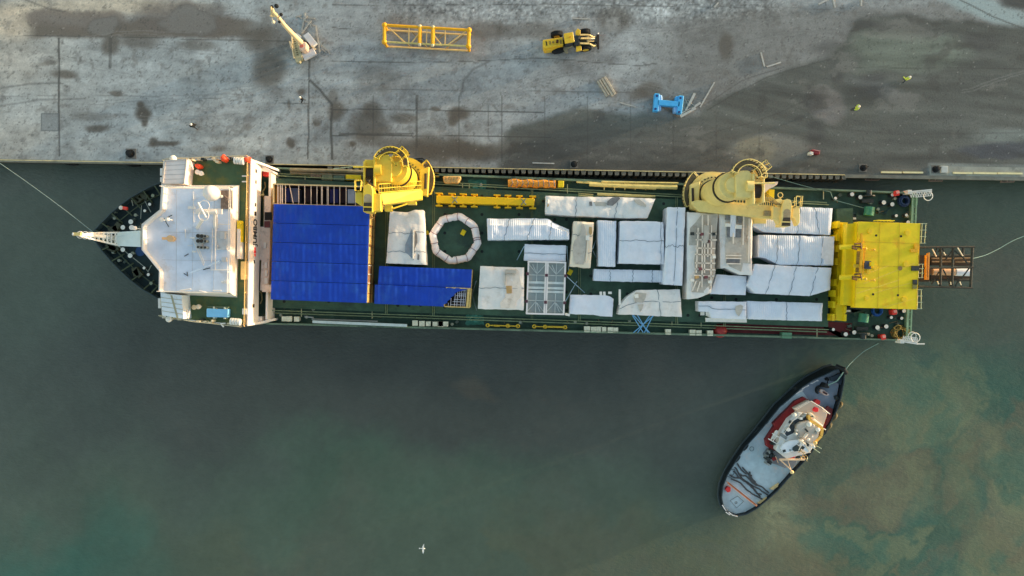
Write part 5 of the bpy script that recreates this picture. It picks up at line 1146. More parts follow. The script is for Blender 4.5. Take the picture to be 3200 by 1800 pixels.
for x0, x1, mt, hh in ((212, 245, M('pack_navy', (30, 32, 80), .7), 8.6), (248, 308, M('pack_grey', (100, 98, 112), .7), 8.2), (360, 400, M('pack_maroon', (46, 30, 30), .8), 8), (540, 600, M('pack_navy', (30, 32, 80), .7), 8.1), (400, 440, M('pack_brown', (60, 44, 40), .8), 7.4), (670, 720, M('pack_pale', (150, 156, 166), .7), 8.5), (616, 656, M('pack_maroon', (46, 30, 30), .8), 7.8), (180, 205, M('pack_slate', (80, 78, 84), .8), 8.3)):
    b = MB(); b.prism([(v.x, v.y) for v in (F2(x0, 340+x0*.02, hh), F2(x1, 340+x1*.02, hh), F2(x1, 442+x1*.02, hh), F2(x0, 442+x0*.02, hh))], 6.2, hh); b.build('stowed_pack', mt, rk)
# the two lower blue containers
z1 = 8.6; Pq = [F2(900, 914, z1), F2(1577, 940, z1), F2(1568, 1076, z1), F2(890, 1050, z1)]
container('single blue covered container just below the upright gashed package', Pq, z1, HZ, tan, 31, 'pair of blue covered containers by the lower coaming')
z1 = 8.75; full = [F2(868, 1050, z1), F2(1570, 1080, z1), F2(1558, 1218, z1), F2(864, 1190, z1)]
cen = sum(full, Vector())/4; rt = empty('container', (cen.x, cen.y, HZ), 'blue covered container with its tarpaulin torn away at one corner over pale racks', 'container', 'pair of blue covered containers by the lower coaming')
def lerp4(Q, u, v): return Q[0].lerp(Q[1], u).lerp(Q[3].lerp(Q[2], u), v)
b = MB(); b.prism([(p.x, p.y) for p in (lerp4(full, 0, 0), lerp4(full, .74, 0), lerp4(full, .74, 1), lerp4(full, 0, 1))], HZ+.01, z1-.15); b.build('container_body', tan, rt)
for (a, c) in (((.74, 0), (1, 0)), ((.74, 1), (1, 1)), ((1, 0), (1, 1))):
    p, q = lerp4(full, *a), lerp4(full, *c); b = MB(); b.beam(p-Vector((0, 0, 1.2)), q-Vector((0, 0, 1.2)), .12, 2.4); b.build('side_wall', tan, rt)
b = MB(); b.prism([(v.x, v.y) for v in (lerp4(full, .965, .02), lerp4(full, .99, .02), lerp4(full, .99, .98), lerp4(full, .965, .98))], 8.3, z1); b.build('end_sill', tan, rt)
b = MB(); b.prism([(v.x, v.y) for v in (lerp4(full, .74, .02), lerp4(full, .99, .02), lerp4(full, .99, .98), lerp4(full, .74, .98))], HZ, HZ+.2); b.build('floor', creamd, rt)
nu, nv = 46, 10; V = []; F = []
def torn(u, v): return u < .845-.10*max(0, (v-.15))/.85 - .02*math.sin(v*9)
b = MB(); 
poly_n = 24
for j in range(nv+1):
    v = j/nv; ue = .985 if v < .12 else (.86 if v < .3 else .84-.12*(v-.3)/.7-.01*math.sin(v*30))
    if v < .16: ue = .985-.1*(v/.16)
    for i in range(nu+1):
        u = ue*i/nu; q = lerp4(full, u, v); V.append(Vector((q.x, q.y, z1+.035*math.sin(u*46*math.pi*.46)+.05*noise.noise(Vector((q.x*.6, q.y*.8, 70))))))
for j in range(nv):
    for i in range(nu): F.append([j*(nu+1)+i, j*(nu+1)+i+1, (j+1)*(nu+1)+i+1, (j+1)*(nu+1)+i])
ring = [i for i in range(nu+1)]+[j*(nu+1)+nu for j in range(1, nv+1)]+[nv*(nu+1)+i for i in range(nu-1, -1, -1)]+[j*(nu+1) for j in range(nv-1, 0, -1)]
cur = []
for i in ring: cur.append(len(V)); V.append(V[i]-Vector((0, 0, .3)))
for k in range(len(ring)): F.append([ring[k], cur[k], cur[(k+1) % len(ring)], ring[(k+1) % len(ring)]])
b.v = V; b.f = F; b.build('tarpaulin', tarp, rt, smooth=True)
pale = M('rack_pale', (168, 172, 178), .5)
for u, v0, v1 in ((.84, .2, .98), (.865, .1, .98), (.885, .05, .5), (.905, .05, .98), (.93, .05, .98), (.95, .02, .98), (.8, .55, .98), (.775, .8, .98)):
    b = MB(); b.beam(lerp4(full, u, v0)-Vector((0, 0, .25)), lerp4(full, u, v1)-Vector((0, 0, .25)), .06); b.build('rack_bar', pale, rt)
for v in (.12, .3, .4, .6, .72, .88): b = MB(); b.beam(lerp4(full, .95, v)-Vector((0, 0, .3)), lerp4(full, .86-.1*max(0, v-.3), v)-Vector((0, 0, .3)), .06); b.build('rack_bar', pale, rt)

# side-deck cargo
def item(name, label, cat, fr, pts, zt, zb, mat, bevel=.04, group=None, extra=None):
    b = MB(); b.prism([(v.x, v.y) for v in fr.poly(pts, zt)], zb, zt)
    if extra: extra(b)
    return b.build(name, mat, label=label, cat=cat, group=group, bevel=bevel)
item('yellow_tool_box', 'bright yellow box on the side deck beside the yellow crane', 'box', F2, [(656, 246), (765, 250), (763, 289), (654, 287)], 6.0, DZ, yellow, extra=lambda b: b.beam(F2(660, 268, 6.02), F2(760, 272, 6.02), .05))
def cr(label, pts, mat): item('storage_crate', label, 'crate', F2, pts, 5.9, DZ, mat, group='crates along the quayside deck', extra=lambda b: [b.beam(F2(pts[0][0]+f*(pts[1][0]-pts[0][0]), pts[0][1]+3, 5.93), F2(pts[0][0]+f*(pts[1][0]-pts[0][0]), pts[3][1]-3, 5.93), .06) for f in (.25, .5, .75)])
cr('grey-green crate right next to the yellow box on the side deck', [(566, 252), (646, 254), (644, 292), (564, 290)], M('crate_green', (74, 96, 84), .7, var=.25, vs=3))
cr('olive crate second from the yellow box on the side deck', [(480, 248), (558, 250), (556, 290), (478, 288)], M('crate_olive', (94, 102, 80), .7, var=.3, vs=3, dirt=(120, 120, 100), dl=.56))
cr('brown crate farthest from the yellow box on the side deck', [(398, 242), (474, 246), (472, 272), (396, 268)], M('crate_brown', (100, 88, 72), .8, var=.3, vs=3))
def boat(b):
    for k in range(6): b.beam(F2(1375+k*20, 262, 6.5), F2(1378+k*19, 306, 6.4), .05)
item('covered_bundle', 'tan strapped bundle on the quayside deck above the yellow spreader beam', 'bundle', F2, [(1364, 258), (1494, 256), (1498, 272), (1478, 308), (1382, 312), (1368, 296)], 6.4, DZ, M('bundle_tan', (170, 148, 96), .7, var=.2, vs=2, bump=.5), .1, extra=boat)
def og(b):
    for k in range(9): b.tube([F3(690+k*50, 55, 6.55), F3(700+k*48, 90, 6.72), F3(680+k*52, 124, 6.5)], .04, 4)
b = MB(); A = [F3(x, 52+4*math.sin(x*.05)+(x-660)*.03, 6.5) for x in range(662, 1100, 22)]; B_ = [F3(x, 120+5*math.sin(x*.07+1)+(x-660)*.01, 6.5) for x in range(662, 1100, 22)]
orr = empty('covered_load', F3(880, 90, DZ), 'long orange canvas covered load lashed on the quayside deck', 'covered load')
V = []; F = []
for i, (p, q) in enumerate(zip(A, B_)):
    for j in range(7):
        t = j/6; v = p.lerp(q, t); v.z = 6.0+.55*math.sin(math.pi*(.12+.76*t))+.12*noise.noise(Vector((i*.6, j*.8, 2))); V.append(v)
    V.append(Vector((q.x, q.y, 5.02))); V.append(Vector((p.x, p.y, 5.02)))
m = len(A)
for i in range(m-1):
    for j in range(9): k = (j+1) % 9; F.append([9*i+j, 9*i+k, 9*i+9+k, 9*i+9+j])
F += [list(range(9)), [9*(m-1)+j for j in range(9)][::-1]]
b.v = V; b.f = F; b.build('canvas', M('canvas_orange', (206, 142, 50), .7, var=.25, vs=2.5, bump=.6, dirt=(110, 76, 40), dl=.55), orr, smooth=True)
for k in range(9): b = MB(); b.tube([F3(690+k*46, 52+k, 6.4), F3(705+k*45, 88, 6.66), F3(684+k*48, 122, 6.4)], .045, 4); b.build('rope', strapm, orr)
item('yellow_cover_box', 'yellow box against the right end of the orange covered load', 'box', F3, [(1100, 68), (1150, 70), (1148, 124), (1098, 122)], 6.4, DZ, yellow)
for lab, x, y, fr in (('crumpled teal tarpaulin heap on the quayside deck', 395, 118, F3), ('crumpled teal tarpaulin heap on the seaward deck below the torn blue container', 372, 1262, F3)):
    q = fr(x, y, 5.6); b = MB(); V = []; F = []; n = 12
    for i in range(n+1):
        for j in range(n+1):
            u, v = i/n*2-1, j/n*2-1; r = max(0, 1-(u*u+v*v)**.5); sc = 1.0+.18*noise.noise(Vector((u*2+x, v*2, 0)))
            V.append(Vector((q.x+u*1.15*sc, q.y+v*.95*sc, DZ+.02+.7*min(1, r*2.2)*(.6+.5*noise.noise(Vector((u*3, v*3, x)))))))
    for i in range(n):
        for j in range(n): F.append([i*(n+1)+j, (i+1)*(n+1)+j, (i+1)*(n+1)+j+1, i*(n+1)+j+1])
    b.v = V; b.f = F; b.build('tarpaulin_heap', M('teal_tarp', (52, 104, 90), .6, var=.3, vs=2, bump=.5), label=lab, cat='tarpaulin', smooth=True, group='teal tarpaulin heaps on the side decks')
for i, (x0, x1, lab) in enumerate(((475, 760, 'yellow bottle-screw bar on the seaward deck, the left one of the pair'), (880, 1170, 'yellow bottle-screw bar on the seaward deck, the right one of the pair'))):
    y0 = 1328+i*10; rt_ = empty('turnbuckle_bar', F3((x0+x1)/2, y0, DZ), lab, 'steel bar', 'yellow bars on the seaward deck')
    by = M('bar_ochre', (196, 168, 50), .5); c_ = [x0+10, x0+(185 if i == 0 else 105), x1-12]
    b = MB(); b.tube([F3(x0+14, y0, 5.6), F3(x1-14, y0+8, 5.6)], .08, 8); b.build('rod', by, rt_)
    for x in c_:
        p = F3(x, y0+(x-x0)/(x1-x0)*8, 5.6); b = MB(); b.torus((p.x, p.y, 5.6), .2, .08, n=14, m=6); b.build('eye', by, rt_)
    b = MB(); xs_ = (c_[0]+55, c_[0]+105) if i == 0 else (c_[1]+20, c_[2]-10); b.tube([F3(xs_[0], y0+3, 5.6), F3(xs_[1], y0+6, 5.6)], .13, 8); b.build('sleeve', by, rt_)
# blue lashing straps down to the sea side
b = MB()
for x0, x1 in ((1745, 1840), (1755, 1895), (1935, 1755), (1925, 1850), (1900, 1790), (1790, 1880)): b.beam(F3(x0, 1240, 8), F3(x1, 1392, 6.1), .12, .03)
b.build('lashing_straps', M('strap_blue', (76, 130, 172), .6), label='crossed pale blue lashing straps running from a white package to the ship\'s side', cat='lashing straps')
for lab, pts in (('pale blue tie strap crossing right of the twin mesh frame', [(1165, 895, 8), (1330, 1045, 6.2)]), ('pale tie strap running up from the twin mesh frame\'s lower right corner', [(1162, 1120, 8), (1262, 945, 6.2)]), ('grey tie strap at the left end of the low package above the mesh frame', [(802, 640, 8), (740, 760, 6.1)]), ('blue tie strap between the cream package and the narrow upright one', [(1400, 660, 8.4), (1425, 590, 6.2)]), ('dark tie strap from the cream package to the foot of the narrow upright one', [(1395, 670, 8.4), (1475, 820, 6.1)]),
                 ('long dark strap between the torn blue container and the torn square package', [(385, 940, 8.4), (350, 1060, 7), (390, 1200, 6.2)]), ('thin blue strap right of the low white package by the mesh frame', [(1175, 640, 8), (1190, 850, 6.3)])):
    b = MB(); b.tube([F3(*p) for p in pts], .05, 4); b.build('tie_strap', M('strap_blue_grey', (130, 160, 178), .6) if 'dark' not in lab else strapm, label=lab, cat='strap')
item('blue_sheet', 'dark blue sheet draped between two white packages near the lower coaming', 'sheet', F4, [(930, 1122), (958, 1112), (990, 1160), (950, 1188), (932, 1180)], 7.6, 7.3, M('sheet_blue', (30, 78, 104), .6, var=.3, bump=.5))
# sea rescue kit on the bridge wings
def canister(lab, fr, x0, y0, x1, y1, z, mt, r=.42):
    rt_ = empty('liferaft_canister', fr((x0+x1)/2, (y0+y1)/2, z-r), lab, 'liferaft', 'liferaft canisters on the bridge wings')
    b = MB(); p, q = fr(x0, y0, z), fr(x1, y1, z); b.tube([p, p.lerp(q, .04), p.lerp(q, .96), q], [r*.8, r, r, r*.8], 14); b.build('shell', mt, rt_, smooth=True)
    for t in (.25, .5, .75): b = MB(); c = p.lerp(q, t); b.torus((c.x, c.y, c.z), r+.02, .03, axis='x', n=16, m=4); b.build('band', steel, rt_)
canister('white liferaft canister between the two orange lumps on the quayside wing', SN, 1575, 180, 1760, 200, 12., wht); canister('white liferaft canister on the seaward wing beside the name wall', SS, 1625, 570, 1850, 590, 12., wht)
for lab, fr, pts, zt in (('orange rescue boat cover leaning beside the quayside wing ladder', SN, [(840, 250), (880, 235), (950, 245), (985, 290), (960, 320), (900, 335), (850, 290)], 11.9), ('round orange survival pack on the quayside wing rail, left of the canister', SN, [(1305, 130), (1330, 85), (1360, 60), (1395, 90), (1425, 130), (1430, 175), (1385, 205), (1330, 185)], 12.2), ('orange survival pack against the top of the name wall', SN, [(1725, 150), (1745, 115), (1790, 120), (1840, 110), (1845, 165), (1820, 215), (1770, 200)], 12.2)):
    V = fr.poly(pts, zt); c = sum(V, Vector())/len(V); rings = [[Vector((c.x+(v.x-c.x)*s, c.y+(v.y-c.y)*s, z)) for v in V] for s, z in ((.8, 11.02), (1., 11.3), (1., zt-.3), (.7, zt), (.2, zt+.12))]
    b = MB(); b.loft(rings); b.build('survival_pack', M('pack_orange', (240, 84, 44), .5, var=.15, vs=3), label=lab, cat='survival pack', smooth=True, group='orange survival packs on the bridge wing')
for i, (fr, x, y, lab) in enumerate(((SN, 905, 390, 'white round vent head nearest the quayside wing ladder'), (SN, 968, 412, 'white round vent head right of its twin on the quayside wing'), )):
    pass
for fr, x, y, mt in ((SN, 903, 390, wht), (SN, 968, 412, wht), (SS, 850, 275, M('cap_tan', (170, 160, 130), .6)), (SS, 945, 262, M('cap_cream', (216, 206, 180), .5))):
    q = fr(x, y, 11.8); b = MB(); b.lathe((q.x, q.y, 11.0), [(.12, 0), (.12, .5), (.28, .55), (.3, .75), (.1, .85)], 14); b.build('wing_vent_head', mt, ship, smooth=True)
for fr, x, y, r in ((SN, 470, 150, .42), (SS, 325, 525, .38)):
    q = fr(x, y, 12.4); b = MB(); b.ball((q.x, q.y, 12.4), r, 14); b.beam((q.x, q.y, 11.), (q.x, q.y, 12.2), .14); b.build('wing_dome', wht, ship, smooth=True)
rv = random.Random(9)
for k, (fr, x, y) in enumerate([(SN, 600, 170), (SN, 650, 165), (SN, 780, 165), (SN, 920, 160), (SN, 1000, 148), (SN, 1160, 130), (SN, 1215, 160), (SN, 1260, 200), (SN, 1500, 140), (SN, 1590, 120), (SN, 1690, 120), (SS, 945, 570), (SS, 990, 540), (SS, 1075, 575), (SS, 1190, 595), (SS, 1240, 560), (SS, 1470, 640), (SS, 1560, 620), (SS, 520, 520), (SS, 400, 500), (SS, 1900, 670)]):
    q = fr(x, y, 11.9); b = MB(); w_ = rv.uniform(.18, .5); b.box((q.x, q.y, 11.0), w_, rv.uniform(.16, .35), rv.uniform(.5, 1.0)); b.build('wing_fitting', M('fit_cream', (214, 204, 170), .5) if k % 4 else dgrey, ship)
b = MB(); pts = SN.poly([(340, 200), (480, 160), (830, 165), (1200, 140), (1500, 130), (1850, 120)], 11); b.rail(pts, 1.05, .04, 1.4); b.build('wing_rail', M('rail_weathered', (150, 150, 130), .6), ship)
b = MB(); pts = SS.poly([(190, 440), (330, 500), (640, 520), (900, 570), (1300, 610), (1900, 680)], 11); b.rail(pts, 1.05, .04, 1.4); b.build('wing_rail', M('rail_weathered', (150, 150, 130), .6), ship)
b = MB(); b.tube(SS.poly([(1420, 620), (1520, 610)], 12)+[], .08, 5); b.tube(SS.poly([(1430, 630), (1485, 690)], 12), .09, 5); b.build('rail_arm', wht, ship)
blt = empty('blue_locker', SS(1340, 390, 11), 'pale blue flat locker with lugs on the seaward bridge wing', 'locker')
b = MB(); b.prism([(v.x, v.y) for v in SS.poly([(1120, 300), (1572, 312), (1568, 490), (1118, 480)], 11.9)], 11.02, 11.9); b.build('body', M('locker_blue', (104, 168, 206), .45, var=.08, vs=1.2), blt, bevel=.05)
for x, y in ((1275, 280), (1505, 290), (1275, 492), (1500, 498)): b = MB(); q = SS(x, y, 11.8); b.box((q.x, q.y, 11.02), .2, .25, .8); b.build('lug', M('lug_pale', (170, 176, 160), .6), blt)
b = MB(); b.beam(SS(1150, 265, 11.6), SS(1590, 275, 11.6), .14, .4); b.build('backboard', M('backboard_green', (78, 92, 72), .6), blt)
# stern deck items
q = TN(1900, 490, 5.6); b = MB()
for k in range(7): b.torus((q.x, q.y, DZ+.1+.12*k), .48+.09*(k % 3), .1, n=26, m=6)
b.build('rope_coil', M('rope_navy', (28, 48, 78), .9, var=.4, vs=6, bump=.6), label='large dark blue rope coil at the quayside stern corner', cat='rope coil')
q = TS(1320, 70, 5.6); b = MB()
for k in range(5): b.torus((q.x, q.y, DZ+.1+.1*k), .5+.1*(k % 3), .1, n=26, m=6)
b.build('rope_coil', M('rope_blue', (26, 66, 124), .9, var=.3, vs=6), label='bright blue rope coil peeking out under the yellow module', cat='rope coil')
q = TS(1790, 570, 5.5); b = MB(); rr_ = random.Random(2)
for k in range(9): b.tube([Vector((q.x+(.35+.9*rr_.random())*math.cos(t)+.2, q.y+(.3+.6*rr_.random())*math.sin(t)*1.3, DZ+.15+.07*k)) for t in np.linspace(k, k+4.4, 12)], .07, 5)
b.build('rope_heap', M('rope_olive', (122, 108, 58), .9, var=.4, vs=4), label='loose olive rope heap in the seaward stern corner', cat='rope')
b = MB()
for pts in ([(1300, 720), (1420, 770), (1480, 740), (1540, 680), (1620, 650), (1700, 640)], [(1300, 700), (1330, 640), (1420, 600), (1560, 560), (1660, 600)], [(1380, 740), (1450, 700), (1500, 780), (1430, 790)]): b.tube([TN(x, y, 5.08) for x, y in pts], .06, 5)
b.build('slack_rope', M('rope_slate', (40, 62, 70), .9), label='slack dark rope lying between the stern bollards and the blue coil', cat='rope')
for lab, fr, x, y, z in (('red and white life float on the quayside stern rail', TN, 1745, 310, 6.2), ('red box with a pale lid beside the seaward stern rail', TS, 1440, 670, 6.0), ('bright red case under the corner of the yellow module', TS, 1690, 110, 6.0)):
    q = fr(x, y, z); rt_ = empty('red_safety_box', (q.x, q.y, DZ), lab, 'safety box', 'red safety boxes on the stern'); b = MB(); b.box((q.x, q.y, DZ), .58, .66, z-DZ, rz=.2); b.build('case', red, rt_, bevel=.06)
    b = MB(); b.box((q.x+.05, q.y+.1, z), .4, .35, .1, rz=.2); b.build('lid', M('lid_pink', (220, 150, 140), .5), rt_)
# the yellow module over the stern with its rusty tail frame
md = empty('pile_frame_module', FM(700, 640, DZ), 'big yellow plated steel module with round ports and hydraulic arms, standing across the stern', 'steel module')
my = M('module_yellow', (196, 178, 14), .5, var=.1, vs=.9, dirt=(182, 146, 18), dl=.53, bump=.2, bs=1.2)
myo = M('module_ochre', (196, 150, 26), .5, var=.2, vs=2, dirt=(120, 84, 30), dl=.55)
ZT = 11.0
top_ = [(345, 52), (1178, 78), (1170, 345), (1162, 450), (1150, 510), (1148, 900), (1135, 960), (1128, 1225), (305, 1200), (330, 640)]
b = MB(); b.prism([(v.x, v.y) for v in FM.poly(top_, ZT)], ZT-1.2, ZT); b.build('deck_plate', my, md, bevel=.03)
b = MB(); b.prism([(v.x, v.y) for v in FM.poly([(205, 85), (352, 68), (310, 1180), (150, 1165)], 10.2)], 9.2, 10.2); b.build('side_shelf', my, md)
b = MB(); b.prism([(v.x, v.y) for v in FM.poly([(105, 60), (210, 65), (180, 640), (180, 1365), (45, 1370), (70, 700)], 7.2)], DZ+.4, 7.2); b.build('skid_beam', my, md)
b = MB(); b.prism([(v.x, v.y) for v in FM.poly([(150, 75), (185, 78), (120, 1150), (85, 1150)], 7.8)], 7.2, 7.8); b.build('skid_web', my, md)
for y0 in (45, 220, 370, 540, 820, 965, 1115, 1285):
    b = MB(); x = 95-y0*.055; b.prism([(v.x, v.y) for v in FM.poly([(x-18, y0), (x+14, y0), (x+12, y0+90), (x-20, y0+90)], 7.5)], DZ+.3, 7.5); b.build('skid_lug', my, md)
for y0 in (1180, 1290): b = MB(); b.prism([(v.x, v.y) for v in FM.poly([(168, y0), (196, y0), (192, y0+90), (164, y0+90)], 7.5)], DZ+.3, 7.5); b.build('skid_lug', my, md)
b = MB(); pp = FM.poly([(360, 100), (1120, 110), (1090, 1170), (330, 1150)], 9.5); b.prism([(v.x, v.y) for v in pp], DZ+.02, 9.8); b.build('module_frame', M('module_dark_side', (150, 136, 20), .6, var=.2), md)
for l in ((350, 320, 1165, 345), (335, 640, 1150, 655), (320, 930, 1135, 940), (640, 60, 610, 1210), (900, 70, 880, 1220), (1175, 85, 1130, 1215), (345, 60, 305, 1195)): b = MB(); b.beam(FM(l[0], l[1], ZT+.003), FM(l[2], l[3], ZT+.003), .05, .02); b.build('plate_seam', M('seam_ochre', (166, 140, 24), .6), md)
for l in ((420, 760, 760, 640, .12), (330, 1010, 900, 830, .14), (540, 1010, 1120, 850, .1), (420, 880, 1100, 610, .12), (700, 1190, 1110, 1080, .1)): b = MB(); b.beam(FM(l[0], l[1], ZT+.002), FM(l[2], l[3], ZT+.002), l[4], .014); b.build('sun_streak', M('streak_sunlit', (212, 190, 60), .6, var=.2, vs=4), md)  # streaks of grazing sunlight painted as pale strips on the plate
for x, y, r in ((508, 183, 27), (1005, 203, 30), (985, 620, 30), (490, 710, 30), (572, 660, 32), (465, 1072, 26), (962, 1088, 30)):
    q = FM(x, y, ZT+.12); b = MB(); b.cyl((q.x, q.y, ZT), r/4.263*.0395, .14, 20); b.build('port_cover', M('cover_ochre', (190, 166, 30), .5, var=.1), md)
for x, y in ((588, 238), (920, 248), (548, 1022), (878, 1034)):
    q = FM(x, y, ZT); b = MB(); b.cyl((q.x, q.y, ZT+.003), .14, .012, 14); b.build('port_hole', black, md)
q = FM(905, 675, ZT); b = MB(); b.cyl((q.x, q.y, ZT+.003), .27, .05, 20); b.build('port_plug', M('plug_grey', (120, 100, 60), .6, var=.3), md)
b = MB(); b.prism([(v.x, v.y) for v in FM.poly([(440, 575), (525, 580), (520, 685), (432, 680)], 11.5)], ZT, 11.5); b.build('pump_box', M('pump_slate', (50, 60, 76), .5, var=.2), md)
b = MB(); b.prism([(v.x, v.y) for v in FM.poly([(525, 588), (565, 590), (562, 648), (522, 646)], 12)], ZT, 12); b.build('pump_cap', yellow, md)
for y in (395, 800):
    b = MB(); b.tube([FM(105, y, 11.3), FM(260, y-6, 11.4), FM(330, y-10, 11.4)], .3, 8); b.tube([FM(260, y+10, 11.5), FM(440, y+15, 11.3)], .16, 6); b.build('hydraulic_arm', yellow, md)
    b = MB(); b.tube([FM(270, y-15, 11.8), FM(400, y-5, 11.6)], .1, 6); b.tube([FM(300, y-45, 11.7), FM(390, y-50, 11.5)], .1, 6); b.tube([FM(270, y+10, 11.9), FM(330, y+25, 11.8)], .14, 6); b.tube([FM(380, y-55, 11.8), FM(395, y+30, 11.8)], .08, 5); b.build('arm_linkage', M('link_brown', (84, 60, 30), .5, var=.4, vs=5), md)
    q = FM(445, y+20, 11.4); b = MB(); b.ball((q.x, q.y, 11.4), .2); b.build('arm_pin', M('pin_gold', (226, 190, 70), .4), md)
    q = FM(550, y+35, 11.2); b = MB(); b.beam(q-Vector((.4, 0, .1)), q+Vector((.4, 0, -.1)), .08); b.ball((q.x+.1, q.y, 11.2), .14); b.build('plate_lug', M('pin_gold', (226, 190, 70), .4), md)
b = MB(); b.beam(FM(392, 210, 11.5), FM(392, 420, 11.5), .16, .3); b.beam(FM(395, 430, 11.7), FM(375, 740, 11.7), .2, .3); b.beam(FM(428, 400, 11.6), FM(415, 745, 11.6), .08); b.beam(FM(445, 410, 11.6), FM(430, 600, 11.6), .07); b.beam(FM(360, 290, 11.3), FM(440, 330, 11.3), .08); b.build('cross_shaft', myo, md)
b = MB(); b.prism([(v.x, v.y) for v in FM.poly([(335, 450), (375, 450), (360, 730), (318, 725)], ZT+.05)], ZT-.1, ZT+.05); b.build('machinery_tray', M('tray_brown', (110, 96, 40), .7, var=.4, vs=5), md)
b = MB(); b.prism([(v.x, v.y) for v in FM.poly([(300, 622), (360, 620), (358, 665), (298, 668)], 11.3)], ZT, 11.3); b.build('pump_box', M('tray_ochre', (170, 150, 40), .6), md)
b = MB(); b.rail([FM(x, y, ZT) for x, y in ((555, 45), (780, 50))], .9, .05, .4); b.beam(FM(555, 40, 10.9), FM(780, 36, 10.9), .1); b.build('edge_rail', yellow, md)
for a, c in (((1182, 80), (1165, 340)), ((1140, 620), (1130, 800)), ((1120, 960), (1118, 1215))):
    b = MB(); p, q = FM(a[0]+20, a[1], 10.2), FM(c[0]+20, c[1], 10.2)
    for o in (0, .45): b.tube([p+Vector((o, 0, 0)), q+Vector((o, 0, 0))], .035, 4)
    for t in (0, .33, .66, 1): b.beam(p.lerp(q, t)-Vector((.5, 0, 0)), p.lerp(q, t)+Vector((.6, 0, 0)), .05)
    b.build('outrigger_rail', M('rail_pale', (150, 170, 150), .6), md)
for x, y, mt in ((1130, 390, myo), (1100, 440, myo), (1115, 675, dgrey), (1110, 860, dgrey), (1105, 915, M('box_olive', (96, 96, 50), .6))):
    b = MB(); q = FM(x, y, ZT+.2); b.box((q.x, q.y, ZT-.4), .9 if y in (440, 675) else .5, .35 if y == 440 else .6, .6); b.build('edge_fitting', mt, md)
# rusty tail: part of the module
tailm = M('tail_dark', (46, 48, 42), .8, var=.35, vs=2, dirt=(70, 54, 40), dl=.56)
def tb(lst, r, mt, name, z):
    for l in lst:
        p, q = (FLA(l[0], l[1], l[4] if len(l) > 4 else z), FLA(l[2], l[3], l[5] if len(l) > 5 else z)); b = MB(); b.tube([p, q], r, 8); b.build(name, mt, md)
tb([(150, 385, 1415, 375), (150, 1270, 1370, 1302), (240, 850, 1390, 838)], .13, tailm, 'tail_chord', 8.6)
tb([(150, 590, 1370, 570, 6.2, 6.2), (420, 1130, 1330, 1120, 6.2, 6.2)], .18, tailm, 'tail_chord', 6.2)
tb([(1370, 375, 1325, 1300), (930, 385, 905, 1290), (655, 385, 640, 1280), (1160, 385, 1150, 600)], .16, tailm, 'tail_frame', 8.55)
tb([(560, 1010, 660, 880), (700, 880, 770, 1010), (1290, 860, 1120, 1090), (600, 480, 655, 390), (760, 660, 900, 470), (560, 400, 500, 560), (960, 1290, 1060, 1120), (1060, 1120, 1130, 1290), (860, 1250, 800, 1060), (440, 1220, 520, 1100), (560, 1130, 640, 1270), (950, 450, 1160, 620), (690, 400, 760, 620), (1150, 600, 1260, 760)], .09, tailm, 'tail_brace', 8.5)
tb([(440, 640, 900, 640, 5.6, 5.6), (960, 640, 1330, 625, 5.8, 5.8), (450, 710, 900, 705, 5.6, 5.6), (980, 710, 1340, 715, 5.6, 5.6)], .12, M('tail_pipe', (120, 100, 72), .6, var=.3), 'tail_pipe', 5.6)
b = MB(); b.prism([(v.x, v.y) for v in FLA.poly([(160, 560), (410, 560), (400, 1160), (130, 1140)], 7)], 5.2, 7); b.prism([(v.x, v.y) for v in FLA.poly([(440, 580), (1350, 570), (1330, 800), (430, 790)], 5)], 4.2, 5.0); b.prism([(v.x, v.y) for v in FLA.poly([(430, 1010), (1320, 1030), (1310, 1150), (420, 1130)], 5)], 4.2, 5.0); b.build('tail_body', M('tail_rust', (46, 38, 30), .9, var=.5, vs=1.5, dirt=(78, 52, 32), dl=.55), md)
b = MB(); b.tube([FLA(450, 930, 6.6), FLA(690, 935, 6.6), FLA(960, 940, 6.6)], .46, 18); b.build('tail_cylinder', M('cyl_copper', (180, 146, 112), .45, var=.1, dirt=(150, 110, 80), dl=.6), md, smooth=True)
b = MB(); b.tube([FLA(970, 940, 6.6), FLA(990, 940, 6.6), FLA(1320, 950, 6.6)], .5, 18); b.build('tail_cylinder', M('cyl_pale', (196, 204, 210), .4, var=.05), md, smooth=True)
b = MB(); V = FLA.poly([(325, 560), (405, 500), (385, 1115), (315, 1115)], 9); b.prism([(v.x, v.y) for v in FLA.poly([(325, 560), (345, 560), (338, 1115), (315, 1115)], 9)], 8.6, 9); b.prism([(v.x, v.y) for v in FLA.poly([(365, 520), (405, 500), (385, 1115), (355, 1115)], 9)], 8.6, 9)
for k in range(12): b.beam(FLA(335, 580+k*45, 8.9), FLA(375, 580+k*45, 8.9), .08)
b.build('tail_ladder', M('tail_orange', (170, 118, 50), .5, var=.2, dirt=(130, 80, 40), dl=.56), md)
tb([(460, 420, 550, 590), (1030, 390, 1150, 580), (715, 490, 755, 565), (575, 1150, 600, 1220), (870, 1170, 880, 1230), (1080, 1160, 1110, 1240)], .07, M('stay_pale', (196, 186, 156), .5), 'tail_stay', 8.7)

# ================================================================ on the quay
def cut(pts, z): return [(v.x, v.y) for v in pts]
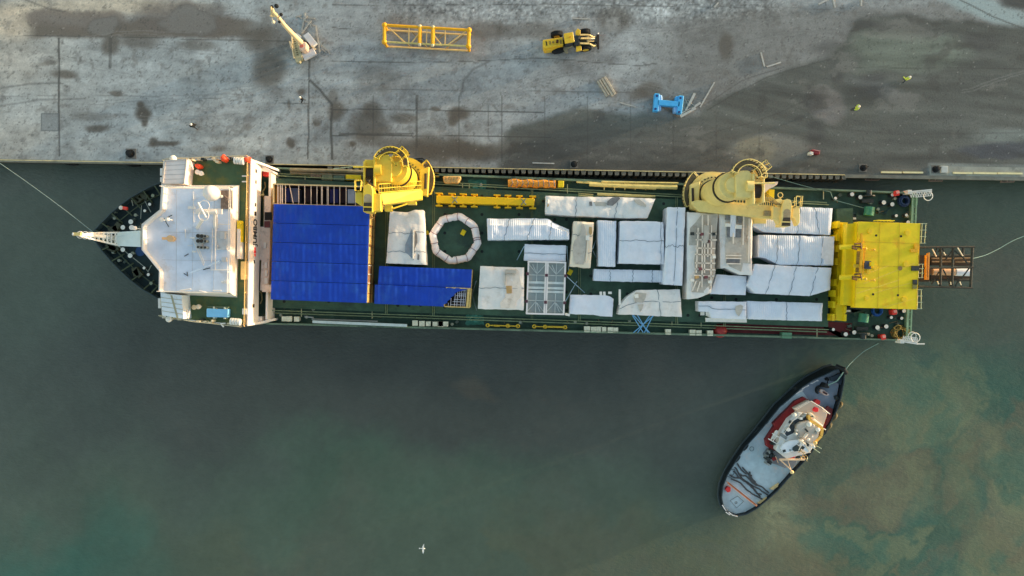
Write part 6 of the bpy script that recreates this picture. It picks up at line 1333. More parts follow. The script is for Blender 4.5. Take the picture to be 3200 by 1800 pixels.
# bollards on the quay edge
for lab, x, y, r in (('black mooring bollard on the pale quay left of the deckhouse', 402, 478, .42), ('small dark bollard on the quay edge beside the name wall', 838, 496, .34), ('dark bollard with rope on the quay right of the yellow crane', 1310, 507, .34), ('dark bollard in a pale worn ring halfway between the two cranes', 1795, 511, .34), ('black bollard on the dark quay left of the kerb beams', 2703, 523, .34), ('black bollard on the dark quay beside the pale concrete block', 2930, 527, .34)):
    q = P(x, y, QZ+.6); rt_ = empty('quay_bollard', (q.x, q.y, QZ), lab, 'bollard', 'bollards along the quay edge')
    b = MB(); b.lathe((q.x, q.y, QZ), [(r*1.3, .06), (r*1.3, .1), (r*.7, .12), (r*.62, .45), (r*1.0, .6), (r*.95, .7), (r*.3, .76)], 16); b.build('post', black, rt_, smooth=True)
    b = MB(); b.box((q.x, q.y, QZ+.001), r*3.2, r*3.2, .07); b.build('base_plate', M('plate_grey', (92, 94, 90), .8), rt_)
    b = MB(); b.beam((q.x-.5*r, q.y-.3, QZ+.62), (q.x+1.3*r, q.y+.15, QZ+.62), .14); b.build('horn', black, rt_)
b = MB(); V = [P(1205, 503, QZ+.05), P(1255, 501, QZ+.06), P(1290, 499, QZ+.1), P(1312, 503, QZ+.45)]; b.tube(V, .05, 5); b.tube([P(1280, 499, QZ+.08), P(1320, 494, QZ+.08), P(1330, 503, QZ+.08)], .07, 5); b.build('quay_rope', black, label='black rope tail looped over the bollard right of the yellow crane', cat='rope')
b = MB(); b.box(P(2952, 529, QZ+.4)-Vector((0, 0, .4)), .9, .9, .4, rz=-.03); b.build('concrete_block', M('block_pale', (150, 160, 158), .8, var=.1), label='pale square concrete block on the quay between two runs of kerb beams', cat='concrete block', bevel=.03)
# fenders hanging on the wall
for lab, x, y in (('leftmost rubber tyre fender hanging at the water below the pale quay', 225, 507), ('rubber tyre fender at the water directly below the left bollard', 420, 511), ):
    q = P(x, y, .7); rt_ = empty('tyre_fender', (q.x, q.y, .1), lab, 'fender', 'tyre fenders along the quay wall'); b = MB(); b.torus((q.x, q.y-.1, .8), .62, .3, axis='y', n=22, m=8); b.build('tyre', black, rt_, smooth=True)
    b = MB(); b.beam((q.x, q.y+.1, 1.5), (q.x, q.y+.3, 2.9), .06); b.build('chain', rust, rt_)
for lab, x in (('tyre fender in the gap between quay and ship, left of the cranes midpoint', 1628), ('tyre fender in the gap between quay and ship, nearest the cream crane', 1926), ('tyre fender in the gap under the mooring line right of the cream crane', 2470)):
    y = float(qedge(x))+16; q = P(x, y, 1.); rt_ = empty('tyre_fender', (q.x, q.y, .1), lab, 'fender', 'tyre fenders along the quay wall'); b = MB(); b.torus((q.x, q.y-.1, .9), .55, .26, axis='y', n=22, m=8); b.build('tyre', black, rt_, smooth=True)
for i, x in enumerate((2720, 2918, 3142)):
    y = float(qedge(x)); lab = ('quay fender frame left of the stern corner', 'quay fender frame right of the ship\'s white gangway', 'quay fender frame nearest the right edge of the view')[i]
    A, B_ = P(x-16, y+17, 1.6), P(x+26, y+17-i*.5, 1.6); up = P(x, y, QZ)
    rt_ = empty('fender_frame', (A.x, A.y, 0), lab, 'fender frame', 'steel fender frames on the right-hand quay wall')
    b = MB(); b.beam(A, B_, .14, .2); b.build('front_bar', M('fender_rust', (120, 104, 92), .8, var=.3), rt_)
    for p in (A, A.lerp(B_, .45), B_): b = MB(); b.beam(p, (p.x, up.y-.05, 2.2), .08); b.build('stay', M('fender_rust', (120, 104, 92), .8, var=.3), rt_)
    b = MB(); b.tube([(A.x+.9, up.y-.1, 1.2), (A.x+.9, A.y+.15, 1.2)], .55, 16); b.build('rubber_cone', black, rt_, smooth=True)
# yellow lattice frame lying on the quay
lf = empty('lattice_frame', FS(1240, 400, QZ), 'yellow rectangular lattice frame of tubes lying on the quay', 'lattice frame')
ly = M('lattice_yellow', (222, 168, 20), .5, var=.12, vs=1.5, dirt=(170, 150, 90), dl=.58); lt = M('lattice_pale', (196, 170, 110), .6, var=.15)
za = QZ+2.1; zb_ = QZ+.25
T = [FS(175, 150, za), FS(2300, 275, za), FS(2285, 680, za), FS(170, 570, za)]
Bm = [Vector((v.x, v.y, zb_)) for v in T]
def lb(p, q, r, mt, nm): b = MB(); b.tube([p, q], r, 8); b.build(nm, mt, lf)
lb(T[0], T[1], .2, ly, 'chord'); lb(T[3], T[2], .13, M('lattice_worn', (168, 160, 100), .6, var=.3), 'chord'); lb(T[0], T[3], .24, ly, 'end_beam'); lb(T[1], T[2], .24, ly, 'end_beam')
lb(Bm[0], Bm[1], .12, lt, 'chord'); lb(Bm[3], Bm[2], .12, lt, 'chord')
for p, q in zip(T, Bm): lb(p, q, .18, ly, 'post')
for t in (.42, .575): lb(T[0].lerp(T[1], t), T[3].lerp(T[2], t), .27, ly, 'cross_beam')
for t in (.29, .5, .72): lb(T[0].lerp(T[1], t), T[3].lerp(T[2], t), .08, lt, 'spacer')
for t0, t1 in ((.02, .25), (.4, .32), (.59, .68), (.98, .75)): lb(T[0].lerp(T[1], t0) if t0 in (.02, .98) else T[0].lerp(T[1], t0).lerp(T[3].lerp(T[2], t0), .45), T[3].lerp(T[2], t1), .09, lt, 'brace')
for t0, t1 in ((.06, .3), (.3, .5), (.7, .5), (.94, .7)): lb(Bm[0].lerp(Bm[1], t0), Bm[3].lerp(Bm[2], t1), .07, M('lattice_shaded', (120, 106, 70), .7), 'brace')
for v in T: b = MB(); b.ball(v, .36, 12); b.build('corner_joint', ly, lf, smooth=True)
for t in (.42, .575):
    for e in (0, 1): b = MB(); q = (T[0] if not e else T[3]).lerp(T[1] if not e else T[2], t); b.ball(q+Vector((0, .1 if not e else -.1, 0)), .26, 10); b.build('joint', M('joint_pale', (176, 172, 140), .6), lf)
# wheel loader
wl_ = empty('wheel_loader', FL(1200, 540, QZ), 'yellow articulated wheel loader with its fork carriage lowered, parked on the quay', 'wheel loader')
lyw = M('loader_yellow', (206, 174, 44), .45, var=.12, vs=2.5, dirt=(150, 120, 40), dl=.6); lcr = M('loader_arm', (160, 148, 100), .6, var=.25, vs=3)
def lp(name, pts, z1, z0, mt=lyw, bev=.06, parent=None): b = MB(); b.prism(cut(FL.poly(pts, QZ+z1), 0), QZ+z0, QZ+z1); return b.build(name, mt, parent or wl_, bevel=bev)
hood = lp('engine_hood', [(362, 540), (975, 455), (1000, 690), (850, 715), (600, 770), (390, 815), (362, 720)], 2.1, .8)
lp('counterweight', [(362, 700), (390, 800), (600, 770), (985, 690), (985, 725), (620, 850), (440, 880), (400, 860)], 1.7, .6, lyw, 0)
for pts, mt in (([(445, 580), (475, 575), (505, 710), (465, 718)], black), ([(555, 575), (600, 570), (615, 685), (565, 690)], M('grille_brown', (120, 100, 50), .7)), ([(890, 545), (935, 540), (945, 655), (895, 660)], M('grille_brown', (120, 100, 50), .7))): lp('hood_grille', pts, 2.12, 2.0, mt, 0, hood)
q = FL(812, 568, QZ+2.6); b = MB(); b.cyl((q.x, q.y, QZ+2.1), .17, .5, 12); b.build('exhaust', M('exhaust_brown', (60, 30, 20), .7), wl_); q = FL(680, 605, QZ+2.3); b = MB(); b.cyl((q.x, q.y, QZ+2.1), .13, .15, 12); b.build('filler_cap', M('grille_brown', (120, 100, 50), .7), wl_)
cab = lp('cab', [(1015, 355), (1285, 310), (1320, 590), (1055, 640)], 3.1, 1.3, M('cab_glass', (26, 30, 34), .2), .05)
lp('cab_roof', [(1000, 345), (1295, 288), (1345, 600), (1045, 655)], 3.3, 3.12, lyw, .06, cab)
q = FL(1205, 450, QZ+3.4); b = MB(); b.cyl((q.x, q.y, QZ+3.31), .11, .12, 10); b.build('roof_beacon', M('beacon_amber', (170, 120, 30), .3), cab)
lp('chassis', [(860, 560), (1700, 470), (1720, 640), (880, 720)], 1.3, .5, M('chassis_dark', (40, 44, 36), .7, var=.3), .03)
lp('articulation', [(1300, 420), (1480, 400), (1500, 690), (1340, 700)], 1.9, .7, dgrey, .05)
lp('step_frame', [(1000, 715), (1290, 690), (1300, 730), (1130, 800), (1130, 930), (1100, 935), (990, 850)], .9, .4, M('step_grey', (130, 128, 104), .7), .02)
for x, y in ((790, 375), (815, 860), (1650, 310), (1680, 790)):
    q = FL(x, y, QZ+.75); ax = .12; wro = MB(); 
    d = Vector((math.sin(-.09), math.cos(-.09), 0)); c = Vector((q.x, q.y, QZ+.75)); r = 0.75
    prof = [(-.3, .45), (-.3, .68), (-.22, .75), (.22, .75), (.3, .68), (.3, .45)]; rings = []
    ux = Vector((d.y, -d.x, 0)); uz = Vector((0, 0, 1))
    for o, rr in prof: rings.append([c+d*o+(ux*math.cos(t)+uz*math.sin(t))*rr for t in (2*math.pi*k/24 for k in range(24))])
    wro.loft(rings)
    for k in range(24):
        t = 2*math.pi*k/24; u = ux*math.cos(t)+uz*math.sin(t); wro.beam(c+u*.76-d*.28, c+u*.76+d*.28, .05, .04)
    wo = wro.build('wheel', black, wl_); b = MB(); rings = [[c+d*o+(ux*math.cos(t)+uz*math.sin(t))*.42 for t in (2*math.pi*k/16 for k in range(16))] for o in (-.305, .305)]; b.loft(rings); b.build('rim', lyw, wo)
for pts in ([(1375, 260), (1440, 185), (1525, 240), (1520, 395), (1440, 410), (1370, 380)], [(1390, 740), (1550, 715), (1560, 870), (1470, 890), (1390, 905)]): lp('front_fender', pts, 1.75, 1.6, lyw, .03)
for pts in ([(600, 345), (830, 300), (850, 330), (620, 380)], [(640, 880), (980, 850), (1040, 895), (720, 990)]): lp('rear_fender', pts, 1.5, 1.42, black, .0)
for l in ([(1510, 390, 1.9), (1780, 390, 1.6), (1920, 460, 1.0), (2040, 460, .5)], [(1510, 650, 1.9), (1790, 660, 1.6), (1930, 735, 1.0), (2050, 720, .5)]):
    b = MB(); V = [FL(x, y, QZ+z) for x, y, z in l]
    for p, q in zip(V, V[1:]): b.beam(p, q, .17, .3)
    b.build('lift_arm', lcr, wl_)
b = MB(); b.beam(FL(1530, 500, QZ+2.), FL(1840, 495, QZ+1.6), .16, .3); b.beam(FL(1760, 400, QZ+1.6), FL(1770, 660, QZ+1.6), .2); b.beam(FL(1780, 590, QZ+1.5), FL(1950, 580, QZ+1.3), .1); b.build('tilt_linkage', lcr, wl_)
b = MB(); b.tube([FL(1800, 500, QZ+1.7), FL(1960, 500, QZ+1.2)], .09, 8); b.build('tilt_cylinder', M('chrome_pale', (200, 196, 176), .3), wl_)
b = MB(); b.beam(FL(2072, 335, QZ+.7), FL(2078, 820, QZ+.7), .2, .5); b.beam(FL(2030, 390, QZ+.6), FL(2050, 740, QZ+.6), .1, .8); b.build('fork_carriage', M('carriage_dark', (44, 36, 30), .7, var=.3), wl_)
q = FL(2072, 345, QZ+1.2); b = MB(); b.ball(q, .12); b.build('carriage_pin', wht, wl_)
for y in (400,): b = MB(); b.beam(FL(2100, y, QZ+.25), FL(2325, y-5, QZ+.25), .16, .07); b.build('fork', M('fork_grey', (120, 118, 118), .6), wl_)
b = MB(); b.prism(cut(FL.poly([(1930, 470), (2040, 450), (2040, 620), (1900, 560)], QZ+1), 0), QZ+.4, QZ+1); b.prism(cut(FL.poly([(1800, 600), (2000, 610), (1960, 720), (1900, 700)], QZ+.9), 0), QZ+.4, QZ+.9); b.build('quick_coupler', dgrey, wl_)
# boom crane truck: mats, body and slanting boom
bl = empty('mobile_boom_crane', FB(800, 950, QZ), 'small cream mobile boom crane with white outrigger mats and a slanting boom, on the quay', 'boom crane')
bc = M('boom_cream', (190, 176, 140), .6, var=.12, dirt=(140, 128, 96), dl=.6); bo = M('deck_olive', (140, 140, 112), .7, var=.2, vs=2)
b = MB(); b.prism(cut(FB.poly([(600, 750), (700, 740), (830, 1220), (780, 1240), (760, 1280), (690, 1280), (640, 1090), (600, 900)], QZ+1.2), 0), QZ+.5, QZ+1.2); chs = b.build('carrier', bo, bl)
for k in range(8): b = MB(); b.prism(cut(FB.poly([(632+k*10, 800+k*45), (672+k*10, 796+k*45), (678+k*10, 820+k*45), (640+k*10, 824+k*45)], QZ+1.22), 0), QZ+1.1, QZ+1.22); b.build('tread_slot', M('slot_dark', (88, 88, 66), .7), chs)
for p, q in (((585, 860), (650, 1200)), ((560, 850), (600, 1000)), ((600, 740), (615, 900))): b = MB(); b.beam(FB(*p, QZ+1.3), FB(*q, QZ+1.3), .14); b.build('side_rail', bc, bl)
for x, y in ((640, 860), (720, 1150), (880, 900), (860, 1100)):
    q = FB(x, y, QZ+.4); b = MB(); b.torus((q.x, q.y, QZ+.42), .3, .12, axis='x', n=16, m=6); b.build('wheel', black, bl)
for pts in ([(835, 735), (940, 660), (1120, 885), (1040, 955), (1010, 960)], [(795, 1100), (1040, 985), (1110, 1110), (860, 1235)], [(655, 690), (700, 680), (800, 745), (780, 790)]):
    b = MB(); b.prism(cut(FB.poly(pts, QZ+1.0), 0), QZ+.5, QZ+1.0); b.build('engine_cover', M('mat_pale', (164, 172, 176), .6, var=.08), bl, bevel=.03)
b = MB(); b.prism(cut(FB.poly([(720, 880), (860, 830), (960, 880), (950, 1000), (880, 1080), (790, 1080), (710, 980)], QZ+.9), 0), QZ+.4, QZ+.9); b.build('turntable', creamd, bl)
b = MB(); b.prism(cut(FB.poly([(760, 870), (880, 850), (915, 900), (905, 1010), (810, 1055), (745, 1010)], QZ+2.3), 0), QZ+.9, QZ+2.3); cbb = b.build('crane_cab', M('cab_pink_tan', (176, 158, 140), .6, var=.1), bl, bevel=.12)
b = MB(); b.prism(cut(FB.poly([(765, 930), (830, 910), (850, 950), (830, 975), (770, 985)], QZ+2.32), 0), QZ+2.2, QZ+2.32); b.build('cab_hatch', M('hatch_red', (160, 90, 76), .6, var=.2), cbb)
b = MB(); b.tube([FB(790, 870, QZ+2.2), FB(620, 700, QZ+4.4), FB(460, 530, QZ+6.4), FB(320, 350, QZ+8.2)], [.36, .3, .26, .22], 10); b.build('boom', bc, bl, smooth=True)
b = MB(); b.tube([FB(320, 350, QZ+8.2), FB(225, 250, QZ+8.6), FB(215, 180, QZ+8.6)], [.2, .2, .12], 8); b.tube([FB(180, 140, QZ+8.4), FB(192, 300, QZ+8.4), FB(180, 340, QZ+8.4)], [.1, .12, .22], 8); b.tube([FB(300, 330, QZ+8.3), FB(180, 320, QZ+8.4)], .12, 6); b.build('jib_fork', M('boom_gold', (204, 184, 136), .5), bl)
for x, y, r in ((195, 140, .2), (290, 125, .28), (385, 300, .22), (350, 450, .18)): b = MB(); q = FB(x, y, QZ+8.2); b.ball(q, r, 10); b.build('hook_block', black, bl)
b = MB(); q = FB(225, 455, QZ+6); b.ball(q, .22); b.tube([q, FB(190, 340, QZ+8.3)], .03, 4); b.build('load_ball', M('ball_pale', (210, 206, 180), .5), bl)
b = MB(); b.beam(FB(1015, 945, QZ+1.1), FB(1095, 1010, QZ+1.1), .18); b.build('outrigger', bc, bl)
# timber planks strewn around the crane
plk = M('timber_grey', (136, 138, 132), .9, var=.3, vs=3); sp = [(880, 260, 800, 700, .2), (1000, 420, 810, 690, .22), (680, 355, 800, 310, .18), (745, 335, 820, 390, .18), (860, 410, 920, 320, .2), (870, 420, 960, 470, .16), (975, 490, 1005, 575, .14), (1000, 490, 1060, 530, .14), (1092, 515, 1180, 1080, .2), (1205, 915, 1390, 1095, .14), (1225, 1010, 1320, 1090, .12), (1080, 380, 930, 370, .14)]
names = ['long grey plank pointing up from the boom crane, left of the pair', 'grey plank slanting up to the right from the boom crane', 'short grey plank at the left end of the scattered timber above the crane', 'short plank crossing beside the leftmost scattered timber', 'short grey plank standing between the two long ones above the crane', 'small plank lying low across the scattered timber', 'tiny slanting stick right of the long slanting plank', 'tiny stick nearly level, right of the scattered timber', 'longest upright plank, right of the white engine cover', 'thin forked stick lower right of the boom crane', 'small stick beside the forked one, right of the boom crane', 'faint plank lying level above the scattered timber']
for i, (x0, y0, x1, y1, w_) in enumerate(sp):
    b = MB(); b.beam(FB(x0, y0, QZ+.06+.03*(i % 3)), FB(x1, y1, QZ+.06+.03*(i % 3)), w_, .09); b.build('timber_plank', plk, label=names[i], cat='plank', group='timber planks scattered by the boom crane')
pl2 = M('timber_pale', (150, 154, 150), .85, var=.2, vs=3)
for fr, x0, y0, x1, y1, w_, lab in ((FQ2, 1850, 136, 1975, 139, .12, 'thin pale rod lying level above the wheel loader'), (FQ2, 2195, 752, 2310, 782, .1, 'thin pale rod on the paving left of the blue frame'), (FQ2, 1555, 1192, 1715, 1197, .16, 'pale rod lying on the coping between the two cranes'), (FQ3, 811, 352, 835, 446, .16, 'pale rod in the V shape above the blue frame, its left arm'), (FQ3, 851, 448, 945, 418, .18, 'pale rod in the V shape above the blue frame, its right arm'), (FQ3, 498, 48, 525, 18, .16, 'short pale rod at the top edge, left of the pair'), (FQ3, 1198, 28, 1260, -4, .2, 'pale rod slanting out of the top edge of the view'), (FQ3, 1296, -6, 1310, 50, .16, 'steep pale rod at the top edge, right of its slanting neighbour'), (FQ3, 1486, -6, 1484, 38, .18, 'upright pale rod at the top edge, rightmost'),
                               (FH, 1925, 250, 1520, 950, .18, 'longest pale steel bar, slanting, right of the blue frame'), (FH, 1370, 560, 1190, 910, .32, 'pale plank leaning up from the corner right of the blue frame'), (FH, 1185, 910, 1110, 1040, .18, 'thin end piece below the leaning pale plank'), (FH, 1530, 825, 1370, 925, .28, 'short pale board at the upper end of the thick pair by the blue frame'), (FH, 1390, 965, 960, 1210, .42, 'thick pale board slanting to the corner right of the blue frame'), (FH, 1270, 985, 1000, 1130, .2, 'pale board lying along the thick one beside the blue frame'), (FH, 560, 930, 950, 1240, .14, 'dull bar running from under the blue frame to the board corner'), (FH, 410, 910, 880, 1235, .1, 'thinner dull bar left of the one under the blue frame'), (FH, 430, 750, 620, 650, .12, 'dull stick between the arms of the blue frame')):
    b = MB(); b.beam(fr(x0, y0, QZ+.1), fr(x1, y1, QZ+.1), w_, .1); b.build('steel_rod' if w_ < .25 else 'wooden_board', pl2 if 'dull' not in lab else M('bar_dull', (104, 100, 92), .8), label=lab, cat='rod' if w_ < .25 else 'board')
for lab, x0, y0, x1, y1, w_ in (('left one of two stacked concrete beams on the quay', 2038, 590, 2108, 702, .5), ('right one of two stacked concrete beams on the quay', 2072, 570, 2150, 696, .7)):
    rt_ = empty('concrete_beam', FQ2((x0+x1)/2, (y0+y1)/2, QZ), lab, 'beam', 'pair of beams on the quay'); p, q = FQ2(x0, y0, QZ+.25), FQ2(x1, y1, QZ+.25); b = MB(); b.beam(p, q, w_, .36); b.build('beam_body', M('beam_concrete', (150, 146, 130), .85, var=.2, vs=3), rt_, bevel=.03)
    b = MB(); b.beam(p+Vector((0, 0, .19)), q+Vector((0, 0, .19)), .07, .03); b.build('groove', M('groove_dark', (84, 80, 70), .8), rt_)
# blue H-shaped frame with four pale pads
hf = empty('trestle', FH(620, 850, QZ), 'bright blue H-shaped steel frame with pads at its corners on the quay', 'trestle')
hb = M('frame_blue', (60, 150, 206), .45, var=.1, vs=1.5, dirt=(60, 110, 180), dl=.6); hp = M('pad_blue', (130, 180, 226), .5, var=.05)
for p, q, nm in (((290, 580), (250, 1085), 'side_beam'), ((975, 640), (915, 1150), 'side_beam'), ((300, 830), (930, 885), 'cross_beam')): b = MB(); b.beam(FH(*p, QZ+.8), FH(*q, QZ+.8), .66 if nm == 'side_beam' else .72, .8); b.build(nm, hb, hf, bevel=.06)
for x, y in ((370, 690), (340, 970), (855, 1020), (905, 720)): b = MB(); q = FH(x, y, QZ+.9); b.box((q.x, q.y, QZ+.01), .75, .8, .95, rz=.08); b.build('pad', hp if (x != 905) else hb, hf, bevel=.1)
for x, y in ((298, 630), (255, 1000), (965, 690), (925, 1090)): b = MB(); q = FH(x, y, QZ+1.21); b.cyl((q.x, q.y, QZ+1.2), .16, .04, 12); b.build('pin_hole', M('hole_navy', (24, 50, 100), .6), hf)
b = MB(); b.tube([FH(1110, 740, QZ+.05), FH(1160, 850, QZ+.05), FH(1180, 900, QZ+.05)], .04, 4); b.tube([FH(1160, 745, QZ+.05), FH(1340, 900, QZ+.05)], .04, 4); b.build('loose_wire', pl2, label='loose pale wires on the paving right of the blue frame', cat='wire')
# red and white box
rt_ = empty('fire_hydrant_box', P(2545, 475, QZ), 'dark red cabinet with a white lid, alone on the quay near the edge', 'cabinet'); q = P(2548, 475, QZ+.7)
b = MB(); b.box((q.x, q.y, QZ), 1.15, .5, .8, rz=-.2); b.build('cabinet_body', M('cabinet_red', (110, 40, 46), .6, var=.25, vs=3), rt_, bevel=.08); q = P(2536, 479, QZ+.8); b = MB(); b.box((q.x, q.y, QZ), .5, .42, .85, rz=-.2); b.build('white_lid', wht, rt_, bevel=.05)
b = MB(); q = P(2554, 470, QZ+.9); b.box((q.x, q.y, QZ+.8), .8, .1, .1, rz=-.2); b.build('rim', M('rim_pink', (150, 110, 112), .5), rt_)
# people
def person(loc, rz, label, vestm, hatm, stride=.18, arm=.25):
    rt_ = empty('person', loc, label, 'person', None)
    J = {}; E = []; R = []
    V = []
    def v(p, r, par=None):
        V.append(Vector(p)); R.append(r); i = len(V)-1
        if par is not None: E.append((par, i))
        return i
    pel = v((0, 0, .95), .15); ch = v((0, .02, 1.2), .16, pel); c2 = v((0, .03, 1.4), .15, ch); nk = v((0, .04, 1.5), .06, c2); hd = v((0, .07, 1.6), .085, nk); v((0, .06, 1.74), .085, hd)
    tips = []
    for s in (-1, 1):
        h = v((.1*s, 0, .88), .095, pel); k = v((.11*s, stride*s*.6+.03, .5), .065, h); a = v((.11*s, stride*s, .1), .045, k); v((.12*s, stride*s+.16, .04), .04, a)
        sh = v((.2*s, .02, 1.4), .065, c2); el = v((.27*s, -arm*s*.4+.02, 1.14), .048, sh); w_ = v((.27*s, -arm*s+.18, .93), .03, el); pm = v((.27*s, -arm*s+.22, .86), .035, w_); tips.append((pm, s))
        for f in range(4): 
            m_ = v((.27*s+.018*(f-1.5), -arm*s+.24, .81), .009, pm); v((.27*s+.02*(f-1.5), -arm*s+.25, .765+.008*abs(f-1.5)), .008, m_)
        t_ = v((.27*s-.04*s, -arm*s+.25, .84), .01, pm)
    me = bpy.data.meshes.new('body'); me.from_pydata([tuple(p) for p in V], E, []); me.update()
    ob = bpy.data.objects.new('body', me); COL.objects.link(ob)
    sk = ob.modifiers.new('s', 'SKIN'); lay = me.skin_vertices[0].data
    for i, r in enumerate(R): lay[i].radius = (r, r*.8 if i in (pel, ch, c2) else r); lay[i].use_root = (i == 0)
    ob.modifiers.new('b', 'SUBSURF').levels = 1
    me2 = bpy.data.meshes.new_from_object(ob.evaluated_get(bpy.context.evaluated_depsgraph_get())); bpy.data.objects.remove(ob)
    me2.materials.clear(); me2.materials.append(M('workwear_navy', (40, 48, 54), .8)); me2.shade_smooth()
    ob = bpy.data.objects.new('body', me2); COL.objects.link(ob); ob.parent = rt_
    o = Vector(loc)
    b = MB(); b.loft([[o+Vector((1.12*rx*math.cos(t), .03+ry*math.sin(t), z)) for t in (2*math.pi*k/18 for k in range(18))] for z, rx, ry in ((.92, .2, .17), (1.1, .21, .18), (1.3, .24, .18), (1.44, .25, .15), (1.5, .12, .1))]); b.build('vest', vestm, rt_, smooth=True)
    for s in (-1, 1): b = MB(); b.tube([o+Vector((.2*s, .02, 1.43)), o+Vector((.28*s, -arm*s*.4+.02, 1.14)), o+Vector((.28*s, -arm*s+.17, .96))], [.09, .07, .055], 10); b.build('sleeve', vestm, rt_, smooth=True)
    b = MB(); b.lathe(o+Vector((0, .06, 1.66)), [(.15, 0), (.145, .03), (.125, .09), (.07, .14), (.01, .16)], 14); b.build('helmet', hatm, rt_, smooth=True)
    b = MB(); b.lathe(o+Vector((0, .16, 1.62)), [(.002, -.02), (.02, 0), (.012, .02), (.001, .03)], 6); b.build('nose', M('skin', (180, 130, 105), .6), rt_)
    rt_.rotation_euler = (0, 0, rz); rt_.scale = (1.12, 1.12, 1.05)
    return rt_
hv = M('hi_vis_yellow', (214, 232, 90), .6, var=.1); hvw = M('helmet_white', (226, 230, 222), .4); dk = M('dark_jacket', (24, 28, 30), .8)
person(P(2822, 254, QZ)*1., .4, 'person in yellow hi-vis jacket walking on the dark quay, the one farther from the ship', hv, hvw)
person(P(2667, 343, QZ)*1., 1.4, 'person in yellow hi-vis jacket with a dark harness, nearer the ship on the dark quay', hv, hvw, .1, .1)
person(P(616, 399, QZ)*1., .9, 'person in dark clothes and pale helmet standing on the pale quay beyond the deckhouse', dk, hvw, .25, .3)
person(P(950, 314, QZ)*1., 2.4, 'person in dark clothes and pale helmet standing by the long joint below the boom crane', dk, hvw, .2, .2)
b = MB(); p = P(2664, 345, QZ+1.5); b.beam((p.x-.2, p.y+.05, QZ+1.58), (p.x+.15, p.y+.1, QZ+1.58), .12, .05); hns = b.build('harness', dk, [o for o in bpy.data.objects if 'dark harness' in str(o.get('label', ''))][0])
hns.rotation_euler = (0, 0, -1.4)
# gull over the water
g = P(1322, 1714, 6); gl = empty('seagull', (g.x, g.y, 6), 'white seagull flying low over the green water, wings spread', 'seagull')
gm = M('gull_white', (232, 238, 234), .6, var=.03)
b = MB(); b.tube([g+Vector((-.33, 0, 0)), g+Vector((-.15, .0, .0)), g+Vector((.05, 0, 0)), g+Vector((.2, -.02, .02)), g+Vector((.3, -.03, .0))], [.02, .07, .1, .07, .015], 10); b.build('body', gm, gl, smooth=True)
for s, t in ((1, 'wing'), (-1, 'wing')):
    b = MB(); pts = [(.12, .05*s), (.14, .35*s), (.1+.06*s, .66*s), (.0+.04*s, .5*s), (-.08, .3*s), (-.1, .04*s)]
    top = [g+Vector((x, y, .02+.12*min(1, abs(y)/.35))) for x, y in pts]; b.loft([[v-Vector((0, 0, .015)) for v in top], top]); b.build('wing', gm if s > 0 else M('gull_grey', (190, 198, 196), .6), gl)
b = MB(); b.prism([(g.x-.52, g.y+.09), (g.x-.52, g.y-.07), (g.x-.3, g.y-.03), (g.x-.3, g.y+.05)], 5.99, 6.01); b.build('tail', gm, gl)

# ================================================================ mooring lines
def rope(label, pts, r, mt, sag=0.): b = MB(); b.tube(smooth(pts) if len(pts) > 2 else pts, r, 6); b.build('mooring_line', mt, label=label, cat='mooring line', group='mooring and towing lines')
lg = M('line_green', (104, 132, 124), .7)
def sagl(p, q, s, n=14): return [p.lerp(q, k/n)-Vector((0, 0, s*4*(k/n)*(1-k/n))) for k in range(n+1)]
rope('bow mooring line running from the stem up to the left edge of the view', sagl(P(305, 737, 9.2), P(-200, 380, QZ+.4), 1.5), .045, M('line_grey2', (104, 122, 120), .7))
rope('stern mooring line curving from the rusty tail frame to the right edge of the view', [P(3040, 808, 4.6), P(3080, 797, 4), P(3120, 778, 3.5), P(3160, 755, 3.2), P(3200, 738, 3), P(3300, 700, 3), P(3420, 650, 3.2)], .05, lg)
rope('towing line from the tug bow up to the stern quarter of the ship', [P(2640, 1160, 5), P(2650, 1145, 5), P(2672, 1122, 4.4), P(2700, 1098, 4.2), P(2725, 1084, 4.6), P(2745, 1073, 5.2)], .045, lg)
rope('thin mooring line from the cream crane top of the quay to the stern winch', [P(2385, 545, 3.4), P(2520, 583, 5.2), P(2595, 600, 6.0)], .035, lg)
rope('stern deck line from the quayside roller to the green winch', [P(2595, 600, 6.0), P(2605, 622, 5.6), P(2618, 628, 5.6), P(2700, 650, 5.7)], .045, lg)
rope('mooring line beside the yellow crane running back towards the quay', [P(1180, 512, 3.6), P(1100, 521, 4.6), P(1040, 528, 5.6)], .04, lg)

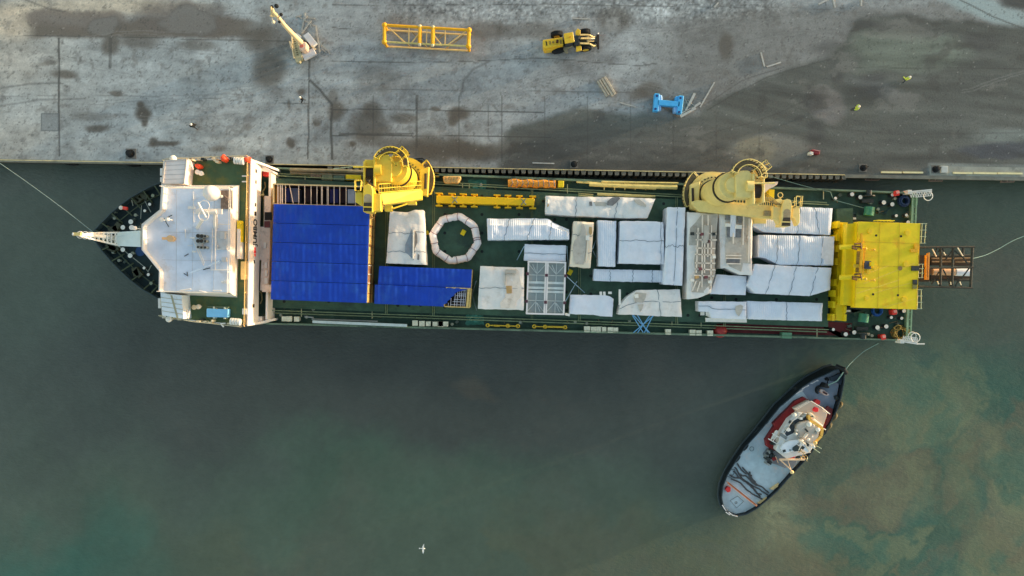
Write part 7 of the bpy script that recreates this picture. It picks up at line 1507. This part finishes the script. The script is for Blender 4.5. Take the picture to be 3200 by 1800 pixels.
# ================================================================ the tug
tug = empty('tug_boat', FT(600, 760, 0), 'black hulled tug boat with white wheelhouse and red trunk, towing beside the ship', 'tug boat')
class FrZ(Fr):
    def __call__(s, x, y, z=0.): return Fr.__call__(s, x, y, zm(z))
def zm(z): return z if z <= 2.7 else 2.7+(z-2.7)*.5
TG = FrZ(2380, 1200, 4.83)
deckT = M('tug_deck', (150, 170, 176), .7, var=.16, vs=.9, dirt=(176, 172, 166), dl=.54)
deckF = M('tug_foredeck', (106, 120, 134), .7, var=.14, vs=.7, dirt=(112, 108, 118), dl=.55)
tred = M('tug_red', (104, 20, 20), .5, var=.2, vs=1.5)
tblk = M('tug_black', (14, 22, 28), .55, var=.3)
outer = [(1102, 200, 4.6), (1092, 300, 4.1), (1072, 400, 3.6), (1040, 500, 3.2), (985, 610, 2.9), (920, 720, 2.7), (860, 810, 2.5), (790, 900, 2.4), (710, 985, 2.4), (640, 1060, 2.4), (570, 1140, 2.4), (490, 1210, 2.4), (410, 1275, 2.4), (330, 1320, 2.4), (255, 1335, 2.4), (195, 1312, 2.4), (150, 1262, 2.4), (135, 1190, 2.4), (145, 1100, 2.4), (180, 1010, 2.4), (240, 910, 2.4), (320, 790, 2.4), (410, 690, 2.5), (500, 585, 2.7), (590, 475, 2.9), (680, 400, 3.1), (770, 320, 3.4), (860, 262, 3.7), (940, 228, 4.0), (1020, 190, 4.3), (1085, 175, 4.6)]
oc = FT(600, 760, 2.5)
def ring(f, z=None, dz=0, inset=0):
    out = []
    for x, y, zz in outer:
        p = FT(x, y, zz); d = Vector((oc.x-p.x, oc.y-p.y, 0)); p = Vector((p.x, p.y, zz+dz if z is None else z)); q = p+d*(1-f)+d.normalized()*inset; out.append(q)
    return out
b = MB(); b.loft([ring(.84, -1.5), ring(.965, 0), ring(1., 1.2), ring(1.)], cap=False)
b.loft([ring(1.), ring(1., inset=.13)], cap=False); b.loft([ring(1., inset=.13), ring(1., dz=-.75, inset=.15)], cap=False)
b.build('hull', tblk, tug)
b = MB(); R_ = ring(1., dz=-.9, inset=.18); 
for p in R_: p.z = min(p.z, 3.0)
c = Vector((oc.x, oc.y, 1.55)); nR = len(R_)
aft = [p for p, o_ in zip(R_, outer)]
vs_ = [Vector((p.x, p.y, 1.7 if o_[2] <= 2.5 else 1.7+(o_[2]-2.5)*.75)) for p, o_ in zip(R_, outer)]
L_ = vs_[:15]; Rr = vs_[15:][::-1]; Rr = [vs_[30-i] if 30-i >= 15 else vs_[15] for i in range(16)]
V = []; F = []
for i in range(15):
    V += [vs_[i], vs_[30-i]]
for i in range(14): F.append([2*i, 2*i+1, 2*i+3, 2*i+2])
V.append(vs_[15]); F.append([28, 29, 30])
b.v = V; b.f = F; b.build('deck', deckT, tug)
b = MB(); V = []; F = []
for i in range(5): V += [vs_[i]+Vector((0, 0, .02)), vs_[30-i]+Vector((0, 0, .02))]
for i in range(4): F.append([2*i, 2*i+1, 2*i+3, 2*i+2])
b.v = V; b.f = F; b.build('foredeck', deckF, tug)
b = MB(); b.tube(ring(1., dz=.02, inset=.06), .08, 6, closed=True); b.build('bulwark_cap', M('tug_cap', (30, 44, 52), .5), tug)
b = MB(); b.tube(ring(1.005, .9), .16, 6, closed=True); b.build('rubbing_band', M('tug_band', (46, 58, 62), .6), tug)
b = MB(); b.tube([FT(1030, 160, 4.2), FT(1095, 185, 4.9), FT(1108, 215, 4.6)], .3, 8); b.build('bow_fender', black, tug)
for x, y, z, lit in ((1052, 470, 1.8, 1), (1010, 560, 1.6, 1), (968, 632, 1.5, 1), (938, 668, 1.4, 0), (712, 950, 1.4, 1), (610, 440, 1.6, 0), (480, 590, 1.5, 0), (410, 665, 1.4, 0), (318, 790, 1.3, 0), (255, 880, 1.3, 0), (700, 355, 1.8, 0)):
    q = FT(x, y, z); d = Vector((oc.x-q.x, oc.y-q.y)); t = math.atan2(-d.x, d.y); b = MB()
    tz = math.radians(-38); pts = [q+Vector((math.cos(k*math.pi/8)*.5*math.cos(math.radians(52)), math.cos(k*math.pi/8)*.5*math.sin(math.radians(52)), .5*math.sin(k*math.pi/8))) for k in range(16)]
    b.tube(pts, .2, 8, closed=True); b.build('tyre_fender', M('tug_tyre', (70, 68, 54) if lit else (40, 50, 52), .8, var=.3) if 0 else (M('tyre_sunlit', (92, 86, 60), .8) if lit else M('tyre_shaded', (38, 46, 50), .8)), tug, smooth=True)  # sunlit and shaded tones of one rubber, put into the tyre colours
def tp(name, pts, z1, z0, mt, bev=.04, parent=None, fr=TG): b = MB(); k_ = fr is TG; b.prism(cut(fr.poly(pts, z1), 0), zm(z0) if k_ else z0, zm(z1) if k_ else z1); return b.build(name, mt, parent or tug, bevel=bev)
tp('red_trunk', [(630, 195), (700, 235), (985, 430), (1050, 470), (1000, 600), (920, 720), (780, 780), (500, 850), (300, 1100), (90, 950), (70, 850), (200, 640), (180, 600), (400, 370), (500, 260)], 2.75, 1.6, tred, .03)
tp('deckhouse_top', [(480, 365), (705, 245), (870, 345), (990, 440), (985, 480), (930, 640), (700, 600)], 4.1, 2.7, M('tug_beige', (156, 150, 138), .6, var=.06), .05)
tp('upper_house', [(300, 730), (420, 540), (560, 430), (700, 450), (930, 630), (890, 800), (720, 1040), (380, 1130), (220, 1000), (240, 930)], 5.2, 2.7, M('tug_white', (186, 194, 194), .5, var=.06), .06)
tp('dark_band', [(330, 715), (500, 545), (690, 455), (725, 540), (560, 585), (520, 640), (545, 660), (480, 740), (380, 790)], 5.25, 5.1, M('tug_navy', (44, 54, 60), .6), 0)
tp('wheelhouse_roof', [(530, 620), (590, 580), (720, 550), (885, 680), (860, 800), (780, 900), (640, 860), (520, 740)], 6.6, 5.2, M('tug_roof', (158, 154, 142), .5, var=.08), .08)
b = MB(); V = TG.poly([(700, 470), (720, 540), (890, 650), (905, 680), (890, 780), (800, 870)], 6.0)
for p, q in zip(V, V[1:]): b.beam(p, q, .35, .6)
b.build('yellow_parapet', M('tug_yellow', (214, 176, 84), .5, var=.1), tug)
tp('roof_box', [(700, 440), (740, 430), (815, 490), (800, 530), (740, 505)], 6.4, 5.2, M('tug_cream', (226, 214, 180), .5), .05)
for x, y in ((742, 492), (768, 488)): b = MB(); q = TG(x, y, 6.42); b.cyl((q.x, q.y, q.z-.02), .09, .05, 8); b.build('box_hole', black, tug)
tp('white_platform', [(330, 900), (420, 860), (545, 840), (620, 880), (730, 1020), (700, 1040), (560, 940), (500, 1010), (380, 1050), (310, 1030), (285, 960)], 6.9, 6.3, M('tug_platform', (190, 202, 208), .5, var=.05), .1)
tp('funnel', [(480, 960), (540, 920), (600, 960), (590, 1010), (500, 1020), (470, 1000)], 7.4, 5, M('funnel_dark', (30, 46, 50), .5), .05)
tp('red_locker', [(800, 250), (840, 230), (890, 255), (880, 310), (830, 320), (800, 300)], 3.9, 2.7, M('tug_bright_red', (150, 36, 34), .5), .05)
tp('red_locker', [(775, 375), (810, 345), (860, 365), (855, 420), (820, 425), (780, 410)], 4.5, 4.0, M('tug_bright_red2', (176, 34, 40), .5), .05)
tp('red_locker', [(390, 1090), (440, 1060), (500, 1080), (510, 1110), (460, 1130), (385, 1115)], 3.6, 2.7, M('tug_bright_red2', (176, 34, 40), .5), .05)
tp('aft_shelter', [(60, 1080), (120, 1000), (220, 1010), (370, 1130), (540, 1150), (500, 1250), (350, 1270), (200, 1210), (90, 1190)], 3.0, 1.5, M('shelter_grey', (92, 100, 106), .6, var=.2), .05)
tp('maroon_side_deck', [(1000, 330), (1075, 380), (1060, 500), (1000, 610), (960, 640), (1000, 480), (940, 400)], 2.95, 2.6, M('tug_maroon', (84, 30, 30), .6, var=.3), .02)
for k, (x, y, w_, h_, mt) in enumerate(((640, 480, .5, .3, steel), (600, 520, .3, .3, wht), (470, 600, .6, .3, dgrey), (410, 690, .4, .4, wht), (560, 760, .5, .25, steel), (620, 960, .4, .4, dgrey), (340, 1010, .4, .3, dgrey), (430, 1000, .25, .25, steel), (680, 700, .5, .2, dgrey), (820, 740, .3, .3, steel), (700, 920, .35, .25, dgrey), (560, 900, .25, .3, steel))):
    q = TG(x, y, 6.9); b = MB(); b.box((q.x, q.y, q.z-.7), w_, h_, .75, rz=.6+k); b.build('roof_locker', mt, tug)
for x0, y0, x1, y1 in ((490, 370, 705, 240), (705, 240, 870, 340), (870, 340, 990, 435), (300, 735, 420, 545), (420, 545, 560, 435)):
    b = MB(); b.rail([TG(x0, y0, 4.1 if y0 < 430 else 5.2), TG(x1, y1, 4.1 if y0 < 430 else 5.2)], .9, .035, .6); b.build('deck_railing', wht, tug)
for x, y, r, mt in ((715, 608, .34, wht), (495, 465, .28, wht), (705, 835, .2, wht), (520, 755, .18, wht), (850, 690, .3, wht), (530, 700, .14, wht), (765, 795, .12, wht), (810, 890, .26, M('lamp_gold', (230, 200, 130), .4)), (785, 950, .22, wht), (600, 860, .3, M('dome_glow', (232, 226, 214), .4))):
    q = TG(x, y, 6.9); b = MB(); b.ball((q.x, q.y, q.z), r, 12); b.beam((q.x, q.y, 3.9), (q.x, q.y, q.z), .08); b.build('roof_dome', mt, tug, smooth=True)
b = MB(); b.tube([TG(640, 810, 7.2), TG(690, 750, 7.2)], .2, 8); b.tube([TG(640, 870, 7.0), TG(730, 1035, 6.9)], .09, 6); b.tube([TG(560, 840, 7.2), TG(640, 900, 9)], .12, 6); b.tube([TG(630, 860, 9), TG(560, 1000, 7.5)], .06, 5); b.build('tug_mast', M('mast_ivory', (220, 216, 200), .4), tug)
b = MB(); b.tube([TG(700, 620, 6.65), TG(600, 680, 6.65)], .03, 4); b.tube([TG(790, 610, 6.7), TG(790, 640, 6.7)], .07, 5); b.tube([TG(930, 670, 6.2), TG(968, 690, 6.2)], .08, 5); b.build('roof_fitting', wht, tug)
for p, q, z0, z1 in (((815, 925), (905, 975), 6, 9.5), ((775, 965), (880, 1040), 6, 9.8), ((690, 1100), (692, 1140), 5, 7)): b = MB(); b.tube([TG(*p, z0), TG(*q, z1)], .04, 5); b.build('whip_antenna', M('antenna_green', (170, 186, 160), .5), tug)
b = MB(); b.tube([TG(270, 1140, 6.2), TG(650, 1140, 6.2)], .14, 8); b.tube([TG(280, 1145, 6.1), TG(440, 1290, 5.0), TG(460, 1330, 2.4)], .08, 6); b.tube([TG(395, 1145, 6.1), TG(440, 1290, 5.)], .05, 5); b.tube([TG(210, 1090, 5), TG(250, 1195, 3)], .04, 4); b.build('aft_gantry', M('gantry_cream', (222, 196, 160), .5), tug)
q = TG(458, 1330, 2.6); b = MB(); b.ball(q, .26); b.build('gantry_foot', M('gantry_pale', (224, 206, 150), .5), tug)
b = MB(); V = [TG(160, 745, 5.2), TG(355, 860, 5.2), TG(295, 940, 5.2), TG(100, 825, 5.2)]
for p, q in ((0, 1), (3, 2), (1, 2)): b.beam(V[p], V[q], .12)
for t in (.35, .68): b.beam(V[0].lerp(V[1], t), V[3].lerp(V[2], t), .1)
b.build('boat_rack', wht, tug)
tp('grey_grating', [(300, 740), (390, 800), (370, 840), (290, 790), (275, 760)], 5.24, 5.0, steel, 0)
tp('life_raft', [(150, 820), (215, 700), (250, 700), (262, 730), (190, 835), (140, 850)], 5.0, 4.4, wht, .1)
rv = random.Random(4)
for k in range(22):
    x, y = rv.choice([(rv.uniform(60, 200), rv.uniform(990, 1200)), (rv.uniform(500, 660), rv.uniform(960, 1130)), (rv.uniform(60, 240), rv.uniform(850, 960))])
    z = 3.4; q = TG(x, y, z); b = MB(); b.box((q.x, q.y, 2.7), rv.uniform(.2, .5), rv.uniform(.15, .5), rv.uniform(.3, 1.2), rz=rv.random()*3)
    b.build('deck_fitting', rv.choice([M('fit_cream', (214, 204, 170), .5), dgrey, dgrey, tred, M('fit_tan', (190, 160, 110), .5)]) if x > 400 else rv.choice([dgrey, dgrey, tred, steel]), tug)
b = MB()
for k in range(7): p = TG(rv.uniform(520, 640), rv.uniform(970, 1110), 5.5); b.beam(p, p+Vector((rv.uniform(-.6, .6), rv.uniform(-.9, .9), .5)), .09)
b.build('winch_levers', M('lever_gold', (216, 184, 120), .5), tug)
# tow winch on the foredeck, bitts, tow rope
tp('tow_winch', [(1790, 500), (1860, 490), (1900, 520), (1940, 610), (1975, 640), (1940, 695), (1760, 670), (1735, 600)], 4.0, 2.6, black, .06, fr=Fr(2440, 1160, 12.88))
FTN = Fr(2440, 1160, 12.88); b = MB(); q = FTN(1895, 330, 3.4); b.cyl((q.x, q.y, 2.7), .22, .7, 10); b.beam(FTN(1890, 360, 3.2), FTN(1870, 520, 3.2), .09); b.build('foredeck_bitt', black, tug)
b = MB(); b.prism(cut(FTN.poly([(1600, 760), (1680, 710), (1860, 850), (1950, 920), (1930, 985), (1850, 1000), (1700, 920), (1620, 860)], 3.4), 0), 2.6, 3.4); b.build('foredeck_locker', M('locker_pinkish', (150, 140, 136), .6, var=.2, vs=3), tug, bevel=.08)
b = MB(); b.beam(FTN(1700, 830, 3.45), FTN(1860, 930, 3.45), .22, .08); b.build('locker_slot', M('slot_brown', (50, 26, 26), .7), tug)
b = MB(); q = FTN(1620, 740, 3.4); b.annulus((q.x+.1, q.y-.15, 0), .45, .62, 60, 230, 2.62, 3.2, 12); b.build('locker_coaming', black, tug)
b = MB(); q = FTN(2280, 1080, 3.2); b.box((q.x, q.y, 2.4), .35, .5, .8, rz=.3); b.build('side_bitt', dgrey, tug)
b = MB(); b.prism(cut(FTN.poly([(1990, 260), (2380, 90), (2560, 60), (2420, 560), (2320, 480), (2160, 410), (2040, 400)], 3.9), 0), 3.5, 3.9); b.build('bow_platform', M('bow_navy', (24, 36, 46), .6), tug)
b = MB(); b.tube([FT(1100, 190, 5.0), FT(1070, 235, 4.4), FT(1040, 275, 4.1), FT(965, 310, 3.9)], .08, 6); b.build('tow_rope_end', lg, tug)
# aft deck: tow bar, hatches, dark rope fakes
b = MB(); p, q = FT(188, 1072, 2.3), FT(412, 1250, 2.3); b.beam(p, q, .26, .2); b.beam(p+Vector((-.2, .2, 0)), q+Vector((-.2, .2, 0)), .1, .2); b.build('tow_bar', M('towbar_salmon', (226, 150, 110), .5, var=.15, vs=2), tug)
tp('aft_red_locker', [(165, 1125), (185, 1100), (210, 1110), (208, 1140), (185, 1148)], 2.2, 1.7, M('tug_bright_red3', (190, 50, 48), .5), .04, fr=FT)
b = MB(); V = FT.poly([(205, 1210), (262, 1175), (310, 1215), (255, 1268)], 1.74); b.tube(V, .035, 4, closed=True); q = FT(250, 1226, 1.74); b.torus(q, .14, .04, n=12, m=4); b.build('hatch_outline', M('hatch_line', (120, 124, 120), .7), tug)
for k, pts in enumerate(([(200, 1010), (240, 1030), (300, 1040), (370, 1090), (430, 1120), (500, 1170)], [(210, 1040), (280, 1070), (340, 1130), (400, 1170), (460, 1200)], [(260, 920), (300, 980), (350, 1010), (380, 1060), (460, 1110), (505, 1150)], [(240, 950), (290, 1010), (330, 1020), (390, 1080), (420, 1090)], [(230, 980), (300, 1050), (360, 1080), (410, 1150), (450, 1160)], [(355, 985), (365, 1020), (400, 1070)], [(270, 1000), (320, 1060), (380, 1110), (440, 1180)], [(300, 950), (345, 1000), (372, 1015)])):
    b = MB(); V = smooth(FT.poly(pts, 1.8)); V = [v+Vector((.1*noise.noise(Vector((i*.4, k, 0))), .1*noise.noise(Vector((i*.4, k, 5))), 0)) for i, v in enumerate(V)]; b.tube(V, .1, 6); b.build('deck_rope', M('rope_greyblack', (62, 66, 68), .9, var=.4, vs=5), tug)
b = MB(); V = FT.poly([(205, 965), (240, 968), (245, 985), (210, 1030), (180, 1020)], 1.78); b.tube(V, .05, 4); b.torus(FT(373, 806, 2.0), .28, .05, n=14, m=4); b.build('deck_loop', M('loop_slate', (90, 106, 112), .8), tug)
for x, y in ((555, 1105), (460, 1215)): b = MB(); q = FT(x, y, 2.0); b.prism(cut(FT.poly([(x-40, y+15), (x, y-12), (x+30, y-30), (x+22, y-5), (x-15, y+22)], 2.), 0), 1.72, 2.); b.build('canvas_scrap', M('scrap_tan', (190, 170, 120), .7), tug)
# hull lettering: worn white characters, unreadable in the photograph
ltr = M('hull_letter_white', (214, 218, 218), .5)
for grp, (x0, y0, x1, y1) in enumerate(((640, 890, 850, 765), (890, 690, 1085, 590), (1245, 480, 1460, 385))):
    n = 4 if grp != 2 else 3; b = MB()
    for k in range(n):
        x, y = x0+(x1-x0)*k/(n-1), y0+(y1-y0)*k/(n-1); p = FTN(x, y, 3.1)
        b.box((p.x, p.y, 3.0), .32, .12, .16, rz=math.radians(8+20*(k % 2)))
    b.build('bow_lettering', ltr, tug)
FTS = Fr(2230, 1540, 16.1)
for grp, pts in enumerate(([(450, 640), (500, 720), (545, 790), (590, 850)], [(640, 980), (700, 1030), (770, 1075)], [(790, 1000), (850, 1050), (900, 1085), (960, 1120), (1030, 1135), (1090, 1155), (1150, 1170)])):
    b = MB()
    for k, (x, y) in enumerate(pts): p = FTS(x, y, 2.4); a = (-.9, -.6, -.35)[grp]; b.box((p.x, p.y, 2.47), .24, .12, .05, rz=a)
    b.build('stern_lettering', ltr, tug)
